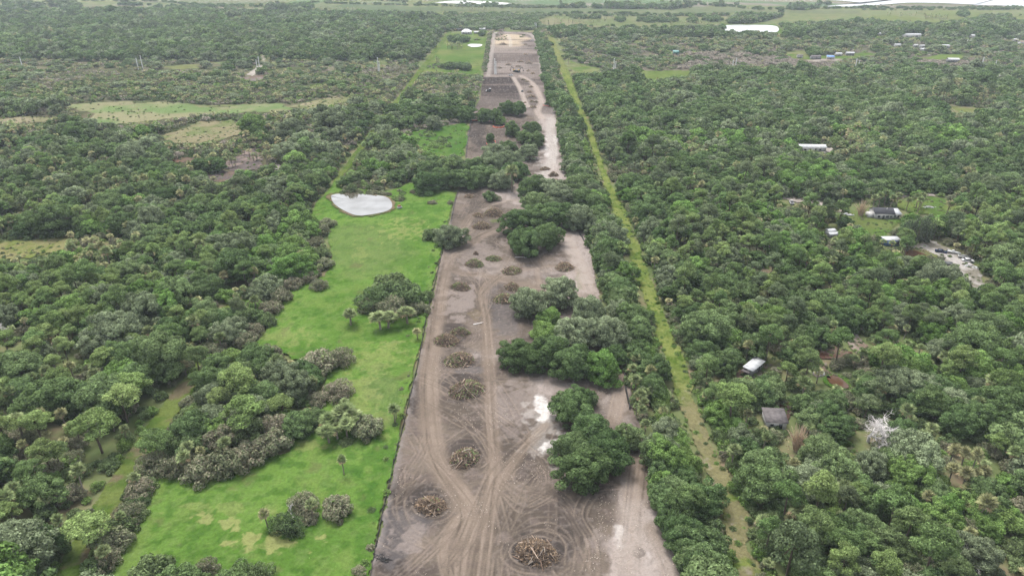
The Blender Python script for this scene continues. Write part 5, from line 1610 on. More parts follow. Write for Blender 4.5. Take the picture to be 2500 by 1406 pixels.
KN = ['oak', 'pine', 'palm', 'shrub']
OBJ = {'oak': 'oak_tree', 'pine': 'pine_tree', 'palm': 'palm_tree', 'shrub': 'shrub'}
CAT = {'oak': 'oak tree', 'pine': 'pine tree', 'palm': 'palm tree', 'shrub': 'shrub'}
LIMIT = 296
LAND = [  # landmarks for telling single trees of the woods apart
    (85, 600, 'the yellowish marsh clearing'), (440, 270, 'the long marsh meadow'), (485, 325, 'the oval marsh meadow'), (590, 395, 'the burnt clearing'), (880, 470, 'the far bank of the pasture pond'),
    (440, 960, 'the upper bend of the worn trail'), (300, 1130, 'the middle of the worn trail'), (190, 1300, 'the lower end of the worn trail'), (560, 1110, 'the grey thicket belt by the pasture'), (690, 960, 'the wood edge jutting into the pasture'),
    (200, 980, 'the small bare patch in the pine wood'), (10, 1020, 'the marshy gap at the frame edge'), (555, 760, 'the small glade in the pine wood'), (660, 415, 'the white path end'), (200, 640, 'the palm stand below the marsh clearing'), (330, 720, 'the tall bare trunked pines'), (130, 800, 'the pine wood beyond the palm stand'), (720, 650, 'the wood edge of the upper pasture'), (420, 830, 'the pine slope above the trail'),
    (1838, 895, 'the white roofed trailer'), (1890, 1010, 'the weathered shed'), (2120, 1040, 'the bleached dead tree'), (2345, 1170, 'the tall palm stand'), (2174, 588, 'the blue mobile home'), (2155, 525, 'the dark roofed white house'),
    (2310, 645, 'the sandy junk lot'), (1985, 362, 'the long white house'), (1875, 660, 'the brown clearing in the wood'), (1945, 1080, 'the dry cane clump'), (2355, 1350, 'the grey dead tree'), (2040, 940, 'the round brown pond'), (2095, 840, 'the dirt track in the wood'),
    (2052, 725, 'the shaded dirt road'), (2225, 570, 'the dark feathery trees'), (1950, 490, 'the sand road in the wood'), (1600, 1200, 'the bottom of the tree row'), (1540, 900, 'the middle of the tree row'), (1470, 640, 'the top of the tree row'),
    (1810, 1200, 'the brown end of the grass lane'), (1700, 900, 'the green middle of the grass lane'), (1590, 640, 'the upper grass lane'), (1500, 430, 'the far bend of the grass lane'), (2000, 1330, 'the bottom edge beyond the lane'), (2200, 1330, 'the bottom edge below the bleached tree'), (2460, 1300, 'the lower corner of the big wood'), (2430, 900, 'the frame edge above the palm stand'), (2430, 760, 'the frame edge below the junk lot'), (1750, 760, 'the wood above the white roofed trailer'),
    (1300, 480, 'the oak band crossing the strip'), (2400, 560, 'the pines beyond the house lawn'), (980, 300, 'the dark belt under the ploughed field')]
LXY = np.array([[float(v) for v in G(a, b)] for a, b, _ in LAND])
TINT = {'oak': ['dark green', 'grey green', 'fresh green', 'mid green'], 'pine': ['yellow green', 'green', 'dull green'], 'palm': ['green', 'olive'], 'shrub': ['grey twiggy', 'dark green', 'fresh green', 'purple grey']}
FORM = {'oak': ('small round', 'broad spreading'), 'pine': ('slim', 'wide crowned'), 'palm': ('short', 'tall'), 'shrub': ('low', 'big rounded')}
CUT = {'oak': 0.9, 'pine': 0.92, 'palm': 0.8, 'shrub': 0.8}
mass = []
for ki, kn in enumerate(KN):
    own = [t for t in TREES if t['k'] == kn]
    cand = [q for q in pool if q[0] == ki]
    dist = []
    for q in cand:
        px_, py_ = PX(q[2], q[3], SIZE[kn][1] * q[5] * 0.6)
        r_ = SIZE[kn][0] * q[4]
        if -15 < px_ < 2515 and -5 < py_ < 1420:
            dist.append(math.hypot(q[3], H) / r_)
        else:
            dist.append(1e9)
    order = np.argsort(dist)
    n_ = max(0, LIMIT - len(own))
    picked = [cand[i] for i in order[:n_] if dist[i] < 1e9]
    for i in order[n_:]:
        mass.append((kn,) + tuple(cand[i][1:]))
    for q in picked:
        li = int(np.argmin(np.hypot(LXY[:, 0] - q[2], LXY[:, 1] - q[3])))
        big = (q[5] if kn in ('pine', 'palm') else q[4]) > CUT[kn]
        lab = '%s %s %s near %s' % (FORM[kn][int(big)], TINT[kn][q[1]], {'oak': 'oak', 'pine': 'pine', 'palm': 'cabbage palm', 'shrub': 'shrub'}[kn], LAND[li][2])
        TREES.append(dict(k=kn, m=q[1], x=q[2], y=q[3], s=q[4], z=q[5], label=lab, cat=None, group='%ss near %s' % ({'palm': 'palm'}.get(kn, kn), LAND[li][2])))

byl = {}
for t in TREES:
    if ' near the ' in (t['label'] or ''): byl.setdefault(t['label'], []).append(t)
for lab_, ts in byl.items():
    if len(ts) > 1:
        nm_ = lab_.split(' near ', 1)
        lx_, ly_ = LXY[[q[2] for q in LAND].index(nm_[1])]
        for k, t in enumerate(sorted(ts, key=lambda t: math.hypot(t['x'] - lx_, t['y'] - ly_))):
            t['label'] = '%s, %s out from %s' % (nm_[0], ORD[min(k, 19)], nm_[1])
rng = np.random.default_rng(99)
for t in TREES:
    kn = t['k']
    var = [v for v in KINDS[kn] if v[2] == t['m']]
    tm, cm, _ = var[rng.integers(len(var))]
    e = empty(OBJ[kn], (t['x'], t['y'], 0.0), rng.uniform(0, 6.28), t['label'], CAT[kn], t['group'])
    u_ = rng.uniform(.86, 1.16)
    e.scale = (t['s'] * u_, t['s'] / u_, t['z'])
    if kn == 'palm' and t['z'] > 1.2 * t['s']:
        pass
    link('trunk' if kn != 'shrub' else 'stems', tm, e)
    link('crown' if kn != 'shrub' else 'foliage', cm, e)

# ---- the rest of each kind: one massed object per kind, instanced on points
PROTO = {}
for kn in KN:
    for lod in (1, 2):
        c_ = bpy.data.collections.new('%s_mass_%d' % (kn, lod))
        for o in FARK[kn][lod]:
            c_.objects.link(o)
        PROTO[kn, lod] = c_


def mass_object(name, rows, coll, nvar, label):
    pts = np.array([[r[2], r[3], 0.0] for r in rows])
    me = bpy.data.meshes.new(name)
    me.vertices.add(len(pts)); me.vertices.foreach_set('co', pts.ravel().astype(np.float32))
    rg = np.random.default_rng(len(rows))
    a = me.attributes.new('pick', 'INT', 'POINT'); a.data.foreach_set('value', np.array([r[1] * 2 + rg.integers(2) for r in rows], np.int32))
    a = me.attributes.new('turn', 'FLOAT', 'POINT'); a.data.foreach_set('value', rg.uniform(0, 6.28, len(rows)).astype(np.float32))
    a = me.attributes.new('size', 'FLOAT_VECTOR', 'POINT'); a.data.foreach_set('vector', np.array([[r[4], r[4], r[5]] for r in rows], np.float32).ravel())
    o = link(name, me)
    ng = bpy.data.node_groups.new(name, 'GeometryNodeTree')
    ng.interface.new_socket('Geometry', in_out='INPUT', socket_type='NodeSocketGeometry')
    ng.interface.new_socket('Geometry', in_out='OUTPUT', socket_type='NodeSocketGeometry')
    N_, L_ = ng.nodes, ng.links
    gi = N_.new('NodeGroupInput'); go = N_.new('NodeGroupOutput')
    ci = N_.new('GeometryNodeCollectionInfo'); ci.inputs['Collection'].default_value = coll
    ci.inputs['Separate Children'].default_value = True; ci.inputs['Reset Children'].default_value = True
    ip = N_.new('GeometryNodeInstanceOnPoints'); ip.inputs['Pick Instance'].default_value = True

    def named(n, t):
        q = N_.new('GeometryNodeInputNamedAttribute'); q.data_type = t; q.inputs['Name'].default_value = n
        return [s for s in q.outputs if s.enabled][0]
    cx_ = N_.new('ShaderNodeCombineXYZ'); L_.new(named('turn', 'FLOAT'), cx_.inputs['Z'])
    L_.new(gi.outputs[0], ip.inputs['Points']); L_.new(ci.outputs[0], ip.inputs['Instance'])
    L_.new(named('pick', 'INT'), ip.inputs['Instance Index']); L_.new(cx_.outputs[0], ip.inputs['Rotation']); L_.new(named('size', 'FLOAT_VECTOR'), ip.inputs['Scale'])
    L_.new(ip.outputs[0], go.inputs[0])
    md = o.modifiers.new('plants', 'NODES'); md.node_group = ng
    tag(o, label, None, None, 'stuff')
    return o


NMASS = {'oak': 'oak_woods', 'pine': 'pine_woods', 'palm': 'palm_woods', 'shrub': 'undergrowth'}
for kn in KN:
    rows = [r for r in mass if r[0] == kn]
    lo = [r for r in rows if r[3] < 430]
    hi = [r for r in rows if r[3] >= 430]
    if lo: mass_object(NMASS[kn], [(0,) + r[1:] for r in lo], PROTO[kn, 1], 2, 'massed %s growing between the single trees' % CAT[kn])
    if hi: mass_object(NMASS[kn], [(0,) + r[1:] for r in hi], PROTO[kn, 2], 2, 'massed %s of the far woods' % CAT[kn])
print('trees', len(TREES), 'massed', len(mass))

# ------------------------------------------------------------------ debris piles on the cleared ground
M_MOUND = solid('dark dug soil', (0.11, 0.083, 0.068), 1, 0.4, 2.0)
M_FROND = leafmat('torn green fronds', (0.060, 0.095, 0.034), (0.085, 0.120, 0.045), 0.2)
M_DRYLEAF = leafmat('dry tan fronds', (0.085, 0.060, 0.042), (0.185, 0.135, 0.092), 0.1)
M_WHITELOG = wood('pale stripped wood', (0.30, 0.25, 0.21), (0.48, 0.42, 0.36))
rng = np.random.default_rng(31)
LOGM = []
for k in range(6):
    mb = MB()
    Ln = rng.uniform(2.2, 4.6)
    b = rng.normal(0, 0.18, 2)
    r = rng.uniform(0.08, 0.19)
    mb.tube([(-Ln / 2, 0, 0), (0, b[0], b[1]), (Ln / 2, 0, 0)], [r, r * 0.85, r * 0.6], 6, 0, rng.random())
    LOGM.append(mb.mesh('log', M_LOG))
mb = MB(); mb.tube([(-1.6, 0, 0), (0, .2, .1), (1.6, 0, 0)], [.14, .12, .08], 6); PALELOG = mb.mesh('log', M_WHITELOG)


def brush_pile(px, py, wpx, label, nlog=30, green=0.3, tan=0.3, pale=0.1, tall=0.24, group='brush piles on the cleared ground', detail=True):
    x, y = G(px, py)
    wd = wpx * mpp(py) * .9
    R0 = wd / 2
    rg = np.random.default_rng(int(px * 7 + py))
    hh = wd * tall * 1.15
    nlog = int(nlog * .8)
    e = empty('brush_pile', (x, y, 0.1), rg.uniform(0, 6.28), label, 'brush pile', group)
    e.scale = (rg.uniform(.95, 1.12), rg.uniform(.72, .95), 1)
    e.rotation_euler = (0, 0, rg.normal(0, .5))
    mb = MB()
    n, mr = 18, 6
    V = [(0, 0, hh * 0.62)]
    for i in range(1, mr + 1):
        f = i / mr
        for k in range(n):
            a = k / n * 2 * math.pi
            rr = R0 * .86 * f * (1 + 0.18 * math.sin(3 * a + px) + .1 * math.sin(5 * a + py) + rg.normal(0, 0.05))
            V.append((rr * math.cos(a), rr * math.sin(a), hh * 0.62 * (1 - f * f) * rg.uniform(0.7, 1.15) - (0.1 if i == mr else 0)))
    F3 = [[0, 1 + k, 1 + (k + 1) % n] for k in range(n)]
    F4 = [[1 + (i - 1) * n + k, 1 + i * n + k, 1 + i * n + (k + 1) % n, 1 + (i - 1) * n + (k + 1) % n] for i in range(1, mr) for k in range(n)]
    mb.add(V, F3); mb.n -= len(V); mb.add(np.zeros((0, 3)), F4); mb.n += len(V)
    mb.obj('mound', M_MOUND, e, smooth_shade=True)

    def spot(spread=0.95):
        a = rg.uniform(0, 6.28)
        f = math.sqrt(rg.random()) * spread
        z = hh * max(.02, 1 - f ** 1.7) * rg.uniform(0.75, 1.08)
        return np.array([R0 * f * math.cos(a), R0 * f * math.sin(a), z + 0.08]), a, f
    for k in range(nlog):
        p, a, f = spot(1.12)
        me = PALELOG if rg.random() < pale else LOGM[rg.integers(6)]
        o = link('log', me, e, p)
        d = Vector((math.cos(a + rg.normal(0, 0.9)), math.sin(a + rg.normal(0, 0.9)), -f * 0.5 + rg.normal(0, 0.22)))
        o.rotation_euler = d.to_track_quat('X', 'Z').to_euler()
        sc = min(1.0, wd / 8.0) * rg.uniform(0.45, 1.1)
        o.scale = (sc, max(sc, .8), max(sc, .8))
    tw = MB()
    for k in range(420 if detail else 60):
        p, a, f = spot(1.05)
        Ln = rg.uniform(0.6, 2.0) * min(1.2, wd / 7)
        d = unit(np.array([math.cos(a) * .5 + rg.normal(0, .7), math.sin(a) * .5 + rg.normal(0, .7), rg.normal(.25, .4)]))
        tw.tube([p - d * Ln / 2, p + d * Ln / 2 + rg.normal(0, .08, 3)], [.07, .025], 3, 0, rg.random(), False)
    tag(tw.obj('brush', M_TWIG, e), kind='stuff')
    for nm, mt, q, sz in (('green_fronds', M_FROND, int(520 * green), .34), ('dry_fronds', M_DRYLEAF, int(420 * tan), .14)):
        if q < 4: continue
        q = max(6, int(q * (wd / 8) ** 2)) if detail else q // 2
        fm = MB()
        P, Nn, T = [], [], []
        ca = rg.uniform(0, 6.28)
        for k in range(q):
            p, a, f = spot(1.0)
            if nm == 'green_fronds' and math.cos(a - ca) < -.25 and rg.random() < .75: continue
            P.append(p + np.array([0, 0, .12])); Nn.append([rg.normal(0, .9), rg.normal(0, .9), 1]); T.append(rg.random())
        if not P: continue
        cards(fm, np.array(P), unit(np.array(Nn)), sz, rg, np.array(T), 0, 0.45 if nm == 'green_fronds' else 3.2)
        tag(fm.obj(nm, mt, e), kind='stuff')
    return e


PILES = [
    (1310, 1352, 118, 'tan brush pile with pale stripped wood, lowest on the bare soil', 46, .0, .9, .35, .26), (1052, 1238, 88, 'dark brush pile topped with straw, between fence and haul road', 26, .12, .75, .1, .26),
    (1135, 1122, 92, 'round log pile with green fronds at both ends, inside a dark ring of tracks', 36, .5, .35, .15, .26), (1139, 955, 100, 'big orange brown log pile between the two haul roads', 60, .45, .3, .15, .26),
    (1121, 882, 84, 'log pile with reddish logs below the split pile', 40, .45, .3, .1, .24), (1090, 836, 66, 'reddish brown brush pile next to the fence road', 26, .3, .4, .1, .30), (1124, 815, 50, 'leafy green brush pile leaning on the reddish pile', 12, 1.1, .1, .0, .30),
    (1124, 704, 52, 'grey green brush pile opposite the pasture grove', 14, .6, .15, .05, .26), (1232, 734, 62, 'tan log pile partly under a pale grey oak', 30, .6, .4, .1, .26), (1251, 704, 46, 'tan log pile just above the pile under the oak', 24, .4, .4, .1, .28),
    (1158, 648, 50, 'green leafy brush pile near the track bend', 8, 1.3, .05, .0, .30), (1206, 634, 42, 'low green brush pile beside the leafy one', 6, 1.2, .1, .05, .20), (1250, 664, 56, 'long low brush pile in the middle of the crossing tracks', 18, .35, .3, .15, .2),
    (1378, 656, 52, 'orange brown log pile beside the pale track', 30, .15, .6, .05, .28), (1162, 622, 14, 'small upturned stump pile on littered soil', 4, 0, .1, 0, .6), (1176, 556, 50, 'grey brush pile by the upper track', 18, .25, .35, .1, .28), (1205, 526, 54, 'tall grey brush pile above another grey pile', 22, .3, .3, .1, .34),
    (1168, 528, 34, 'flat grey brush pile at the fence side of the tall one', 14, .1, .3, .2, .2), (1146, 482, 30, 'flat brush heap at the very top of the lower clearing', 10, .1, .4, .2, .2), (1351, 430, 28, 'brush pile at the foot of the white sand road', 10, .1, .3, .1, .34), (1357, 446, 30, 'brush pile just below the one at the foot of the sand road', 10, .2, .3, .1, .26),
    (1330, 415, 30, 'low grey brush heap beside the white sand road', 8, .1, .4, .1, .2),
]
for p in PILES:
    brush_pile(*p)
FARP = [(1302, 262, 20, 'nearest the road bend'), (1282, 250, 9, 'a tiny one beside the two road forks'), (1298, 248, 16, 'above the road bend'), (1308, 249, 14, 'beside the pile above the bend'), (1297, 236, 22, 'long and flat'), (1293, 225, 16, 'level with the dark car'), (1296, 212, 14, 'between the two far roads'),
        (1287, 199, 13, 'near the top of the far roads'), (1278, 195, 16, 'just below the cross road'), (1242, 158, 18, 'round and dark, alone above the cross road'), (1265, 163, 20, 'beside the round dark one'), (1220, 166, 14, 'beside the twin poles'), (1270, 151, 18, 'flat, behind the round dark one'), (1290, 154, 26, 'long, near the pale edge road'), (1290, 173, 14, 'beside the excavators'), (1301, 179, 14, 'at the end of the cross road'),
        (1284, 133, 14, 'half way to the sand pad'), (1284, 108, 12, 'at the edge of the sand pad'), (1228, 108, 24, 'flat at the foot of the sand pad')]
for px_, py_, w_, d_ in FARP:
    brush_pile(px_, py_ + 2, w_, 'far brush pile, ' + d_, 5, .1, .35, .1, .26, 'far brush piles', False)

# loose pale logs and fallen branches
def fallen(px, py, lpx, az, label, forks=3, mat=None, name='fallen_log', cat='log'):
    x, y = G(px, py)
    Ln = lpx * mpp(py)
    rg = np.random.default_rng(int(px))
    mb = MB()
    mb.tube([(-Ln / 2, 0, .35), (0, rg.normal(0, .25), .42), (Ln / 2, 0, .5)], [.16, .13, .05], 6)
    for k in range(forks):
        t = rg.uniform(-.1, .45) * Ln
        mb.tube([(t, 0, .42), (t + Ln * .14, rg.choice([-1, 1]) * Ln * rg.uniform(.1, .2), rg.uniform(.3, .8))], [.07, .025], 4)
    o = mb.obj(name, mat or M_DEADWOOD, None, (x, y, 0.05), az)
    tag(o, label, cat)


fallen(813, 1262, 36, .15, 'bleached forked branch lying on the grass below the round thicket', 3, None, 'fallen_branch', 'branch')
fallen(1274, 631, 34, -.1, 'pale fallen log at the foot of the upper grove', 1)
fallen(1440, 1196, 16, 1.0, 'thin pale branch beside the lowest oak of the white sand grove', 2, None, 'fallen_branch', 'branch')
fallen(1168, 792, 26, .4, 'stripped pole lying above the leafy brush pile', 1)
fallen(1585, 1150, 22, 1.3, 'grey log at the tree row below the white sand grove', 1)

# litter of chips and roots over the soil
P_, N_, T_ = [], [], []
rg = np.random.default_rng(8)
while len(P_) < 2600:
    py_ = rg.uniform(560, 1420); px_ = rg.uniform(900, 1650)
    if not inpoly(np.array([px_]), np.array([py_]), STRIP)[0]: continue
    x_, y_ = G(px_, py_)
    if fbm(x_, y_, 9, 151, 3) < .52: continue
    P_.append((x_, y_, .30)); N_.append((rg.normal(0, .4), rg.normal(0, .4), 1)); T_.append(rg.random())
mb = MB(); cards(mb, np.array(P_), unit(np.array(N_)), .20, rg, np.array(T_), 0, .4)
tag(mb.obj('wood_litter', M_WHITELOG), 'scattered chips and roots on the bare soil', None, None, 'stuff')

# ------------------------------------------------------------------ fences
M_BLACK = solid('black silt fabric', (0.012, 0.012, 0.013), .6, .3, 2)
M_ORANGE = solid('orange safety net', (0.62, 0.15, 0.09), .6, .15, 2)
M_STAKE = solid('grey stake', (0.16, 0.12, 0.09), .9)


def fence(name, pp, hgt, mat, label, cat, fat=0.06, step=2.4, lean=0.0):
    pts = smooth(wpoly(pp), 1.2)
    rg = np.random.default_rng(len(pts))
    pts = pts + rg.normal(0, .05, pts.shape)
    c = pts[len(pts) // 2]
    e = empty(name, (c[0], c[1], 0), 0, label, cat)
    q = pts - c
    off = offset(q, fat) - q
    hz = hgt * (1 + .10 * np.sin(np.arange(len(q)) * .9) + rg.normal(0, .05, len(q)))
    n = len(q)
    V = np.concatenate([np.c_[q, np.full(n, -.05)], np.c_[q + off * .4, hz], np.c_[q + off * 1.4, hz], np.c_[q + off, np.full(n, -.05)]])
    i = np.arange(n - 1)
    F = np.concatenate([np.stack([i + a * n, i + 1 + a * n, i + 1 + b * n, i + b * n], 1) for a, b in ((0, 1), (1, 2), (2, 3))])
    mb = MB(); mb.add(V, F); mb.obj('fabric', mat, e)
    st = MB(); d = 0
    for k in range(1, n):
        d += np.linalg.norm(q[k] - q[k - 1])
        if d > step:
            d = 0
            st.box((q[k][0] - .06, q[k][1], hgt * .55), (.06, .06, hgt * 1.25))
    if st.n: tag(st.obj('stakes', M_STAKE, e), kind='stuff')


fence('silt_fence', [(900, 1440), (918, 1330), (948, 1190), (968, 1100), (984, 1040), (1010, 930), (1028, 850), (1040, 780), (1062, 690), (1076, 630), (1080, 615)], .68, M_BLACK, 'long black silt fence between the green pasture and the bare soil', 'silt fence', .10)
fence('silt_fence', [(1100, 545), (1106, 515), (1112, 490), (1118, 468)], .85, M_BLACK, 'short black silt fence run at the top corner of the pasture', 'silt fence', .16)
fence('silt_fence', [(1137, 385), (1142, 340), (1150, 297)], .85, M_BLACK, 'black silt fence on the weedy side of the dark fenced lot', 'silt fence', .2)
fence('silt_fence', [(1668, 1430), (1655, 1380), (1642, 1340)], .9, M_BLACK, 'black silt fence at the bottom of the tree row', 'silt fence', .3)
fence('silt_fence', [(1536, 1000), (1526, 950), (1522, 900), (1519, 860)], .9, M_BLACK, 'black silt fence beside the pale palms', 'silt fence', .25)
fence('silt_fence', [(1424, 590), (1420, 580), (1414, 572), (1416, 562)], .9, M_BLACK, 'black silt fence hooking round the upper grove', 'silt fence', .2)
fence('silt_fence', [(1592, 1160), (1584, 1140), (1580, 1120)], .8, M_BLACK, 'black silt fence scrap by the tree row', 'silt fence', .2)


def ring(cx, cy_, rx, ry, a0=0, a1=6.28):
    an = np.linspace(a0, a1, 14)
    return [(cx + rx * math.cos(a), cy_ + ry * math.sin(a)) for a in an]


fence('safety_fence', ring(1199, 351, 12, 7), 1.0, M_ORANGE, 'orange safety fence ring around the lone upright oak', 'safety fence', .1)
fence('safety_fence', ring(1217, 309, 15, 5, .3, 2.8), 1.1, M_ORANGE, 'orange safety fence in front of the fresh green oak', 'safety fence', .1)
fence('safety_fence', [(1152, 296), (1170, 296), (1200, 298)], .9, M_ORANGE, 'low orange fence along the back of the dark lot', 'safety fence', .1)
fence('safety_fence', [(1325, 258), (1340, 261), (1354, 263)], .6, M_ORANGE, 'orange fence below the dark oak at the road bend', 'safety fence', .1)
# crumpled roll of fence fabric
x_, y_ = G(932, 1366)
mb = MB(); rg = np.random.default_rng(4)
for k in range(9):
    a = rg.uniform(0, 3)
    mb.tube([(rg.uniform(-2, 2), rg.uniform(-1.5, 1.5), .2), (rg.uniform(-2, 2), rg.uniform(-1.5, 1.5), rg.uniform(.3, .6)), (rg.uniform(-2.5, 2.5), rg.uniform(-1.5, 2), .15)], .07, 4)
tag(mb.obj('fabric_heap', M_BLACK, None, (x_, y_, .1)), 'crumpled black fence fabric dumped by the fence at the bottom edge', 'fabric heap')

# ------------------------------------------------------------------ buildings
M_WHITE = solid('white painted wall', (0.60, 0.59, 0.57), .6, .08, .8)
M_WROOF = solid('white metal roof', (0.50, 0.51, 0.52), .5, .25, .9)
M_DROOF = solid('dark shingle roof', (0.035, 0.036, 0.045), .85, .25, 1.2)
M_GROOF = solid('weathered grey roof', (0.13, 0.115, 0.115), .85, .45, .8)
M_BLUE = solid('light blue wall', (0.13, 0.27, 0.62), .6, .06, .8)
M_GREYW = solid('grey wall', (0.28, 0.28, 0.28), .7, .15, .8)
M_TEAL = solid('teal roof', (0.10, 0.27, 0.24), .5, .1, .8)
M_TAN = solid('tan roof', (0.33, 0.25, 0.20), .8, .15, .8)
M_GLASS = solid('dark window', (0.02, 0.025, 0.035), .15, .1, 1, 0, .6)
M_BROWNW = solid('brown boards', (0.12, 0.08, 0.06), .9, .25, 1)
M_RUST = solid('rust', (0.25, 0.09, 0.045), .8, .3, 2)
M_TYRE = solid('tyre', (0.02, 0.02, 0.02), .9, .1)
M_CARW = solid('white car paint', (0.75, 0.75, 0.76), .25, .03, 1, 0, .5)
M_CARD = solid('dark blue car paint', (0.02, 0.03, 0.09), .25, .05, 1, 0, .5)
M_YEL = solid('yellow machine paint', (0.55, 0.32, 0.03), .5, .1, 1)
M_DARKM = solid('dark machine steel', (0.03, 0.03, 0.03), .6, .2, 1)
M_TARP = solid('pale tarpaulin', (0.50, 0.51, 0.52), .6, .15, .8)
M_HAYBALE = solid('sawn boards', (0.35, 0.25, 0.16), .9, .2)


def roof_mesh(L_, W_, h0, rh, style, over=.4, th=.12):
    mb = MB()
    l, w_ = L_ / 2 + over, W_ / 2 + over
    for dz in (0,):
        if style == 'gable':
            V = [(-l, -w_, h0), (l, -w_, h0), (l, 0, h0 + rh), (-l, 0, h0 + rh), (l, w_, h0), (-l, w_, h0)]
            top = [(x, y, z + th) for x, y, z in V]
            mb.add(V + top, [[0, 3, 2, 1], [3, 5, 4, 2], [6, 7, 8, 9], [9, 8, 10, 11], [0, 1, 7, 6], [5, 11, 10, 4]])
            mb.add([V[0], V[3], V[5], top[0], top[3], top[5], V[1], V[2], V[4], top[1], top[2], top[4]], [[0, 3, 4, 1], [1, 4, 5, 2], [6, 7, 10, 9], [7, 8, 11, 10]])
        elif style == 'hip':
            r = max(0, l - w_)
            V = [(-l, -w_, h0), (l, -w_, h0), (l, w_, h0), (-l, w_, h0), (-r, 0, h0 + rh), (r, 0, h0 + rh)]
            mb.add(V, [[0, 1, 5, 4], [2, 3, 4, 5]]); mb.add(V, [[1, 2, 5], [3, 0, 4]]); mb.add(V, [[0, 3, 2, 1]])
        else:        # single slope
            V = [(-l, -w_, h0), (l, -w_, h0), (l, w_, h0 + rh), (-l, w_, h0 + rh)]
            mb.add(V + [(x, y, z + th) for x, y, z in V], [[0, 3, 2, 1], [4, 5, 6, 7], [0, 1, 5, 4], [1, 2, 6, 5], [2, 3, 7, 6], [3, 0, 4, 7]])
    return mb


def house(name, px, py, L_, W_, hw, rh, style, wall, roof, label, cat='house', rz=0.0, wins=(), door=None, group=None, wmat=None):
    x, y = G(px, py)
    e = empty(name, (x, y, 0.05), rz, label, cat, group)
    mb = MB(); mb.box((0, 0, hw / 2), (L_, W_, hw))
    if style == 'gable':
        for s in (-1, 1):
            xx = s * (L_ / 2 - .05)
            mb.add([(xx, -W_ / 2, hw), (xx, W_ / 2, hw), (xx, 0, hw + rh * .96)], [[0, 1, 2]])
    mb.obj('wall', wall, e)
    roof_mesh(L_, W_, hw + .01, rh, style).obj('roof', roof, e)
    for k, (wx, wz, ww, wh) in enumerate(wins):
        wm = MB(); wm.box((wx, -W_ / 2 - .02, wz), (ww, .10, wh)); wo = wm.obj('window', wmat or M_GLASS, e)
        fm = MB()
        for sx in (-1, 1): fm.box((wx + sx * (ww / 2 + .05), -W_ / 2 - .03, wz), (.1, .14, wh + .2))
        fm.box((wx, -W_ / 2 - .03, wz + wh / 2 + .05), (ww, .135, .1)); fm.box((wx, -W_ / 2 - .03, wz - wh / 2 - .05), (ww, .135, .1))
        fm.obj('frame', M_WHITE, wo)
    if door:
        dm = MB(); dm.box((door[0], -W_ / 2 - .02, door[2] / 2), (door[1], .11, door[2])); dm.obj('door', M_GLASS if len(door) < 4 else door[3], e)
    return e


# white house with the dark roof and its pale extension
hs = house('house', 2150, 530, 9.0, 7.5, 2.9, 1.9, 'gable', M_WHITE, M_DROOF, 'white house with a dark gabled roof and pale wing on the lawn', 'house', -.08, [(-2.6, 1.5, 1.2, 1.1), (1.4, 1.5, 1.4, 1.1), (3.2, 1.5, .9, 1.0)], (-.4, 1.0, 2.1))
mb = MB(); mb.box((6.4, .3, 1.25), (3.7, 5.5, 2.5)); mb.obj('wing', M_WHITE, hs)
rf = roof_mesh(3.8, 5.6, 2.52, .9, 'shed', .3).obj('wing_roof', M_WROOF, hs); rf.location = (6.45, .3, 0)
mb = MB(); mb.box((-5.8, -.5, 1.1), (2.4, 4, 2.2)); mb.obj('porch', M_WHITE, hs)
mb = MB(); 
mb = MB(); mb.box((1.6, -1.2, 4.6), (.35, .35, .9)); mb.obj('vent_pipe', M_WHITE, hs)
for wx in (5.6, 7.2):
    mb = MB(); mb.box((wx, -2.47, 1.4), (.9, .08, .9)); mb.obj('window', M_GLASS, hs)
# blue cabin
house('cabin', 2172, 597, 6.6, 3.4, 2.7, .25, 'shed', M_BLUE, M_WROOF, 'blue cabin with a flat white roof beside the dark feathery trees', 'cabin', .03, [(.9, 1.6, .8, .8), (2.35, 1.45, 1.2, 1.5)], (-1.6, .8, 2.0, M_BLUE))
house('house', 1980, 368, 16.5, 6.5, 2.7, 1.3, 'gable', M_WHITE, M_WROOF, 'long white house with white metal roof among the dark oaks', 'house', -.06, [(-5, 1.4, 1.5, 1.0), (-1.5, 1.4, 1.2, 1.0), (4.5, 1.4, 1.5, 1.0)], (1.6, 1.0, 2.1))
house('trailer_home', 1838, 908, 7.6, 2.7, 2.7, .3, 'shed', M_GREYW, M_WROOF, 'white roofed trailer home standing diagonally in a brown clearing', 'trailer', .80, [(2.2, 1.7, .8, .9), (-.4, 1.7, .8, .9)], (1.0, .8, 2.0))
tk = empty('lean_to', (*G(1822, 918), .05), .8, 'sagging grey lean to beside the white roofed trailer', 'lean-to')
mb = MB(); mb.box((0, 0, 2.2), (3.4, 2.6, .15), 0, 0); mb.obj('roof', M_GROOF, tk)
for sx in (-1.5, 1.5):
    for sy in (-1.1, 1.1):
        mb = MB(); mb.tube([(sx, sy, 0), (sx, sy, 2.13)], .07, 6); mb.obj('post', M_BROWNW, tk)
sh = house('shed', 1888, 1034, 5.4, 5.2, 2.4, .7, 'shed', M_WHITE, M_GROOF, 'weathered shed with streaked grey roof and white front', 'shed', -.10, [(-1.2, 1.4, .9, .7)], (1.2, .9, 1.9))
house('shed', 2026, 572, 3.4, 2.6, 1.9, .6, 'gable', M_WHITE, M_WROOF, 'small white shed among the trees, upper of two white roofs', 'shed', .3, [(.6, 1.2, .6, .6)])
house('shed', 2033, 579, 4.4, 2.4, 1.7, .5, 'gable', M_GREYW, M_WROOF, 'small white roofed shed, lower of two among the trees', 'shed', .15, [(-.8, 1.1, .6, .6)])
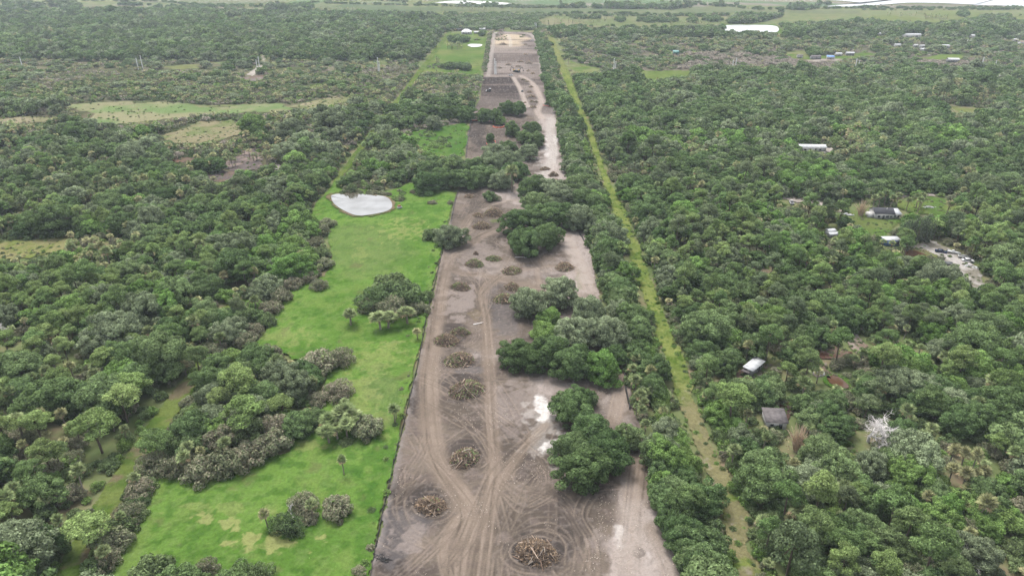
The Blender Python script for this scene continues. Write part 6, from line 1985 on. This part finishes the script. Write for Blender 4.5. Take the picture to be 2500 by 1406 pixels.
FARH = [  # px, py, length m, depth m, wall height, roof height, style, wall, roof, label
    (1139, 84, 15, 10, 4, 3.5, 'hip', M_WHITE, M_WROOF, 'white house with hipped roof at the far end of the green field'), (1113, 76, 20, 5, 2.6, .8, 'gable', M_BROWNW, M_DROOF, 'long dark barn behind the far green field'), (1163, 83, 7, 5, 2.5, 1, 'gable', M_WHITE, M_WROOF, 'small white outbuilding beside the far hipped house'),
    (1178, 75, 9, 6, 2.6, 1.2, 'gable', M_GREYW, M_WROOF, 'pale shed behind the far hipped house'), (1192, 72, 8, 6, 3, 1.4, 'gable', M_BROWNW, M_DROOF, 'dark shed at the end of the far drive'), (1650, 134, 6.5, 5, 3.4, 1.2, 'shed', M_TEAL, M_TEAL, 'teal building alone in the far woods'),
    (2027, 145, 8, 5, 2.8, 1, 'shed', M_WHITE, M_BLUE, 'blue roofed house at the sandy yard'), (1990, 145, 11, 6, 2.8, 1.5, 'gable', M_GREYW, M_GROOF, 'grey roofed house at the sandy yard'), (1952, 142, 6, 5, 2.6, 1.1, 'gable', M_WHITE, M_GROOF, 'small pale house behind trees at the sandy yard'), (2046, 137, 7, 5, 2.6, 1, 'gable', M_WHITE, M_WROOF, 'small white building behind the blue roof'), (2074, 136, 9, 5, 2.8, 1.2, 'gable', M_GREYW, M_WROOF, 'white roofed shed at the end of the sandy yard'),
    (2325, 152, 11.5, 7, 2.8, 1.6, 'gable', M_GREYW, M_WROOF, 'white roofed barn on a far green yard'), (2222, 92, 27, 9, 4, 1.2, 'gable', M_WHITE, M_WROOF, 'long pale warehouse beside a lone pole'), (2148, 87, 12, 6, 3, 1, 'gable', M_WHITE, M_WROOF, 'pale low building left of the long warehouse'.replace('left of', 'on the lake road before')), (2276, 91, 16, 7, 3, 1.2, 'gable', M_GREYW, M_WROOF, 'grey building just past the long warehouse'),
    (2190, 115, 7, 5, 2.8, 1, 'gable', M_WHITE, M_WROOF, 'white roof in the woods, first of the small far roofs'), (2234, 116, 5, 4, 2.6, .9, 'gable', M_WHITE, M_WROOF, 'tiny white roof in the woods, second of the far roofs'), (2250, 117, 6, 4, 2.6, .9, 'gable', M_WHITE, M_WROOF, 'small white roof close beside a tiny one'), (2253, 126, 8, 5, 2.8, 1, 'gable', M_WHITE, M_WROOF, 'white roof a little below the other far roofs'),
    (2305, 118, 10, 6, 3, 1.2, 'gable', M_WHITE, M_WROOF, 'white house in the woods above the white roofed barn'), (2374, 94, 7, 6, 3.4, 1.8, 'gable', M_WHITE, M_WROOF, 'white gabled house deep in the far woods'), (2371, 107, 5, 4, 3, 1.4, 'gable', M_WHITE, M_WROOF, 'small white gable by a short pole'), (2495, 109, 9, 7, 3, 1.6, 'gable', M_WHITE, M_TAN, 'tan roofed house at the frame edge far off'), (2427, 195, 10, 6, 3, 1.4, 'gable', M_GREYW, M_WROOF, 'grey white house below the far twin poles'),
    (2210, 360, 3.4, 3, 2.6, .5, 'shed', M_WHITE, M_WROOF, 'tiny pale blue roofed shed among the oaks'), (2337, 363, 5.5, 5, 2.8, 1.4, 'hip', M_WHITE, M_TAN, 'tan hip roofed cottage among the oaks'), (2478, 102, 6, 5, 2.8, 1, 'gable', M_WHITE, M_WROOF, 'pale roof beside the tan roofed far house')]
for px_, py_, L_, W_, hw_, rh_, st_, wa_, ro_, lb_ in FARH:
    house('shed' if 'shed' in lb_ else ('barn' if 'barn' in lb_ else ('house' if 'house' in lb_ and 'warehouse' not in lb_ else 'building')), px_, py_, L_, W_, hw_, rh_, st_, wa_, ro_, lb_, 'building', random.uniform(-.15, .15),
          [(-L_ * .25, hw_ * .5, L_ * .12, hw_ * .3), (L_ * .25, hw_ * .5, L_ * .12, hw_ * .3)] if L_ > 4 else [(0, hw_ * .5, .8, .8)], (0, 1.0, 2.0))

# tarpaulin covered heap
x_, y_ = G(2000, 912)
e = empty('tarp_heap', (x_, y_, .05), .3, 'pale tarpaulin heap beside the brown pond', 'tarp heap')
e.scale = (.85, .8, .55)
mb = MB(); V, F = [], []
for i in range(7):
    for k in range(12):
        a = k / 12 * 6.283; f = 1 - i / 6.0
        rr = 2.0 * math.sqrt(max(0, 1 - (1 - f) ** 2)) if False else 2.0 * math.sin(max(.001, f) * 1.5)
        V.append((rr * 1.15 * math.cos(a) * (1 + .12 * math.sin(3 * a)), rr * math.sin(a), 1.9 * (1 - f ** 2) + .12 * math.sin(4 * a)))
F = [[i * 12 + k, i * 12 + (k + 1) % 12, (i + 1) * 12 + (k + 1) % 12, (i + 1) * 12 + k] for i in range(6) for k in range(12)]
mb.add(V, F); mb.obj('tarpaulin', M_TARP, e)
mb = MB()
for k in range(6): mb.box((math.cos(k) * 2.0, math.sin(k) * 1.7, .25), (.9, .3, .4), 0, k)
tag(mb.obj('boards', M_GREYW, e), kind='stuff')

# ------------------------------------------------------------------ vehicles and machines
def wheels(e, pts, r, w_=.24):
    for x, y in pts:
        mb = MB(); mb.tube([(x, y - w_ / 2, r), (x, y + w_ / 2, r)], r, 12); wo = mb.obj('wheel', M_TYRE, e)
        mb = MB(); mb.tube([(x, y - w_ / 2 - .02, r), (x, y + w_ / 2 + .02, r)], r * .5, 8); mb.obj('rim', M_GREYW, wo)


def car(px, py, rz, paint, label, pickup=False, cat='car'):
    x, y = G(px, py)
    e = empty('pickup_truck' if pickup else 'car', (x, y, .12), rz, label, cat)
    prof = [(-2.3, .45), (-2.3, .95), (-1.9, 1.0), (2.0, 1.0), (2.3, .85), (2.3, .45)]
    def ext(pr, w_, mat, nm, top=1.0):
        n = len(pr); mb = MB()
        V = [(a, -w_ / 2, b) for a, b in pr] + [(a, w_ / 2, b) for a, b in pr]
        mb.add(V, [[i, (i + 1) % n, n + (i + 1) % n, n + i] for i in range(n)])
        c0 = len(V)
        for s in (0, 1):
            mb.add([V[s * n + i] for i in range(n)] + [(0, (-1, 1)[s] * w_ / 2, sum(b for _, b in pr) / n)], [[i, (i + 1) % n, n] for i in range(n)])
        return mb.obj(nm, mat, e)
    ext(prof, 1.8, paint, 'body')
    cab = [(-.2, 1.0), (.1, 1.6), (1.0, 1.6), (1.5, 1.0)] if pickup else [(-1.6, 1.0), (-1.1, 1.5), (.6, 1.5), (1.2, 1.0)]
    ext(cab, 1.6, M_GLASS, 'cabin_glass')
    mb = MB(); x0, x1 = cab[1][0], cab[2][0]; mb.box(((x0 + x1) / 2, 0, cab[1][1] + .03), (x1 - x0, 1.55, .06)); mb.obj('cabin_roof', paint, e)
    if pickup:
        mb = MB(); mb.box((-1.3, 0, 1.02), (1.7, 1.45, .05)); mb.obj('load_bed', M_DARKM, e)
    wheels(e, [(sx, sy) for sx in (-1.4, 1.4) for sy in (-.85, .85)], .34)


car(1932, 498, 1.4, M_CARW, 'white pickup parked on the sand road in the wood', True, 'pickup')
car(2296, 618, -.5, M_CARD, 'dark blue car on the sandy junk lot', False)
car(2362, 640, -.3, M_CARW, 'pale car at the wood side of the junk lot', False)
car(1275, 225, 1.5, M_DARKM, 'dark car on the narrow far road', False)
car(1299, 100, .4, M_CARW, 'white pickup at the edge of the far sand pad', True, 'pickup')
car(1247, 186, 0, M_CARW, 'white pickup on the far cross road', True, 'pickup')


def boat(px, py, rz, label):
    x, y = G(px, py)
    e = empty('boat', (x, y, .4), rz, label, 'boat')
    mb = MB(); sec = []
    for t in np.linspace(0, 1, 8):
        wdt = .95 * (1 - max(0, t - .35) ** 1.8 * 2.1); wdt = max(wdt, .03)
        sec.append([(-2.6 + 5.2 * t, -wdt, .9), (-2.6 + 5.2 * t, -wdt * .6, .2), (-2.6 + 5.2 * t, wdt * .6, .2), (-2.6 + 5.2 * t, wdt, .9)])
    V = [p for s in sec for p in s]
    F = [[i * 4 + k, i * 4 + k + 1, (i + 1) * 4 + k + 1, (i + 1) * 4 + k] for i in range(7) for k in range(3)] + [[0, 3, 2, 1]]
    mb.add(V, F); mb.obj('hull', M_CARW, e)
    mb = MB(); mb.add([V[i * 4] for i in range(8)] + [V[i * 4 + 3] for i in range(8)], [[i, i + 1, 8 + i + 1, 8 + i] for i in range(7)]); mb.obj('deck', M_WROOF, e)
    mb = MB(); mb.box((-.4, 0, 1.2), (.9, .8, .6)); mb.obj('console', M_CARW, e)
    mb = MB(); mb.box((-2.75, 0, .8), (.35, .4, .8)); mb.obj('outboard_motor', M_DARKM, e)


boat(2328, 621, -.6, 'white boat lying on the junk lot beside the dark blue car')


def trailer(px, py, rz, L_, W_, paint, label, rails=False):
    x, y = G(px, py)
    e = empty('utility_trailer', (x, y, .12), rz, label, 'trailer')
    mb = MB(); mb.box((0, 0, .65), (L_, W_, .18)); mb.obj('bed', M_DARKM, e)
    mb = MB()
    mb.box((0, -W_ / 2 + .04, 1.05), (L_, .06, .6)); mb.box((0, W_ / 2 - .04, 1.05), (L_, .06, .6)); mb.box((-L_ / 2 + .04, 0, 1.05), (.06, W_ - .15, .6)); mb.obj('side_board', paint, e)
    mb = MB(); mb.tube([(L_ / 2, 0, .62), (L_ / 2 + 1.0, 0, .5)], .05, 5); mb.obj('drawbar', M_DARKM, e)
    if rails:
        mb = MB(); mb.box((-.2, 0, 1.5), (L_ * .7, W_ * .8, 1.1), taper=.85); mb.obj('load', M_RUST, e)
    wheels(e, [(0, -W_ / 2 - .1), (0, W_ / 2 + .1)], .36)


trailer(976, 511, .4, 2.4, 1.6, M_CARW, 'small white trailer with a rusty load on the grass beside the pond', True)
trailer(2353, 632, -.4, 4.6, 2.0, M_WHITE, 'white flat trailer on the junk lot behind the boat')
trailer(2312, 648, -.3, 4.0, 1.8, M_TARP, 'pale trailer on the pond side of the junk lot')
# junk heaps on the sandy lot
for px_, py_, lb_ in ((2372, 652, 'jumbled pale junk heap at the wood edge of the sandy lot'), (2268, 508, 'grey junk heap on the house lawn'), (2072, 526, 'pale junk heap beside the sand road by the cane')):
    x_, y_ = G(px_, py_)
    e = empty('junk_heap', (x_, y_, .1), 0, lb_, 'junk heap'); mb = MB(); rg = np.random.default_rng(px_)
    for k in range(16): mb.box((rg.normal(0, 1.3), rg.normal(0, .8), rg.uniform(.15, .7)), (rg.uniform(.4, 1.6), rg.uniform(.2, .9), rg.uniform(.1, .5)), 0, rg.uniform(0, 3))
    tag(mb.obj('scrap', M_TARP, e), kind='stuff')
    mb = MB(); mb.tube([(-1.5, .3, .6), (1.6, -.4, 1.0)], .08, 5); mb.obj('pipe', M_RUST, e)


def excavator(px, py, rz, label, swing=.6):
    x, y = G(px, py)
    e = empty('excavator', (x, y, .15), rz, label, 'excavator', 'excavators on the far cleared ground')
    for sy in (-1.2, 1.2):
        mb = MB(); mb.box((0, sy, .45), (4.0, .6, .9), taper=.85); mb.obj('track', M_DARKM, e)
    mb = MB(); mb.box((-.6, 0, 1.5), (3.2, 2.6, 1.1)); mb.box((-1.9, 0, 1.75), (.7, 2.6, 1.3)); mb.obj('body', M_DARKM, e)
    mb = MB(); mb.box((.7, .8, 2.0), (1.5, 1.0, 1.9), taper=.85); cb = mb.obj('cab', M_YEL, e)
    mb = MB(); mb.box((1.3, .8, 2.3), (.35, .8, .9)); mb.obj('window', M_GLASS, cb)
    mb = MB(); mb.tube([(.8, -.3, 1.6), (2.6, -.3, 4.6), (4.6, -.3, 5.2)], [.38, .34, .26], 4); mb.obj('boom', M_DARKM, e)
    mb = MB(); mb.tube([(4.4, -.3, 5.3), (5.6, -.3, 2.2)], [.28, .2], 4); mb.obj('stick', M_DARKM, e)
    mb = MB(); mb.box((5.5, -.3, 1.6), (1.0, 1.1, .9), taper=.7); mb.obj('bucket', M_DARKM, e)


excavator(1257, 177, 2.6, 'dark excavator beyond the cross road, arm turned to the sandy side')
excavator(1266, 178, .5, 'dark excavator beside another beyond the cross road')
x_, y_ = G(1194, 225)
e = empty('bulldozer', (x_, y_, .15), 2.9, 'white topped bulldozer on the ploughed black field', 'bulldozer')
for sy in (-1.1, 1.1):
    mb = MB(); mb.box((0, sy, .5), (3.6, .6, 1.0), taper=.8); mb.obj('track', M_DARKM, e)
mb = MB(); mb.box((.7, 0, 1.4), (2.2, 1.4, 1.1)); mb.obj('engine_hood', M_DARKM, e)
mb = MB(); mb.box((-.9, 0, 2.0), (1.5, 1.7, 1.7)); cb = mb.obj('cab', M_GLASS, e)
mb = MB(); mb.box((-.9, 0, 2.92), (1.8, 2.0, .14)); mb.obj('cab_roof', M_CARW, e)
mb = MB(); mb.box((2.7, 0, .75), (.25, 3.6, 1.3)); mb.obj('blade', M_CARW, e)

# ------------------------------------------------------------------ utility poles and their cables
M_CONC = solid('pale concrete pole', (0.95, 0.95, 0.93), .8, .1, 1)
M_CABLE = solid('dark cable', (0.05, 0.05, 0.05), .6, .1)
POLES = [(55, 165, 140, 'A'), (338, 171, 142, 'A'), (349, 169, 136, 'B'), (628, 168, 146, 'A'), (634, 167, 139, 'B'), (924, 178, 141, 'A'), (927, 178, 150, 'B'), (1208, 182, 144, 'A'), (1211, 183, 150, 'B'), (1498, 178, 143, 'A'), (1502, 178, 150, 'B'),
         (1787, 176, 147, 'A'), (1794, 176, 142, 'B'), (2087, 172, 143, 'A'), (2094, 172, 148, 'B'), (2394, 172, 140, 'A'), (2427, 172, 148, 'B'), (2203, 84, 68, ''), (2361, 106, 96, ''), (1306, 71, 55, ''), (1309, 71, 57, '')]
WHERE = {55: 'pole standing alone toward the frame edge of the scrub', 338: 'outer pole of the pair above the marsh meadow', 349: 'taller pole of the pair above the marsh meadow', 628: 'shorter pole of the pair at the white sand track', 634: 'taller pole of the pair at the white sand track', 924: 'taller pole of the pair in the scrub before the far field', 927: 'shorter pole of the pair in the scrub before the far field',
         1208: 'taller pole of the pair on the cleared ground', 1211: 'shorter pole of the pair on the cleared ground', 1498: 'taller pole of the first pair beyond the grass lane', 1502: 'shorter pole of the first pair beyond the grass lane', 1787: 'shorter pole of the pair in the purple scrub', 1794: 'taller pole of the pair in the purple scrub', 2087: 'taller pole of the pair below the sandy yard', 2094: 'shorter pole of the pair below the sandy yard',
         2394: 'tall pole, first of the two far apart near the white roofed barn', 2427: 'shorter pole, second of the two far apart near the white roofed barn', 2203: 'pole beside the long pale warehouse', 2361: 'short pole in the far woods by a white gable', 1306: 'first of two thin poles at the far end of the strip', 1309: 'second of two thin poles at the far end of the strip'}
LINES = {'A': [], 'B': []}
for px_, pb_, pt_, ln_ in POLES:
    x_, y_ = G(px_, pb_)
    hh_ = float(pole_height(pb_, pt_))
    e = empty('utility_pole', (x_, y_, 0), 0, 'pale ' + WHERE[px_], 'utility pole', 'pale utility poles')
    mb = MB(); mb.tube([(0, 0, -.5), (0, 0, hh_)], [.54, .38], 8); mb.obj('shaft', M_CONC, e)
    if ln_:
        for k, zz in enumerate((hh_ - 1.0, hh_ - 3.2, hh_ - 5.4)):
            mb = MB(); s_ = 1 if k % 2 else -1
            mb.tube([(0, 0, zz), (0, s_ * 1.5, zz + .25)], [.10, .06], 5); am = mb.obj('arm', M_CONC, e)
            mb = MB(); mb.tube([(0, s_ * 1.5, zz + .25), (0, s_ * 1.5, zz - .45)], .09, 6); mb.obj('insulator', M_DARKM, am)
        LINES[ln_].append((x_, y_, hh_))
for ln_, pts in LINES.items():
    pts = sorted(pts)
    a0 = (pts[0][0] * 2 - pts[1][0], pts[0][1] * 2 - pts[1][1], pts[0][2]); a1 = (pts[-1][0] * 2 - pts[-2][0], pts[-1][1] * 2 - pts[-2][1], pts[-1][2])
    pts = [a0] + pts + [a1]
    for k in range(3):
        mb = MB(); s_ = 1 if k % 2 else -1
        path = []
        for (xa, ya, ha), (xb, yb, hb) in zip(pts[:-1], pts[1:]):
            for t in np.linspace(0, 1, 9)[:-1]:
                path.append((xa + (xb - xa) * t, ya + (yb - ya) * t + s_ * 1.5, (ha + (hb - ha) * t) - (1.45 + 2.2 * k) - 4 * t * (1 - t) * 2.0))
        mb.tube(path, .05, 3, cap=False)
        tag(mb.obj('power_cable', M_CABLE), '%s power cable of the pole line through the %s poles' % (('top', 'middle', 'lowest')[k], 'first' if ln_ == 'A' else 'second'), 'power cable', 'power cables across the woods')

# ------------------------------------------------------------------ dead trees, cane, dark feathery trees
def dead(px, pb, pt, seed, label, levels=3, nb=5, spread=.5, r0=.28, wide=1.0, name='dead_tree', mat=None, hfix=None):
    x, y = G(px, pb)
    hh_ = hfix or float(pole_height(pb, pt))
    mb = branchy(seed, hh_, spread, levels, nb, r0, .5)
    e = empty(name, (x, y, 0), 0, label, 'dead tree')
    e.scale = (wide, wide, 1)
    mb.obj('branches', mat or M_DEADWOOD, e)


dead(712, 1262, 1203, 3, 'white dead snag standing in the thicket on the lower pasture', 2, 4, .8, .26)
dead(2120, 1078, 990, 8, 'large bleached dead tree with many white branches in the wood', 4, 6, .75, .36, 1.45)
dead(2356, 1385, 1320, 12, 'grey dead tree near the bottom edge of the big wood', 4, 5, .6, .22, 1.1, mat=M_DEADWOOD)
dead(545, 815, 765, 15, 'reddish grey bare tree among the pines', 4, 5, .55, .18, 1.0, mat=M_TWIG)
dead(15, 830, 780, 17, 'grey bare tree at the frame edge of the pine wood', 4, 5, .6, .2, 1.1, mat=M_DEADWOOD)
dead(1718, 550, 505, 19, 'pale half bare tree beyond the upper grass lane', 4, 5, .6, .2, 1.1)
dead(2185, 1020, 985, 21, 'thin bare tree above the bleached dead tree', 3, 5, .6, .16, 1.0)
dead(205, 790, 750, 23, 'pinkish bare tree in the pine wood', 4, 5, .6, .2, 1.0, mat=M_CANE)
dead(1740, 1395, 1340, 25, 'grey bare brush tree beside the hedge at the bottom edge', 4, 6, .8, .16, 1.2)


def cane(px, pb, pt, seed, label, n=70, spread=2.2):
    x, y = G(px, pb)
    hh_ = float(pole_height(pb, pt))
    rg = np.random.default_rng(seed)
    e = empty('cane_clump', (x, y, 0), 0, label, 'cane clump')
    mb = MB()
    for k in range(n):
        a = rg.uniform(0, 6.28); f = math.sqrt(rg.random())
        b = np.array([math.cos(a), math.sin(a), 0])
        L_ = hh_ * rg.uniform(.55, 1.05) * (1 - .25 * f)
        mb.tube([b * f * .8, b * f * spread * .6 + np.array([0, 0, L_ * .55]), b * f * spread * 1.25 + np.array([rg.normal(0, .2), rg.normal(0, .2), L_ * (1 - .12 * f)])], [.09, .075, .03], 4, 0, rg.random(), False)
    tag(mb.obj('canes', M_CANE, e), kind='stuff')
    lf = MB(); P = np.stack([rg.normal(0, spread * .45, 160), rg.normal(0, spread * .45, 160), rg.uniform(.3, hh_ * .55, 160)], 1)
    cards(lf, P, unit(rg.normal(size=(160, 3))), .28, rg, rg.random(160), 0, .4)
    tag(lf.obj('dry_leaves', M_DRYLEAF, e), kind='stuff')


cane(1945, 1100, 1030, 5, 'dry tan cane clump beside the weathered shed', 90, 2.6)
cane(2100, 528, 480, 6, 'dry tan cane clump beside the dark roofed house', 80, 3.0)


def feather(px, pb, wpx, pt, seed, label):
    x, y = G(px, pb)
    hh_ = float(pole_height(pb, pt)); R0 = wpx * mpp(pb) / 2
    rg = np.random.default_rng(seed)
    e = empty('casuarina_tree', (x, y, 0), 0, label, 'tree', 'dark feathery trees by the blue cabin')
    mb = MB(); mb.tube([(0, 0, -.3), (0, 0, hh_ * .8)], [.3, .08], 6); mb.obj('trunk', M_BARK, e)
    n = 36; C = []
    for k in range(n):
        u = (k + .5) / n; a = k * 2.4
        rr = R0 * (.25 + .62 * math.sin(math.pi * min(1, .25 + .75 * (1 - u)) ** 1.0)) * rg.uniform(.7, 1)
        C.append((rr * math.cos(a), rr * math.sin(a), 1.2 + u * (hh_ - 2.2)))
    cr = MB(); clump_leaves(cr, np.array(C), rg.uniform(.8, 1.3, n), 9, .26, rg, .8, -.6, 0, 1.25, .35)
    cr.obj('crown', M_CASU, e)


feather(2212, 603, 34, 537, 1, 'dark feathery tree nearest the blue cabin')
feather(2236, 597, 36, 530, 2, 'dark feathery tree in the middle of its trio')
feather(2256, 594, 34, 535, 3, 'dark feathery tree at the sandy lot end of its trio')
feather(2216, 615, 22, 568, 4, 'smaller dark feathery tree below the trio')
